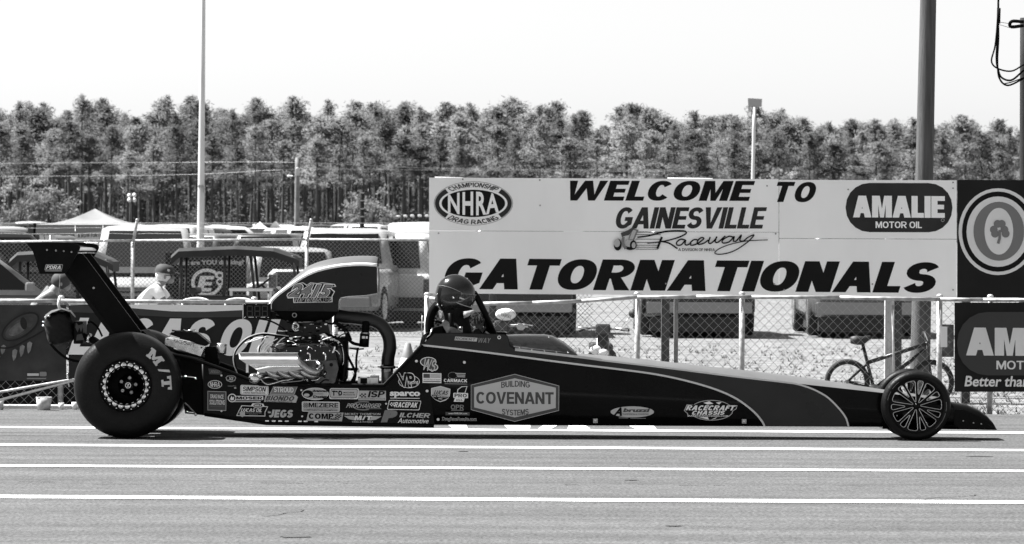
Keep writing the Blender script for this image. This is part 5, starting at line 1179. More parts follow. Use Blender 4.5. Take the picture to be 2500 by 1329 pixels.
# ================================================================== driver
SUITM = M('black_race_suit', .006, .8, spec=.15, var=.3, scale=20, bump=.3, bscale=30); GLOVE = M('grey_glove', .035, .7, var=.3, scale=30)
def skin_mesh(name, joints, edges, m, parent, sub=2, root=0):
    """joints: {key: (point, rx, ry)}; grown with a Skin modifier, then frozen to a mesh"""
    keys = list(joints); me = bpy.data.meshes.new(name); me.from_pydata([tuple(joints[k][0]) for k in keys], [(keys.index(a), keys.index(b)) for a, b in edges], []); me.update()
    o = bpy.data.objects.new(name, me); C.objects.link(o); o.modifiers.new('skin', 'SKIN'); ss = o.modifiers.new('sub', 'SUBSURF'); ss.levels = sub; ss.render_levels = sub
    for i, k in enumerate(keys):
        d_ = me.skin_vertices[0].data[i]; d_.radius = (joints[k][1], joints[k][2] if len(joints[k]) > 2 else joints[k][1]); d_.use_root = (i == root)
    dg = bpy.context.evaluated_depsgraph_get(); dg.update(); nm = bpy.data.meshes.new_from_object(o.evaluated_get(dg)); bpy.data.objects.remove(o)
    nm.materials.clear(); nm.materials.append(m)
    for p in nm.polygons: p.use_smooth = True
    return link_obj(name, nm, parent)
drv = thing('person', 'driver in dark helmet and race suit sitting in the open cockpit', 'person', (W(1120, 990, YC).x, YC, .12))
J = {'pelvis': (W(1100, 985, YC), .15), 'waist': (W(1100, 930, YC), .13), 'chest': (W(1104, 850, YC), .15), 'neck': (W(1112, 775, YC), .062), 'head': (W(1116, 738, YC), .07)}
E = [('pelvis', 'waist'), ('waist', 'chest'), ('chest', 'neck'), ('neck', 'head')]
for n_, s_ in (('a', -1), ('b', 1)):
    J['sh'+n_] = (W(1106, 815, YC) + Vector((0, s_*.185, 0)), .07); J['el'+n_] = (W(1146, 842, YC) + Vector((0, s_*.22, 0)), .05); J['wr'+n_] = (W(1160, 822, YC) + Vector((0, s_*.15, 0)), .034); J['ha'+n_] = (W(1170, 806, YC) + Vector((0, s_*.11, 0)), .032, .042)
    E += [('chest', 'sh'+n_), ('sh'+n_, 'el'+n_), ('el'+n_, 'wr'+n_), ('wr'+n_, 'ha'+n_)]
    J['hip'+n_] = (W(1130, 990, YC) + Vector((0, s_*.09, 0)), .09); J['kn'+n_] = (W(1225, 940, YC) + Vector((0, s_*.10, 0)), .06); J['an'+n_] = (W(1340, 985, YC) + Vector((0, s_*.09, 0)), .04); J['to'+n_] = (W(1365, 950, YC) + Vector((0, s_*.09, 0)), .035)
    E += [('pelvis', 'hip'+n_), ('hip'+n_, 'kn'+n_), ('kn'+n_, 'an'+n_), ('an'+n_, 'to'+n_)]
skin_mesh('body', J, E, SUITM, drv)
for n_, s_ in (('a', -1), ('b', 1)):     # gloved hands, five fingers each
    h = J['ha'+n_][0]; jj = {'p0': (h + Vector((-.004, 0, -.02)), .034, .026), 'p1': (h + Vector((0, 0, .02)), .036, .022)}; ee = [('p0', 'p1')]
    for k in range(4):
        o_ = Vector(((k-1.5)*.019, 0, .035)); L_ = (.030, .036, .034, .026)[k]
        for i_ in range(3): jj['f%d%d' % (k, i_)] = (h + o_ + Vector(((k-1.5)*.003*i_, -.010*i_*i_, L_*(i_+.2))), .0092 - .0008*i_)
        ee += [('p1', 'f%d0' % k), ('f%d0' % k, 'f%d1' % k), ('f%d1' % k, 'f%d2' % k)]
    jj['t0'] = (h + Vector((.036, -.008, .005)), .011); jj['t1'] = (h + Vector((.055, -.018, .03)), .010); ee += [('p0', 't0'), ('t0', 't1')]
    skin_mesh('glove', jj, ee, GLOVE, drv, 1)
# helmet
HC = W(1111, 717, YC); HT = Matrix.Rotation(R(24), 3, 'Y')   # looks forward and down
def hpt(lon, lat, k=1.0):
    l, f = R(lon), R(lat); x = math.cos(f)*math.cos(l); y = math.cos(f)*math.sin(l); z = math.sin(f)
    x *= .158 if x < 0 else .172; y *= .135; z *= .158 if z > 0 else .195
    return HT @ Vector((x*k, y*k, z*k)) + HC
mb = MB(); vs = []; fs = []; NL, NT = 40, 22
for i in range(NT + 1):
    for j in range(NL): vs.append(hpt(360*j/NL, -62 + 152*i/NT))
for i in range(NT):
    for j in range(NL): fs.append((i*NL+j, i*NL+(j+1) % NL, (i+1)*NL+(j+1) % NL, (i+1)*NL+j))
HELM = M('helmet_gloss', .010, .18, spec=.35, var=.35, scale=5, coat=.15)
mb.add(vs, fs, HELM, True); hel = mb.build('helmet', drv, flip=False)
mb = MB(); vs = []; fs = []
for i in range(9):
    for j in range(25): vs.append(hpt(-74 + 148*j/24, (-14 + 36*i/8)*(1 - .35*(abs(j-12)/12)**3) - 8*(abs(j-12)/12)**2, 1.03))
for i in range(8):
    for j in range(24): fs.append((i*25+j, i*25+j+1, (i+1)*25+j+1, (i+1)*25+j))
mb.add(vs, fs, M('visor', .035, .07, spec=.5, alpha=.8), True); mb.build('visor', hel, flip=False)
mb = MB(); mb.tube([hpt(-74 + 148*j/24, 22*(1 - .35*(abs(j-12)/12)**3) - 8*(abs(j-12)/12)**2, 1.035) for j in range(25)], .003, VMG, 6); mb.tube([hpt(-74 + 148*j/24, -14*(1 - .35*(abs(j-12)/12)**3) - 8*(abs(j-12)/12)**2, 1.035) for j in range(25)], .0035, VLG, 6)
mb.tube([hpt(200 + 138*j/16, 2 + 10*math.sin(math.pi*j/16), 1.004) for j in range(17)], .002, VMG, 5); mb.ball(hpt(-88, -10, 1.03), .010, CHROME, 10); mb.tube([hpt(-74, -4, 1.05), hpt(-60, -3, 1.06)], .007, VLG, 8); mb.build('visor_trim', hel)
mb = MB()
for lo, la in ((-150, -20), (-140, -45), (-118, -42), (-165, -50)): mb.ball(hpt(lo, la, 1.01), .006, CHROME, 8)
mb.build('helmet_snap', hel)
mb = MB(); rings = []
for a, b, rx_, ry_ in ((1116, 748, .125, .105), (1117, 765, .118, .10), (1116, 782, .10, .10), (1112, 800, .13, .15), (1108, 815, .15, .19)):
    c_ = W(a, b, YC); rings.append([c_ + Vector((rx_*math.cos(2*math.pi*k/16)*(1 + .06*math.sin(k*2.3)), ry_*math.sin(2*math.pi*k/16), .01*math.sin(k*1.7))) for k in range(16)])
mb.loft(rings, SUITM); mb.build('helmet_skirt', drv)
# ---- things around the cockpit
mb = MB(); mb.tube(spline([W(a, b, 32.55) for a, b in ((1165, 800), (1172, 786), (1182, 790), (1184, 806), (1176, 812), (1166, 806))], 4), .011, MATB, 8); mb.tube([W(1176, 806, 32.55), W(1205, 824, 32.6)], .012, STEEL, 8); mb.build('steering_wheel', car)
mb = MB(); mb.loft([[W(a, b, 32.44), W(a, b, 32.44) + Vector((0, .07, 0)), W(a+2, b+c_, 32.44) + Vector((0, .07, 0)), W(a+2, b+c_, 32.44)] for a, b, c_ in ((1131, 761, 17), (1140, 760, 14), (1150, 758, 9), (1157, 757, 8))], M('pale_harness_web', .30, .8, var=.3, scale=20)); mb.build('harness_strap', car)
mb = MB(); mb.ball(W(1125, 802, 32.42), .015, STEEL, 8); mb.box(W(1118, 798, 32.42), W(1130, 812, 32.44), STEEL, .002); mb.build('harness_buckle', car)
# ================================================================== things beyond the low fence
def ring(mb, c, ax, r, t, m, n=40, k=8):
    mb.lathe(c, ax, [(r + t*math.cos(2*math.pi*i/k), t*math.sin(2*math.pi*i/k)) for i in range(k)], m, n, close=True)
# ---- utility pole, big light pole, far poles
def pole(name, label, px_top, py_top, px_bot, Y, r0, r1, m, base=None):
    a = W(px_bot, 700, Y); t = W(px_top, py_top, Y); zb = gz(Y) - .5 if base is None else base
    # straight line through the two seen points carried down to the ground
    mb = MB(); top = Vector((t.x, Y, t.z)); f = (zb - t.z)/(a.z - t.z); bot = Vector((t.x + (a.x - t.x)*f, Y, zb))
    n = 8; mb.tube([top.lerp(bot, i/n) for i in range(n+1)], [r1 + (r0-r1)*i/n for i in range(n+1)], m, 16)
    root = thing(name, label, 'pole', (bot.x, Y, gz(Y))); mb.build('shaft', root); return root, top, bot
WOODP = mat('pole_timber', .07, .9, var=.35, scale=5, stretch=(7, 7, .35), bump=.4, bscale=30)
DARKP = mat('dark_pole_timber', .010, .9, var=.35, scale=5, stretch=(7, 7, .35), bump=.4, bscale=30)
pl, t_, b_ = pole('utility_pole', 'thick weathered wooden pole rising behind the long pale board', 2270, -160, 2251, 42.6, .112, .083, WOODP)
pl2, t_, b_ = pole('utility_pole', 'dark wooden pole with hanging cables at the right edge', 2503, 44, 2503, 47, .075, .06, DARKP)
mb = MB()
for pts_, r_ in ((((2438, -40), (2436, 40), (2430, 110), (2421, 150), (2437, 168), (2470, 174), (2500, 158)), .010), (((2438, -40), (2437, 60), (2433, 140), (2437, 170), (2446, 190), (2470, 196), (2500, 172)), .012), (((2438, 20), (2436, 100), (2436, 165), (2442, 195), (2462, 209), (2500, 192)), .011), (((2437, 30), (2439, 90), (2436, 160), (2444, 200), (2462, 203), (2500, 190)), .007)):
    mb.tube(spline([W(a, b, 46.9) for a, b in pts_], 6), r_, MATB, 7)
mb.build('cable', pl2)
mb = MB(); mb.tube([W(2439, 20, 46.9), W(2438, 58, 46.9)], .022, MATB, 8); mb.tube([W(2438, 54, 46.9), W(2464, 58, 46.9)], .003, MATB, 5); mb.tube([W(2438, 60, 46.9), W(2465, 68, 46.9)], .003, MATB, 5)
mb.tube(spline([W(a, b, 46.9) for a, b in ((2500, 54), (2474, 52), (2466, 58), (2470, 66), (2500, 63))], 4), .02, MATB, 8); mb.build('insulator', pl2)
LP = mat('pale_pole_paint', .55, .6, var=.12, scale=4, stretch=(3, 3, .3))
lp, t_, b_ = pole('light_pole', 'tall smooth pale pole rising out of the car park, at left', 497.5, -120, 489, 110, .115, .055, LP)
mb = MB(); mb.box(W(484, 452, 109.8), W(497, 458, 109.8) + Vector((0, .2, 0)), STEEL); mb.box(W(497, 455, 109.8), W(500, 470, 109.8) + Vector((0, .1, 0)), STEEL); mb.build('pole_band', lp)
fp, t_, b_ = pole('sign_pole', 'slim pole with a grey square panel on top, above the pale board', 1842, 262, 1833, 150, .075, .06, LP)
mb = MB(); mb.prism([W(a, b, 150) for a, b in ((1826, 240), (1861, 242), (1860, 261), (1827, 262))], (0, .12, 0), M('grey_panel', .30, .6)); mb.tube([W(1829, 240, 150.05), W(1829, 268, 150.05)], .04, GALV, 6); mb.tube([W(1836, 262, 150.05), W(1842, 270, 150.05), W(1850, 262, 150.05)], .03, GALV, 6); mb.build('panel', fp)
tp, t_, b_ = pole('transformer_pole', 'timber pole with a transformer drum and lamp in front of the pines', 727, 385, 723, 170, .13, .10, M('grey_timber', .16, .9, var=.3, scale=4))
mb = MB(); mb.lathe(W(727, 420, 169.8), (0, 0, 1), [(.0001, -.16), (.09, -.16), (.09, .14), (.10, .16), (.0001, .2)], VLG, 14); mb.build('transformer', tp)
mb = MB(); mb.tube([W(722, 431, 169.8), W(708, 430, 169.8)], .03, STEEL, 6); mb.ball(W(706, 430, 169.8), .06, VWHT, 10, (1.4, 1, .8)); mb.build('lamp', tp)
fl, t_, b_ = pole('floodlight_pole', 'dark slim pole with four round floodlights before the pines', 323, 470, 323, 190, .06, .05, DARKP)
for a, b in ((316, 478), (328.5, 477), (316, 489), (328.5, 489)):
    mb = MB(); mb.lathe(W(a, b, 189.8), (-.3, -1, -.2), [(.02, -.18), (.09, -.04), (.11, 0), (.0001, .02)], M('lamp_housing', .6, .4), 14); mb.build('floodlight', fl)
mb = MB(); mb.tube([W(312, 483, 190), W(333, 483, 190)], .03, DARKP, 6); mb.build('cross_arm', fl)
bp_, t_, b_ = pole('banded_pole', 'black pole with pale rungs standing in front of the pines', 884, 464, 884, 165, .10, .10, DARKP)
mb = MB()
for b in (470, 489, 509, 528): mb.box(W(880, b, 164.85), W(889, b + 2.5, 164.85) + Vector((0, .1, 0)), VLG)
mb.build('rung', bp_)
for y0, y1, nm in ((397, 408, 'upper'), (428, 412, 'lower')):
    mb = MB(); mb.tube(spline([W(-300, y0 + 4, 176), W(400, y0, 174), W(727, 397 if nm == 'upper' else 414, 170), W(1100, y1 + 4, 174), W(1700, y1 + 8, 178)], 6), .0055, GALV, 5); o = mb.build('power_line'); tag(o, nm + ' of two thin wires crossing in front of the pines', 'wire')

# ---- tall security fence of the car park
YT = 69.0
tf = thing('security_fence', 'tall chain-link fence with barbed wire in front of the parked trucks', 'fence', (W(500, 800, YT).x, YT, gz(YT)))
mb = MB(); rp = [(-300, 592), (0, 590.5), (325, 588), (745, 585), (1100, 587), (1500, 586)]
for a, b in zip(rp, rp[1:]):
    mb = MB(); mb.tube([W(*a, YT), W(*b, YT)], .021, RAILM, 8); mb.build('top_rail', tf)
mesh_panel('chain_link_mesh', tf, W(-250, 600, YT).x, W(1450, 600, YT).x, gz(YT), lambda x: W(500, 588, YT).z, YT + .03, .075, .0030, WIRED)
for px in (-94, 327, 752, 1172):
    a = W(px - 3, 590, YT); mb = MB(); mb.tube([(a.x, YT + .05, gz(YT) - .2), (a.x, YT + .05, a.z)], .032, GALV, 10); mb.build('fence_post', tf)
    mb = MB(); mb.tube([W(px - 1, 590, YT - .02), W(px + 8, 538, YT - .2)], .026, RAILM, 8); mb.ball(W(px + 8, 538, YT - .2), .03, RAILM, 8); mb.build('barbed_wire_arm', tf)
for b in (545, 557, 571):
    mb = MB(); q = []
    for i in range(40): q.append(W(-250 + i*44, b + random.uniform(-.8, .8), YT - .1))
    mb.tube(q, .0030, GALV, 4); mb.build('barbed_wire', tf)
# ---- dark banner with round mark on the tall fence
eb = thing('dark_fence_banner', 'dark banner with a round mark on the tall fence behind the golf cart', 'banner', (W(505, 800, YT).x, YT, gz(YT)))
mb = MB(); mb.prism([W(a, b, YT + .07) for a, b in ((404, 618), (602, 616), (602, 742), (404, 742))], (0, .006, 0), DKB); mb.build('cloth', eb)
lay = Print(YT + .066, .0015, .003)
lay.text('What are YOU drinking?', 421, 636, 596, 651, VLG, .04, sl=-.01)
lay.ell(505, 690, 38, 34, VWHT, hole=8); lay.heavy('E', 480, 674, 524, 712, VWHT, .32, .22, sh=9); lay.ell(536, 672, 11, 9, VWHT); lay.ell(538, 688, 10, 9, VWHT); lay.ell(537, 673, 5, 4, DKB); lay.ell(537, 688, 5, 4, DKB)
lay.build('print', eb)

# ---- vehicles
GLV = [M('car_paint_%s' % n, g, .28, spec=.5, coat=.5, var=.06, scale=3) for n, g in (('white', .60), ('silver', .30), ('grey', .09), ('charcoal', .025), ('black', .008), ('mid', .16))]
WHT_, SIL_, GRY_, CHA_, BLA_, MID_ = GLV
TAIL = M('lamp_red_dark', .09, .2, spec=.6); HEAD = M('headlamp_glass', .55, .12, spec=.8); BUMP = M('chrome_bumper', .22, .35, metal=.9); PLAST = M('black_plastic', .02, .6)
CARTYRE = M('car_tyre', .012, .8)
def vehicle(name, label, kind, px, Y, yaw, paint, L=4.9, Wd=1.95, H=1.75, group='vehicles parked in the lot', cat=None, canopy=False, tail=None):
    """x forward, z up; yaw 90 shows the front away from the camera (tail to us)"""
    X = W(px, 700, Y).x; root = thing(name, label, cat or {'pickup': 'pickup truck', 'van': 'van', 'suv': 'car', 'car': 'car', 'rv': 'camper'}[kind], (0, 0, 0), group, local=True)
    hw = Wd/2; wr = .40 if kind in ('pickup', 'van') else .34
    belt = {'pickup': H*.60, 'van': H*.55, 'suv': H*.58, 'car': H*.60, 'rv': H*.3}[kind]; sill = wr*.85
    def ringx(x, w_, zb, zt, r=.10): return [Vector((x, -w_ + .05, zb)), Vector((x, -w_, zb + r)), Vector((x, -w_, zt - r)), Vector((x, -w_ + r, zt)), Vector((x, w_ - r, zt)), Vector((x, w_, zt - r)), Vector((x, w_, zb + r)), Vector((x, w_ - .05, zb))]
    hood = belt - (.02 if kind == 'pickup' else .08)
    mb = MB(); mb.loft([ringx(-L/2, hw*.92, sill+.1, belt-.04), ringx(-L/2+.12, hw, sill, belt), ringx(-L*.1, hw, sill, belt), ringx(L*.2, hw, sill, belt), ringx(L*.3, hw*.99, sill, hood), ringx(L/2-.2, hw*.95, sill, hood-.07), ringx(L/2, hw*.86, sill+.12, hood-.2)], paint); mb.build('body', root)
    mb = MB(); mb.box((-L/2 + .25, -hw*.86, .09), (L/2 - .3, hw*.86, sill + .12), PLAST); mb.build('underbody_shade', root)  # underbody box, black and low to stand in for the shade beneath
    cab = {'pickup': (-L*.10, L*.24, -L*.07, L*.13), 'van': (-L*.48, L*.36, -L*.47, L*.20), 'suv': (-L*.48, L*.26, -L*.42, L*.10), 'car': (-L*.36, L*.24, -L*.22, L*.08), 'rv': (-L*.5, L*.5, -L*.5, L*.46)}[kind]
    x0, x1, x2, x3 = cab; tw = hw*(.80 if kind != 'rv' else .97); zb = belt - .03; zt = H
    bq = [(x0, -hw*.96, zb), (x1, -hw*.96, zb), (x1, hw*.96, zb), (x0, hw*.96, zb)]; mq = [(x2, -tw, zt-.05), (x3, -tw, zt-.05), (x3, tw, zt-.05), (x2, tw, zt-.05)]; tq = [(x2+.1, -tw+.1, zt), (x3-.12, -tw+.1, zt), (x3-.12, tw-.1, zt), (x2+.1, tw-.1, zt)]
    def rnd_ring(q, r):
        q = [Vector(p) for p in q]; o_ = []
        for i_ in range(4):
            a_, b_, c_ = q[i_-1], q[i_], q[(i_+1) % 4]; u_, w_ = (a_-b_).normalized(), (c_-b_).normalized(); o_ += [b_ + u_*r, b_ + u_*r*.3 + w_*r*.3, b_ + w_*r]
        return o_
    tq2 = [((x2+x3)/2 + (p[0]-(x2+x3)/2)*.7, p[1]*.6, zt + .035) for p in tq]
    mb = MB(); mb.loft([rnd_ring(bq, .10), rnd_ring(mq, .12), rnd_ring(tq, .14), rnd_ring(tq2, .14)], paint); mb.build('cabin', root)
    B = [Vector(p) for p in bq]; T = [Vector(p) for p in mq]
    def win(i, j, u0, u1, v0, v1, nm='window', m=GLASSD):
        def pt(u, v): return B[i].lerp(B[j], u).lerp(T[i].lerp(T[j], u), v)
        P = [pt(u0, v0), pt(u1, v0), pt(u1, v1), pt(u0, v1)]; n = (P[1]-P[0]).cross(P[3]-P[0]).normalized(); c = sum(B, Vector())/4
        if n.dot(P[0]-c) < 0: n = -n
        mb = MB(); mb.prism([p + n*.012 for p in P], n*-.02, m); mb.build(nm, root)
    win(1, 2, .09, .91, .14, .95, 'windscreen')
    if kind != 'rv': win(3, 0, .10, .90, .18, .97, 'rear_window')
    for i, j in ((0, 1), (3, 2)):
        segs = {'pickup': ((.06, .46), (.52, .92)), 'van': ((.04, .30), (.34, .60), (.66, .94)), 'suv': ((.05, .30), (.34, .62), (.66, .95)), 'car': ((.06, .48), (.53, .94)), 'rv': ((.1, .22), (.34, .5), (.7, .86))}[kind]
        for a, b in segs: win(i, j, a, b, .14 if kind != 'rv' else .45, .93 if kind != 'rv' else .75)
    for sx in (L*.32, -L*.32):
        for sy in (-1, 1):
            mb = MB(); c = Vector((sx, sy*(hw - .10), wr)); mb.lathe(c, (0, sy, 0), [(.0001, .10), (wr*.62, .11), (wr*.66, .12), (wr*.92, .12), (wr, .08), (wr, -.10), (wr*.9, -.12), (.0001, -.12)], CARTYRE, 22); wh = mb.build('wheel', root)
            mb = MB(); mb.lathe(c + Vector((0, sy*.112, 0)), (0, sy, 0), [(.0001, .02), (wr*.25, .02), (wr*.55, .004), (wr*.6, .012), (wr*.62, 0)], ALU, 16); mb.build('rim', wh)
    for sy in (-1, 1):
        zl = belt - .22; mb = MB(); mb.box((-L/2 - .02, sy*hw*.9 - .08, zl - .16), (-L/2 + .14, sy*hw*.9 + .06, zl + .12), TAIL, .01); mb.build('tail_lamp', root)
        mb = MB(); mb.box((L/2 - .10, sy*hw*.72 - .17, hood - .42), (L/2 + .025, sy*hw*.72 + .17, hood - .26), HEAD, .02); mb.build('headlamp', root)
        mb = MB(); mb.box((x1 - .35, sy*(hw + .02), belt + .02), (x1 - .22, sy*(hw + .2), belt + .16), paint if kind != 'pickup' else PLAST, .03); mb.build('wing_mirror', root)
    mb = MB(); mb.box((-L/2 - .10, -hw*.94, sill + .06), (-L/2 + .08, hw*.94, sill + .26), BUMP if kind == 'pickup' else PLAST, .03); mb.build('rear_bumper', root)
    mb = MB(); mb.box((L/2 - .12, -hw*.94, sill + .04), (L/2 + .10, hw*.94, sill + .26), BUMP if kind in ('pickup',) else PLAST, .03); mb.build('front_bumper', root)
    g = MB(); g.box((L/2 - .06, -hw*.52, hood - .46), (L/2 + .012, hw*.52, hood - .22), PLAST, .01); gr = g.build('grille', root)
    for k in range(3): mb = MB(); z = hood - .41 + k*.07; mb.box((L/2 + .010, -hw*.5, z), (L/2 + .03, hw*.5, z + .025), BUMP); mb.build('grille_bar', gr)
    mb = MB(); mb.box((-L/2 - .025, -.16, belt - .42), (-L/2 + .02, .16, belt - .26), VLG); mb.build('number_plate', root)
    if kind == 'pickup':
        mb = MB(); mb.box((-L/2 - .008, -hw*.78, sill + .34), (-L/2 + .05, hw*.80, belt - .05), tail or paint, .015); mb.build('tailgate', root)
        mb = MB(); mb.box((-L/2 + .1, -hw*.82, belt - .02), (-L*.12, hw*.82, belt + .012), PLAST); mb.build('bed_cover', root)
    root.location = (X, Y, gz(Y)); root.rotation_euler.z = R(yaw); root.location.z -= .0
    return root
v = vehicle('delivery_van', 'large pale van facing the fence with a dark grille, left of the golf cart', 'van', 352, 75.5, -84, SIL_, 5.4, 2.0, 1.86)
vehicle('pickup_truck', 'pale pickup with a dark tailgate parked tail to the fence, above the air scoop', 'pickup', 850, 75, 82, SIL_, 5.6, 2.0, 1.82, tail=PLAST)
vehicle('jeep', 'pale upright off-roader parked beside the pickup next to the pale board', 'suv', 990, 77, 80, WHT_, 4.4, 1.9, 1.72)
vehicle('hatchback', 'light grey rounded hatchback half hidden behind the golf cart roof', 'suv', 690, 76, 100, SIL_, 4.2, 1.8, 1.46)
vehicle('dark_suv', 'dark estate car at the left edge behind the tall fence', 'suv', 0, 76, 20, CHA_, 4.7, 1.9, 1.74)
vehicle('pickup_truck', 'black truck under the pale board, right of the driver', 'pickup', 1268, 71.5, 90, BLA_, 5.4, 1.95, 1.9)
vehicle('pickup_truck', 'dark truck under the pale board behind the two dark posts', 'pickup', 1690, 71.5, 90, BLA_, 5.4, 1.95, 1.9)
vehicle('pickup_truck', 'pickup with pale bumper facing the fence above the bicycle', 'pickup', 2085, 71.8, -90, GRY_, 5.4, 1.9, 1.9)
vehicle('sedan', 'grey rounded car low at the left edge in front of the tall fence', 'car', -75, 58, 12, MID_, 4.5, 1.8, 1.42)
far = [  # px, Y, yaw, kind, paint, H, label
 (535, 150, 10, 'van', WHT_, 1.75, 'small white van far off right of the tall pale pole'), (498, 128, 70, 'suv', BLA_, 1.75, 'dark car far off beside the tall pale pole'), (590, 135, 0, 'car', SIL_, 1.5, 'low silver car far off left of the small white tent'),
 (565, 118, 60, 'suv', GRY_, 1.6, 'grey car far off above the golf cart roof'), (645, 122, 10, 'car', WHT_, 1.5, 'white car far off under the small white tent'), (715, 128, 20, 'pickup', WHT_, 1.8, 'white pickup far off left of the leaning fence arm'),
 (790, 132, 15, 'suv', WHT_, 1.75, 'white car far off right of the leaning fence arm'), (680, 112, 80, 'suv', BLA_, 1.65, 'black car far off below the portable toilet'), (925, 118, 80, 'suv', BLA_, 1.6, 'black wagon far off behind the pickup roof'),
 (1035, 112, 85, 'suv', SIL_, 1.5, 'silver car far off against the edge of the pale board'), (445, 120, 85, 'van', WHT_, 1.85, 'white camper roof behind the pale van'), (60, 118, 85, 'suv', CHA_, 1.7, 'charcoal car far off at the left, beside the black banner flag'),
 (30, 130, 10, 'suv', SIL_, 1.75, 'silver wagon far off at the left edge'), (160, 125, 5, 'car', GRY_, 1.5, 'grey car far off under the big canopy'), (-40, 100, 85, 'suv', BLA_, 1.8, 'black car just outside the left edge')]
for px, Y, yaw, kind, paint, H, lb_ in far[:-1]:
    vehicle('parked_' + {'van': 'van', 'suv': 'car', 'car': 'car', 'pickup': 'pickup'}[kind], lb_, kind, px, Y, yaw, paint, 5.2 if kind in ('van', 'pickup') else 4.5, 1.95, H)
rnd = random.Random(14); ords = ['first', 'second', 'third', 'fourth', 'fifth', 'sixth', 'seventh', 'eighth', 'ninth', 'tenth', 'eleventh', 'twelfth', 'thirteenth', 'fourteenth', 'fifteenth', 'sixteenth', 'seventeenth', 'eighteenth', 'nineteenth', 'twentieth']
for i in range(20):
    kind = rnd.choice(['suv', 'car', 'pickup', 'suv', 'van']); nm_, pt_ = rnd.choice([('white', WHT_), ('white', WHT_), ('silver', SIL_), ('dark', CHA_), ('black', BLA_), ('grey', GRY_)])
    vehicle('distant_' + {'van': 'van', 'suv': 'car', 'car': 'car', 'pickup': 'pickup'}[kind], '%s %s in the far row, %s from the left of that row' % (nm_, {'van': 'van', 'suv': 'car', 'car': 'low car', 'pickup': 'pickup'}[kind], ords[i]), kind, 15 + i*52 + rnd.uniform(-16, 16), rnd.uniform(175, 215), rnd.choice([0, 180, 80, 100, 60, 30]) + rnd.uniform(-8, 8), pt_, 5.0 if kind in ('van', 'pickup') else 4.4, 1.9, {'van': 2.1, 'suv': 1.7, 'car': 1.45, 'pickup': 1.8}[kind], 'small vehicles in the far row of the lot')
vehicle('camper_trailer', 'long white camper trailer with roof vents beside the pale board', 'rv', 1192, 140, 4, WHT_, 7.0, 2.4, 1.95)
rvp = W(960, 540, 134); mb = MB()
for a in (968, 985, 1002, 1020, 1038): mb.box(W(a, 530, 134.2), W(a + 9, 524 + (a % 3), 134.2) + Vector((0, .5, 0)), WHT_, .03)
mb = mb.build('roof_vents'); mb.parent = [o for o in bpy.data.objects if o.name == 'camper_trailer'][0]
bpy.context.view_layer.update(); mb.matrix_parent_inverse = mb.parent.matrix_world.inverted()
# ---- canopies and portable toilet
def canopy(name, label, px0, px1, py_peak, py_eave, Y, m, depth=3.0):
    a, b = W(px0, py_eave, Y), W(px1, py_eave, Y); pk = W((px0+px1)/2, py_peak, Y); root = thing(name, label, 'canopy', ((a.x+b.x)/2, Y + depth/2, gz(Y)))
    c0, c1, c2, c3 = Vector((a.x, Y, a.z)), Vector((b.x, Y, b.z)), Vector((b.x, Y+depth, b.z)), Vector((a.x, Y+depth, a.z)); P = Vector((pk.x, Y+depth/2, pk.z))
    mb = MB(); n = 6; vs = []; fs = []
    for (p, q) in ((c0, c1), (c1, c2), (c2, c3), (c3, c0)):
        o = len(vs)
        for i in range(n + 1):
            for j in range(n + 1):
                u, t = i/n, j/n; e = p.lerp(q, u); r_ = e.lerp(P, t); r_.z -= .16*math.sin(math.pi*t)*(.6 + .4*math.sin(math.pi*u)); vs.append(r_)
        for i in range(n):
            for j in range(n): k = o + i*(n+1) + j; fs.append((k, k+1, k+n+2, k+n+1))
    mb.add(vs, fs, m, True); mb.build('roof_cloth', root, flip=False)
    mb = MB()
    for (p, q) in ((c0, c1), (c1, c2), (c2, c3), (c3, c0)):
        k = 8; top = [p.lerp(q, i/k) for i in range(k+1)]; bot = [t - Vector((0, 0, .22 + .03*math.sin(i*2.1))) for i, t in enumerate(top)]; mb.loft([top, bot], M('shaded_valance', .16, .8), closed=False, caps=False)  # valance cloth darkened, the canopy's underside shade put into its colour
    mb.build('valance', root, flip=False)
    for c in (c0, c1, c2, c3): mb = MB(); mb.tube([(c.x, c.y, gz(c.y) - .05), (c.x, c.y, c.z)], .025, GALV, 8); mb.build('leg', root)
    return root
TENT = M('pale_tent_cloth', .28, .8, var=.12, scale=2, spec=.2, backlit=.3)
cn = canopy('canopy_tent', 'big pale peaked canopy standing behind the rear wing', 82, 345, 508, 549, 92, TENT, 3.4)
canopy('canopy_tent', 'small white peaked tent far off, centre left', 598, 662, 541, 558, 160, VWHT, 2.6)
mb = MB(); mb.prism([W(a, b, 91.5) for a, b in ((182, 570), (256, 566), (252, 586), (184, 588))], (0, .02, 0), VLG); bnr = mb.build('tent_sign')
lay = Print(91.5, .002, .004); lay.text('A ROW FOR IT', 190, 571, 248, 581, VDG, .06, sl=-.04); o = lay.build('lettering', bnr); tag(bnr, 'pale lettered cloth sign hanging under the big canopy', 'sign')
for c in (184, 252): mbx = MB(); mbx.tube([W(c, 566, 91.52), W(c, 552, 92.0)], .01, GALV, 5); mbx.build('cord', bnr)
mb = MB(); mb.prism([W(a, b, 88) for a, b in ((72, 545), (84, 545), (77, 592), (62, 592))], (0, .03, 0), BLA_); mb.tube([W(86, 545, 88.02), W(78, 640, 88.02), (W(70, 640, 88).x, 88.02, gz(88) - .1)], .03, MATB, 6); mb.ball(W(77, 545, 88), .05, VWHT, 8, (1.3, 1, .5)); o = mb.build('feather_flag'); tag(o, 'black upright flag panel left of the big canopy', 'flag')
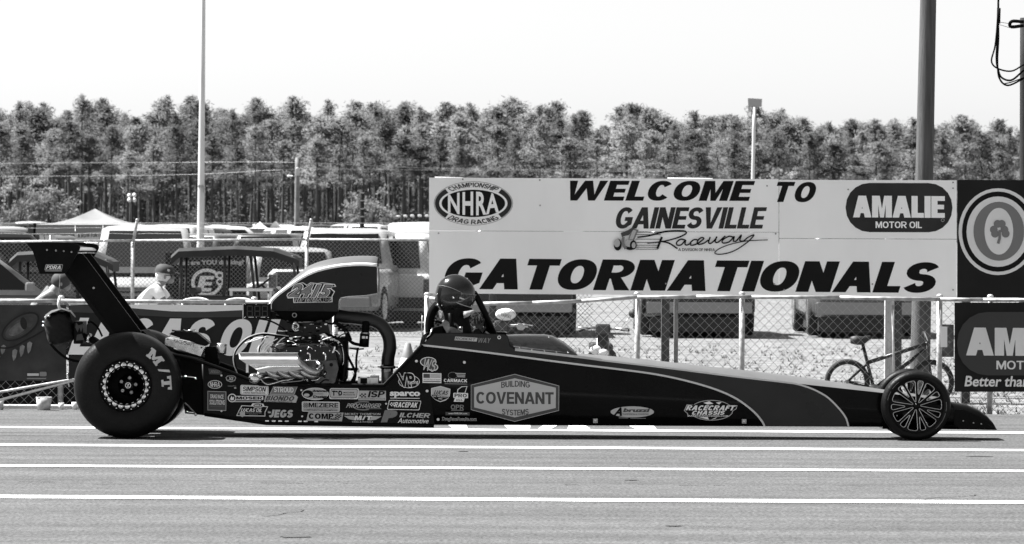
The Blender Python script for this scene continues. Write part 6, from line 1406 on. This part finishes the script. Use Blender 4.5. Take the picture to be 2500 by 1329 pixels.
mb = MB(); Y = 158; a = W(660, 548, Y); b = W(682, 548, Y); mb.box((a.x, Y, gz(Y)), (b.x, Y + 1.1, a.z - .1), M('toilet_shell', .40, .5), .03); P = [Vector((a.x, Y - .02, a.z - .1)), Vector((b.x, Y - .02, a.z - .1)), Vector((b.x*.5 + a.x*.5, Y - .02, a.z + .12))]; mb.prism(P, (0, 1.14, 0), M('toilet_roof', .62, .5)); o = mb.build('portable_toilet'); tag(o, 'pale portable toilet cabin right of the small white tent', 'toilet')

# ---- golf carts
def golf_cart(label, px0, px1, py_roof, Y, yaw=0, cooler=False, roofm=None):
    a, b = W(px0, py_roof, Y), W(px1, py_roof, Y); L = b.x - a.x; H = a.z; root = thing('golf_cart', label, 'golf cart', (0, 0, 0), 'golf carts behind the low fence', local=True); hw = .58
    rm = roofm or M('cart_roof', .035, .6, spec=.15, var=.2, scale=4)
    mb = MB(); rings = []
    for x, z, w_ in ((-L/2, -.13, hw), (-L/2+.12, -.02, hw), (0, .02, hw), (L*.3, -.01, hw), (L/2-.06, -.12, hw*.95), (L/2, -.16, hw*.85)):
        rings.append([Vector((x, -w_, H+z-.05)), Vector((x, -w_*.8, H+z)), Vector((x, w_*.8, H+z)), Vector((x, w_, H+z-.06)), Vector((x, w_*.9, H+z-.15)), Vector((x, -w_*.9, H+z-.15))])
    mb.loft(rings, rm, smooth=False); mb.build('roof', root)
    for x in (-L/2+.16, -L*.08, L*.12, L/2-.1):
        for sy in (-1, 1): mb = MB(); mb.tube([(x + (.1 if x > 0 else -.02), sy*hw*.85, .5), (x, sy*hw*.85, H - .12)], .022, PLAST, 8); mb.build('roof_post', root)
    mb = MB(); mb.box((-L/2, -hw, .25), (L/2-.1, hw, .42), CHA_, .04); mb.box((-L*.35, -hw, .42), (L*.1, hw, .68), CHA_, .05); mb.loft([[Vector((L*.26, -hw, .35)), Vector((L*.26, hw, .35)), Vector((L*.32, hw*.9, .92)), Vector((L*.32, -hw*.9, .92))], [Vector((L/2, -hw*.8, .3)), Vector((L/2, hw*.8, .3)), Vector((L/2-.06, hw*.7, .62)), Vector((L/2-.06, -hw*.7, .62))]], CHA_, smooth=False); mb.build('body', root)
    mb = MB(); mb.box((-L*.32, -hw*.95, .68), (L*.08, hw*.95, .78), PLAST, .04); mb.build('seat', root)
    mb = MB(); mb.box((-L*.36, -hw*.95, .80), (-L*.30, hw*.95, .90), PLAST, .03); mb.build('seat_back', root)
    mb = MB(); ring(mb, (L*.2, -.25, .95), (-.6, 0, .8), .17, .013, PLAST, 24, 6); mb.tube([(L*.2, -.25, .95), (L*.3, -.25, .75)], .018, PLAST, 8); mb.build('steering_wheel', root)
    for sx in (-L*.33, L*.34):
        for sy in (-1, 1): mb = MB(); mb.lathe((sx, sy*(hw-.06), .22), (0, sy, 0), [(.0001, .09), (.12, .09), (.2, .09), (.22, .05), (.22, -.07), (.0001, -.08)], CARTYRE, 18); mb.build('wheel', root)
    if cooler:
        mb = MB(); mb.box((-L*.05, -hw*.9, .85), (L*.30, hw*.2, .90), VWHT, .02); mb.tube([(-L*.03, -hw*.85, .42), (-L*.03, -hw*.85, .87)], .025, VWHT, 8); mb.tube([(L*.28, -hw*.85, .42), (L*.28, -hw*.85, .87)], .025, VWHT, 8); mb.build('cargo_shelf', root)
    root.location = ((a.x+b.x)/2, Y, gz(Y)); root.rotation_euler.z = R(yaw); return root
golf_cart('golf cart with dark ribbed roof right of the crewman in the white shirt', 425, 735, 603, 62, 0, True)
golf_cart('golf cart with domed dark roof directly behind the rear wing', 34, 284, 612, 60, 0, False, M('cart_roof_grey', .05, .7, spec=.15, var=.2, scale=4))
# pale wheel covers and cart seats seen just over the rail
mb = MB(); rings = []
for i in range(9):
    t = math.pi*i/8; p = W(478 - 32*math.cos(t), 736 - 10*math.sin(t), 47); rings.append([p + Vector((0, -.12, 0)), p + Vector((0, .12, 0)), p + Vector((0, .12, -.02)), p + Vector((0, -.12, -.02))])
for nm_, dx, lb_ in (('a', 0, 'white folding chair back just over the rail, left of two'), ('b', 105*47/F, 'white folding chair back just over the rail, right of two')):
    mb = MB(); mb.loft([[q + Vector((dx, 0, 0)) for q in r_] for r_ in rings], VWHT)
    p0, p1 = rings[0][0] + Vector((dx, .12, 0)), rings[-1][0] + Vector((dx, .12, 0))
    for p in (p0, p1): mb.tube([p, (p.x, p.y, -.02)], .015, GALV, 6)
    z_ = .42; mb.box((p0.x, p0.y - .35, z_), (p1.x, p0.y, z_ + .03), VWHT, .01)
    for p in (p0, p1): mb.tube([(p.x, p.y - .33, -.02), (p.x, p.y - .33, z_)], .015, GALV, 6)
    o = mb.build('folding_chair'); tag(o, lb_, 'chair', 'white chairs behind the low fence')

# ---- crew behind the fence
SKIN = M('skin_tone', .20, .6, var=.12, scale=10); HAIRW = M('white_hair', .6, .8, bump=.5, bscale=60); SHIRTW = M('white_shirt', .88, .85, bump=.35, bscale=10); SHIRTG = M('grey_shirt', .09, .85, var=.25, scale=10, bump=.6, bscale=12); TROU = M('dark_trousers', .05, .85); CAPM = M('dark_cap', .03, .8)
def hand(base, d, up, parent_jo):
    pass
def crew(label, Yp, pts, shirt, capm, rad=1.0):
    """pts: pixel joints hip, chest, neck, head, shoulder, elbow, hand (near arm)"""
    q = {k: W(*v, Yp) for k, v in pts.items()}; root = thing('person', label, 'person', (q['hip'].x, Yp, gz(Yp)), 'crew behind the low fence'); hx = q['hip']
    J = {'pelvis': (hx, .15*rad), 'chest': (q['chest'], .165*rad), 'neck': (q['neck'], .055), 'skull': (q['head'], .088, .10)}; E = [('pelvis', 'chest'), ('chest', 'neck'), ('neck', 'skull')]
    JS = {'s0': (hx + Vector((0, 0, .02)), .165*rad), 's1': (q['chest'], .182*rad), 's2': (q['neck'].lerp(q['chest'], .35), .10)}; ES = [('s0', 's1'), ('s1', 's2')]
    for n_, s_ in (('a', -1), ('b', 1)):
        o = Vector((0, s_*.19, 0)); e_ = Vector((.05*(s_ > 0), s_*.22, 0))
        J['sh'+n_] = (q['shoulder'] + o, .062); J['el'+n_] = (q['elbow'] + e_, .047); J['wr'+n_] = (q['hand'] + e_*.8, .031); J['pa'+n_] = (q['hand'] + e_*.8 + (q['hand'] - q['elbow']).normalized()*.09, .030, .040)
        E += [('chest', 'sh'+n_), ('sh'+n_, 'el'+n_), ('el'+n_, 'wr'+n_), ('wr'+n_, 'pa'+n_)]
        dr = (q['hand'] - q['elbow']).normalized(); pb_ = J['pa'+n_][0]
        for k in range(5):
            off = Vector((0, (k-2)*.019, -.012 if k else .02)); J['f%s%d' % (n_, k)] = (pb_ + off + dr*.035, .0095); J['g%s%d' % (n_, k)] = (pb_ + off*1.2 + dr*(.07 if k else .05) + Vector((0, 0, -.02)), .0085); E += [('pa'+n_, 'f%s%d' % (n_, k)), ('f%s%d' % (n_, k), 'g%s%d' % (n_, k))]
        J['hip'+n_] = (hx + Vector((0, s_*.10, -.06)), .10); J['kn'+n_] = (Vector((hx.x + .06, Yp + s_*.11, gz(Yp) + .48)), .065); J['an'+n_] = (Vector((hx.x - .02, Yp + s_*.11, gz(Yp) + .08)), .045); J['to'+n_] = (Vector((hx.x + .16, Yp + s_*.12, gz(Yp) + .035)), .04)
        E += [('pelvis', 'hip'+n_), ('hip'+n_, 'kn'+n_), ('kn'+n_, 'an'+n_), ('an'+n_, 'to'+n_)]
        JS['h'+n_] = (q['shoulder'] + o, .078); JS['i'+n_] = (q['shoulder'].lerp(q['elbow'], .75) + o.lerp(e_, .75), .066); ES += [('s1', 'h'+n_), ('h'+n_, 'i'+n_)]
    skin_mesh('body', J, E, SKIN, root); skin_mesh('shirt', JS, ES, shirt, root)
    JT = {'t0': (hx + Vector((0, 0, .01)), .163*rad)}; ET = []
    for n_ in 'ab':
        for k, r_ in (('hip', .108), ('kn', .078), ('an', .06)): JT[k+n_] = (J[k+n_][0], r_)
        ET += [('t0', 'hip'+n_), ('hip'+n_, 'kn'+n_), ('kn'+n_, 'an'+n_)]
    skin_mesh('trousers', JT, ET, TROU, root)
    return root, q
man, q = crew('grey-haired crewman in white shirt and dark cap leaning over behind the banner', 50, {'hip': (350, 775), 'chest': (370, 714), 'neck': (391, 694), 'head': (402, 675), 'shoulder': (381, 704), 'elbow': (408, 742), 'hand': (436, 754)}, SHIRTW, CAPM, 1.12)
h = q['head']; k_ = 50/F
mb = MB(); mb.ball(h + Vector((-.012, 0, .02)), .105, HAIRW, 14, (1.0, .92, 1.0)); mb.build('hair', man)
mb = MB(); mb.lathe(h + Vector((-.002, 0, .062)), (.18, 0, 1), [(.122, -.02), (.122, .01), (.108, .055), (.07, .085), (.0001, .095)], CAPM, 18); c = h + Vector((.10, 0, .058)); mb.prism([c + Vector((0, -.085, 0)), c + Vector((.07, -.06, -.03)), c + Vector((.10, 0, -.04)), c + Vector((.07, .06, -.03)), c + Vector((0, .085, 0))], (0, 0, .012), CAPM); mb.disc(h + Vector((.06, -.108, .075)), (0.4, -1, 0), .016, .006, VLG, 10); mb.build('cap', man)
mb = MB(); mb.tube([h + Vector((.085, -.012, .005)), h + Vector((.122, 0, -.018)), h + Vector((.098, .0, -.032))], [.012, .017, .010], SKIN, 8); mb.ball(h + Vector((.015, -.10, -.008)), .028, SKIN, 8, (.6, .4, 1)); mb.ball(h + Vector((.07, 0, -.05)), .06, SKIN, 12, (.9, .8, .75)); mb.build('face', man)
mb = MB(); mb.tube([h + Vector((.10, -.05, .012)), h + Vector((.03, -.105, .012))], .004, MATB, 5); mb.box(h + Vector((.085, -.062, -.006)), h + Vector((.095, -.02, .022)), GLASSD); mb.box(h + Vector((.085, .02, -.006)), h + Vector((.095, .062, .022)), GLASSD); mb.build('glasses', man)
m2, q = crew('crewman in grey shirt bending forward behind the rear wing endplate', 48, {'hip': (92, 790), 'chest': (112, 725), 'neck': (138, 700), 'head': (150, 690), 'shoulder': (128, 722), 'elbow': (150, 752), 'hand': (175, 760)}, SHIRTG, CAPM, 1.1)
h = q['head']; mb = MB(); mb.ball(h + Vector((-.004, 0, .022)), .118, CAPM, 14, (1.02, .95, .92)); mb.build('cap', m2)
mb = MB(); mb.tube([h + Vector((.085, 0, -.01)), h + Vector((.118, 0, -.035))], .014, SKIN, 8); mb.ball(h + Vector((.06, 0, -.06)), .06, SKIN, 12, (.9, .8, .75)); mb.ball(h + Vector((.01, -.10, -.02)), .026, SKIN, 8, (.6, .4, 1)); mb.build('face', m2)
# ---- white cool box behind the rail, and the white cups and bucket by the kerb
def cup(label, px0, px1, pyt, pyb, name='paper_cup', cat='cup', m=VWHT):
    Y = 37.45 if name == 'paper_cup' else 37.3; a, b = W(px0, pyb, Y), W(px1, pyb, Y); t = W(px0, pyt, Y); r = (b.x - a.x)/2; c = ((a.x+b.x)/2, Y, 0.001); h = max(.05, t.z - a.z)
    mb = MB(); mb.lathe(c, (0, 0, 1), [(.0001, 0), (r*.8, 0), (r, h), (r*.94, h), (r*.75, .01), (.0001, .01)], m, 18); ring(mb, (c[0], c[1], h), (0, 0, 1), r*.98, r*.05, m, 18, 6); o = mb.build(name); tag(o, label, cat)
cup('white paper cup standing by the kerb behind the rear slick, left one', 143, 157, 982, 998); cup('white paper cup standing by the kerb, right one close to the rear slick', 175, 190, 980, 998)
cup('pale battered bucket by the kerb under the reptile banner', 88, 127, 967, 998, 'bucket', 'bucket', M('pale_bucket', .45, .8, var=.4, scale=14))
cup('pale bucket at the left edge under the reptile banner', -8, 10, 975, 998, 'bucket', 'bucket', M('pale_bucket', .45, .8))
# ---- traffic cone in the lot
c = W(996, 902, ground_Y(996, 905)); Yk = c.y; c.z = 0; k = Yk/F
mb = MB(); CONE = M('cone_plastic', .16, .6, var=.2, scale=10); mb.lathe(c, (0, 0, 1), [(.0001, 0), (.16, 0), (.16, .03), (.12, .035)], CONE, 20); mb.lathe(c, (0, 0, 1), [(.12, .035), (.085, .16)], VWHT, 20); mb.lathe(c, (0, 0, 1), [(.085, .16), (.035, .34), (.02, .35), (.0001, .35)], CONE, 20); o = mb.build('traffic_cone'); tag(o, 'small traffic cone with a white band behind the cockpit', 'cone')
# ---- bicycle
YK = 39.8; bk = thing('bicycle', 'dark small bicycle with white fittings leaning behind the fence by the front wheel', 'bicycle', (W(2150, 980, YK).x, YK, 0)); wr = .226
def bw_(px): p = W(px, 900, YK); return Vector((p.x, YK, wr))
for px in (2069, 2275):
    c = bw_(px); mb = MB(); ring(mb, c, (0, 1, 0), wr - .025, .026, CARTYRE, 48, 8); t_ = mb.build('wheel', bk)
    mb = MB(); ring(mb, c, (0, 1, 0), wr - .045, .008, PLAST, 40, 6)
    for i in range(14): a = 2*math.pi*i/14; mb.tube([c, c + Vector((math.cos(a)*(wr-.045), (-1)**i*.012, math.sin(a)*(wr-.045)))], .0012, STEEL, 4)
    mb.lathe(c, (0, 1, 0), [(.0001, -.03), (.018, -.03), (.018, .03), (.0001, .03)], STEEL, 10); mb.build('rim', t_)
FR = M('bicycle_frame_paint', .008, .35, spec=.5); P_ = lambda a, b: W(a, b, YK)
mb = MB()
for pts_, r_ in ((((2134, 950), (2107, 842)), .017), (((2121, 885), (2262, 840)), .020), (((2134, 950), (2262, 852)), .020), (((2069, 932), (2134, 950)), .013), (((2069, 932), (2121, 886)), .012)): mb.tube([P_(*p) for p in pts_], r_, FR, 8)
mb.tube([P_(2262, 835), P_(2275, 932)], .014, FR, 8); mb.build('frame', bk)
mb = MB(); mb.loft([[P_(a, b) + Vector((0, s_*w_, 0)) for s_ in (-1, 1)] + [P_(a, b + t_) + Vector((0, s_*w_, 0)) for s_ in (1, -1)] for a, b, t_, w_ in ((2077, 823, 16, .05), (2092, 820, 22, .06), (2108, 822, 20, .04), (2124, 819, 10, .02), (2128, 822, 5, .012))], PLAST); sd = mb.build('saddle', bk)
mb = MB(); mb.ball(P_(2090, 823), .02, VWHT, 8, (1.8, 2.2, .4)); mb.build('saddle_badge', sd)
mb = MB(); mb.tube([P_(2107, 842), P_(2115, 868)], .010, PLAST, 8); mb.tube([P_(2106, 848), P_(2103, 856)], .006, PLAST, 6); mb.build('seat_post', bk)
mb = MB(); mb.lathe(P_(2134, 950), (0, 1, 0), [(.0001, -.03), (.05, -.03), (.05, -.025), (.0001, -.025)], STEEL, 20); mb.tube([P_(2134, 950) + Vector((0, -.04, 0)), P_(2110, 951) + Vector((0, -.05, 0))], .008, STEEL, 6); mb.box(P_(2100, 949) + Vector((0, -.12, 0)), P_(2116, 954) + Vector((0, -.05, 0)), PLAST, .003); mb.tube([P_(2072, 930), P_(2134, 940)], .004, STEEL, 5); mb.tube([P_(2072, 938), P_(2134, 960)], .004, STEEL, 5); mb.build('crank', bk)
mb = MB(); mb.tube(spline([P_(2262, 836) + Vector((0, -.22, 0)), P_(2256, 815) + Vector((0, -.12, 0)), P_(2258, 812), P_(2256, 815) + Vector((0, .12, 0)), P_(2262, 836) + Vector((0, .22, 0))], 4), .010, PLAST, 8); mb.tube([P_(2258, 812), P_(2262, 840)], .012, PLAST, 8); mb.tube([P_(2225, 873), P_(2214, 890)], .014, VWHT, 8); mb.build('handlebar', bk)
# ---- small motor scooters parked just past the fence
def scooter(label, px, py_bar, Y, pale, wpx):
    c = W(px, py_bar, Y); k = Y/F; root = thing('scooter', label, 'scooter', (c.x, Y, 0), 'scooters behind the low fence'); bz = c.z; hw = wpx*k/2
    mb = MB(); mb.tube(spline([c + Vector((-hw, -.02, -.03)), c + Vector((-hw*.45, 0, .01)), c + Vector((0, .02, 0)), c + Vector((hw*.45, 0, .0)), c + Vector((hw, -.02, 0))], 4), .014, ALU, 8)
    for s_ in (-1, 1): mb.tube([c + Vector((s_*hw*.7, -.02, -.005)), c + Vector((s_*hw*1.05, -.03, -.012 if s_ > 0 else -.03))], .016, PLAST, 8); mb.tube([c + Vector((s_*hw*.5, -.03, .004)), c + Vector((s_*hw*.98, -.07, .01 if s_ < 0 else -.01))], .011, ALU, 6)
    mb.build('handlebar', root)
    mb = MB(); mb.box(c + Vector((-.075, -.10, -.06)), c + Vector((.075, .02, .05)), PLAST, .02); hl = mb.build('headlamp_pod', root)
    mb = MB(); mb.box(c + Vector((-.055, -.106, -.045)), c + Vector((.055, -.098, .03)), M('smoked_lens', .07, .15, spec=.6)); mb.build('lens', hl)
    mb = MB(); mb.loft([[Vector((c.x + x*w_, Y + y, z)) for x, y in ((-1, 0), (1, 0), (1, .10), (-1, .10))] for z, w_, in ((bz - .06, .05), (bz - .16, .055), (bz - .24, .13), (bz - .40, .17), (bz - .5, .12))], pale, smooth=False); mb.build('leg_shield', root)
    mb = MB(); mb.box((c.x - .11, Y + .12, .14), (c.x + .11, Y + 1.0, .24), PLAST, .03); mb.box((c.x - .13, Y + .55, .24), (c.x + .13, Y + 1.15, .5), pale, .06); mb.build('body', root)
    mb = MB(); mb.box((c.x - .12, Y + .5, .5), (c.x + .12, Y + 1.1, .58), PLAST, .03); mb.build('seat', root)
    for y in (-.06, 1.05): mb = MB(); ring(mb, (c.x, Y + y, .18), (1, 0, 0), .13, .05, CARTYRE, 28, 8); mb.lathe((c.x, Y + y, .18), (1, 0, 0), [(.0001, -.03), (.1, -.03), (.1, .03), (.0001, .03)], STEEL, 18); mb.build('wheel', root)
    mb = MB(); mb.tube([(c.x - .06, Y - .06, .18), (c.x - .05, Y + .02, bz - .1)], .016, STEEL, 8); mb.tube([(c.x + .06, Y - .06, .18), (c.x + .05, Y + .02, bz - .1)], .016, STEEL, 8); mb.build('fork', root)
    return root, c
sc, c = scooter('small scooter with dark headlamp pod seen over the nose, left of the posts', 1472, 803, 39.9, PLAST, 124)
mb = MB(); mb.tube([c + Vector((.17, 0, .0)), W(1528, 785, 39.9), W(1543, 770, 39.9)], .005, CHROME, 6); mb.lathe(W(1546, 766, 39.9), (0, -1, 0), [(.0001, -.01), (.042, -.01), (.045, 0), (.0001, .008)], PLAST, 18); mb.build('mirror', sc)
mb = MB(); mb.ball(W(1455, 855, 39.82), .06, VWHT, 10, (1, .6, .8)); mb.ball(W(1473, 862, 39.8), .05, VWHT, 10, (1.2, .6, .8)); mb.build('front_badge', sc)
sc, c = scooter('white-fronted scooter right behind the cockpit', 1225, 795, 39.9, VWHT, 130)
mb = MB(); mb.ball(W(1235, 768, 39.8), .10, VWHT, 14, (1.05, .5, .62)); o = mb.build('number_shell', sc); lay = Print(39.73, .001, .003); lay.text('RAMSEY', 1224, 764, 1249, 772, VMG, .04, sl=.25); lay.build('shell_print', o)
mb = MB(); mb.tube([c + Vector((.16, 0, .02)), W(1300, 795, 39.85)], .008, CHROME, 6); mb.ball(W(1272, 798, 39.8), .045, VLG, 10, (1, .6, .8)); mb.build('lever', sc)

# ================================================================== the wood behind the car park
FOL = [M('pine_needles_%s' % n, g, .75, spec=.15, var=.35, scale=.9, backlit=.5) for n, g in (('dark', .15), ('mid', .22), ('pale', .28))]
BARK = M('pine_bark', .05, .9, var=.4, scale=3, stretch=(4, 4, .6))
def pine(seed, Ht, style):
    rnd = random.Random(seed); root = thing('pine_tree', 'tall slim pine standing in the wood behind the car park', 'tree', (0, 0, 0), 'pines of the wood behind the car park', local=True)
    mb = MB(); n = 8; bx, by = rnd.uniform(-.25, .25), rnd.uniform(-.25, .25); ax = lambda t: Vector((bx*math.sin(t*2.2), by*math.sin(t*2.6), Ht*t)); mb.tube([ax(i/n*.97) - Vector((0, 0, .4 if i == 0 else 0)) for i in range(n+1)], [.155*(1 - .8*i/n) + .015 for i in range(n+1)], BARK, 7)
    cr = MB(); vs = []; fs = []; cb = {0: .50, 1: .58, 2: .38, 3: .56}[style] + rnd.uniform(-.05, .05); nb = rnd.randint(20, 27) if style != 3 else 13
    fm = FOL[rnd.choice([0, 1, 1, 2] if style != 2 else [1, 2, 2])]
    def tuft(c, s_, k):
        for _ in range(k):
            p = c + Vector((rnd.gauss(0, 1)*s_, rnd.gauss(0, 1)*s_, rnd.gauss(0, .62)*s_)); d = Vector((rnd.gauss(0, 1), rnd.gauss(0, 1), rnd.gauss(.25, .8))).normalized(); e = d.orthogonal().normalized(); e.rotate(Matrix.Rotation(rnd.uniform(0, 3.14), 3, d)); L_ = rnd.uniform(.16, .34); w_ = rnd.uniform(.018, .05); o = len(vs)
            vs.extend([p - e*w_, p + e*w_, p + d*L_ + e*w_*.5, p + d*L_ - e*w_*.5]); fs.append((o, o+1, o+2, o+3))
    for b in range(nb):
        t = cb + (1 - cb)*((b + rnd.random())/nb)**.85; a = b*2.4 + rnd.uniform(-.5, .5); u = (t - cb)/(1 - cb)
        reach = (rnd.uniform(.5, 2.1))*(1.0 - .92*u**1.0)*(.6 + .9*min(1, u*4.5)) + .08
        p0 = ax(t*.97); p1 = p0 + Vector((math.cos(a)*reach, math.sin(a)*reach, reach*rnd.uniform(.0, .45))); mb.tube([p0, p0.lerp(p1, .55) + Vector((0, 0, -.05)), p1], [.035*(1-u)+.012, .022, .008], BARK, 5)
        for q in range(rnd.randint(2, 4)): tuft(p0.lerp(p1, rnd.uniform(.45, 1.1)) + Vector((rnd.gauss(0, .18), rnd.gauss(0, .18), rnd.uniform(0, .25))), rnd.uniform(.20, .36), rnd.randint(34, 62))
    for q in range(7): tuft(ax(.97) + Vector((rnd.gauss(0, .10), rnd.gauss(0, .10), rnd.uniform(-.9, .45))), .13, 40)
    for q in range(rnd.randint(1, 4)):     # dead snags under the crown
        t = rnd.uniform(.2, cb); a = rnd.uniform(0, 6.28); p0 = ax(t); mb.tube([p0, p0 + Vector((math.cos(a)*.6, math.sin(a)*.6, .1))], [.02, .006], BARK, 4)
    mb.build('trunk', root); cr.add(vs, fs, fm, True); co = cr.build('crown', root, flip=False)
    nn = []
    for p in vs:
        t_ = p.z/Ht; a_ = ax(min(t_, .97)*.97) - Vector((0, 0, .9)); q_ = p - a_; nn.append((q_.normalized() + Vector((rnd.gauss(0, .14), rnd.gauss(0, .14), .55 + rnd.gauss(0, .14)))).normalized())
    co.data.normals_split_custom_set_from_vertices(nn)
    return root
protos = [pine(s_, 13.0, st) for s_, st in ((1, 0), (2, 1), (3, 0), (4, 1), (5, 2), (6, 3), (7, 1), (8, 2), (9, 3), (10, 0))]
rnd = random.Random(5); used = set(); cnt = 0
TOPY = [(-150, 262), (40, 245), (110, 262), (260, 240), (300, 292), (330, 268), (465, 236), (560, 268), (640, 248), (735, 240), (800, 262), (890, 240), (960, 255), (1040, 250), (1100, 275), (1150, 262), (1310, 246), (1420, 272), (1560, 262), (1650, 290), (1760, 280), (1830, 262), (1900, 258), (1990, 300), (2100, 285), (2260, 300), (2420, 282), (2500, 320), (2650, 300)]
def place(px, Y, H_, s_):
    global cnt
    pr = rnd.choice(protos)
    if pr.name in used: o = copy_tree(pr)
    else: o = pr; used.add(pr.name)
    sc_ = H_/13.0; wd = sc_*rnd.uniform(1.0, 1.75); X = W(px, 600, Y).x; o.location = (X, Y, gz(Y) - .05); o.scale = (wd, wd, sc_); o.rotation_euler.z = rnd.uniform(0, 6.28); cnt += 1
for row, (Y, dx, k0) in enumerate(((318, 62, .86), (330, 50, .93), (343, 46, 1.0), (358, 44, 1.03), (376, 40, 1.06))):
    px = -90 + row*13
    while px < 2590:
        top = W(px, interp(TOPY, px), Y).z - gz(Y); place(px, Y + rnd.uniform(-4, 4), top*k0*rnd.uniform(.80, 1.02) if row < 3 else top*rnd.uniform(.82, 1.03), 0)
        px += dx*rnd.uniform(.6, 1.4)
# a few taller, thin-crowned pines that break the top line
for px in range(20, 2560, 128):
    px += rnd.uniform(-50, 50); Y = rnd.uniform(322, 350); top = W(px, interp(TOPY, px), Y).z - gz(Y); pr = protos[rnd.choice([5, 8])]; o = copy_tree(pr) if pr.name in used else pr; used.add(pr.name)
    H_ = top*rnd.uniform(.94, 1.05); o.location = (W(px, 600, Y).x, Y, gz(Y) - .05); o.scale = (H_/13*.9, H_/13*.9, H_/13); o.rotation_euler.z = rnd.uniform(0, 6.28)
    o['label'] = 'taller thin-crowned pine rising above the others in the wood'; o['group'] = 'tall thin pines of the wood'
# deeper wood behind the rows, read as one mass
mb = MB(); vs = []; fs = []
for i in range(420):
    px = rnd.uniform(-140, 2640); Y = rnd.uniform(392, 420); X = W(px, 600, Y).x; top = (W(px, interp(TOPY, px), Y).z - gz(Y))*.86
    for k in range(4):
        c = Vector((X + rnd.gauss(0, .8), Y, gz(Y) + top*rnd.uniform(.02, .70)))
        for _ in range(75):
            p = c + Vector((rnd.gauss(0, .8), rnd.gauss(0, .8), rnd.gauss(0, 1.0))); d = Vector((rnd.gauss(0, 1), rnd.gauss(0, 1), rnd.gauss(.3, 1))).normalized(); e = d.orthogonal().normalized(); L_ = rnd.uniform(.3, .6); w_ = rnd.uniform(.07, .16); o = len(vs)
            vs.extend([p - e*w_, p + e*w_, p + d*L_ + e*w_*.5, p + d*L_ - e*w_*.5]); fs.append((o, o+1, o+2, o+3))
    mb.tube([(X, Y - 6, gz(Y) - .2), (X, Y - 6, gz(Y) + top*.8)], [.14, .05], BARK, 5)
mb.add(vs, fs, M('deep_needles', .075, .8, spec=.1, var=.4, scale=.6, backlit=.3)); o = mb.build('deep_wood', flip=False); tag(o, 'deeper pine wood filling the gaps behind the front pines', 'wood', kind='stuff')
# understorey: scrub along the foot of the wood (reads as one mass) and pale bushes one can tell apart
def scrub_leaves(vs, fs, c, rx, rz, n, rnd, s0=.10, s1=.22):
    for _ in range(n):
        u = rnd.gauss(0, .5), rnd.gauss(0, .5), abs(rnd.gauss(0, .5)); p = c + Vector((u[0]*rx, u[1]*rx, u[2]*rz)); d = Vector((rnd.gauss(0, 1), rnd.gauss(0, 1), rnd.gauss(.3, 1))).normalized(); e = d.orthogonal().normalized(); e.rotate(Matrix.Rotation(rnd.uniform(0, 3.1), 3, d)); L_ = rnd.uniform(s0, s1)*1.3; w_ = L_*.36; o = len(vs)
        vs.extend([p - e*w_, p + e*w_, p + d*L_ + e*w_*.6, p + d*L_ - e*w_*.6]); fs.append((o, o+1, o+2, o+3))
mb = MB(); vs = []; fs = []
for i in range(240):
    px = rnd.uniform(-120, 2620); Y = rnd.uniform(322, 372); X = W(px, 600, Y).x; scrub_leaves(vs, fs, Vector((X, Y, gz(Y))), rnd.uniform(.8, 1.8), rnd.uniform(.8, 3.2), 130, rnd)
mb.add(vs, fs, M('scrub_leaves', .11, .8, spec=.15, var=.5, scale=.4, backlit=.3)); o = mb.build('undergrowth', flip=False); tag(o, 'dark scrub filling the foot of the pine wood', 'undergrowth', kind='stuff')
for px, py, rx, label in ((1480, 385, 2.4, 'pale feathery bush behind the pale board, left of the middle'), (1560, 400, 1.8, 'pale rounded bush above the word on the pale board'), (1900, 385, 2.2, 'pale bush beside the slim sign pole'), (1965, 425, 2.0, 'very pale low bush just over the pale board'), (2110, 425, 2.4, 'pale low bush left of the thick wooden pole'), (40, 410, 2.6, 'broad pale leafy tree at the left end of the wood'), (120, 450, 2.2, 'pale bush behind the big canopy, at left'), (905, 440, 2.0, 'pale leafy bush by the banded pole'), (2320, 415, 2.3, 'pale bush right of the thick wooden pole')):
    Y = 308; c = W(px, py, Y); root = thing('leafy_bush', label, 'bush', (c.x, Y, gz(Y)), 'pale bushes in front of the pines'); h = c.z - gz(Y); vs = []; fs = []; mb = MB()
    for k in range(26): a = rnd.uniform(0, 6.28); rr = rx*rnd.random()**.5; scrub_leaves(vs, fs, Vector((c.x + math.cos(a)*rr, Y + math.sin(a)*rr*.6, gz(Y) + h*rnd.uniform(.25, .86)*(1 - .3*(rr/rx)**2))), .5, .5, 70, rnd, .09, .18)
    mb.add(vs, fs, M('pale_leaves', .24, .75, spec=.15, var=.3, scale=.8, backlit=.4)); mb.build('crown', root, flip=False)
    mb = MB()
    for k in range(5): a = rnd.uniform(0, 6.28); mb.tube([(c.x, Y, gz(Y) - .1), (c.x + math.cos(a)*rx*.3, Y + math.sin(a)*.3, gz(Y) + h*.4), (c.x + math.cos(a)*rx*.6, Y + math.sin(a)*.8, gz(Y) + h*.8)], [.07, .045, .012], BARK, 6)
    mb.build('trunk', root)

for o in bpy.data.objects:
    if '_local' in o.keys(): del o['_local']
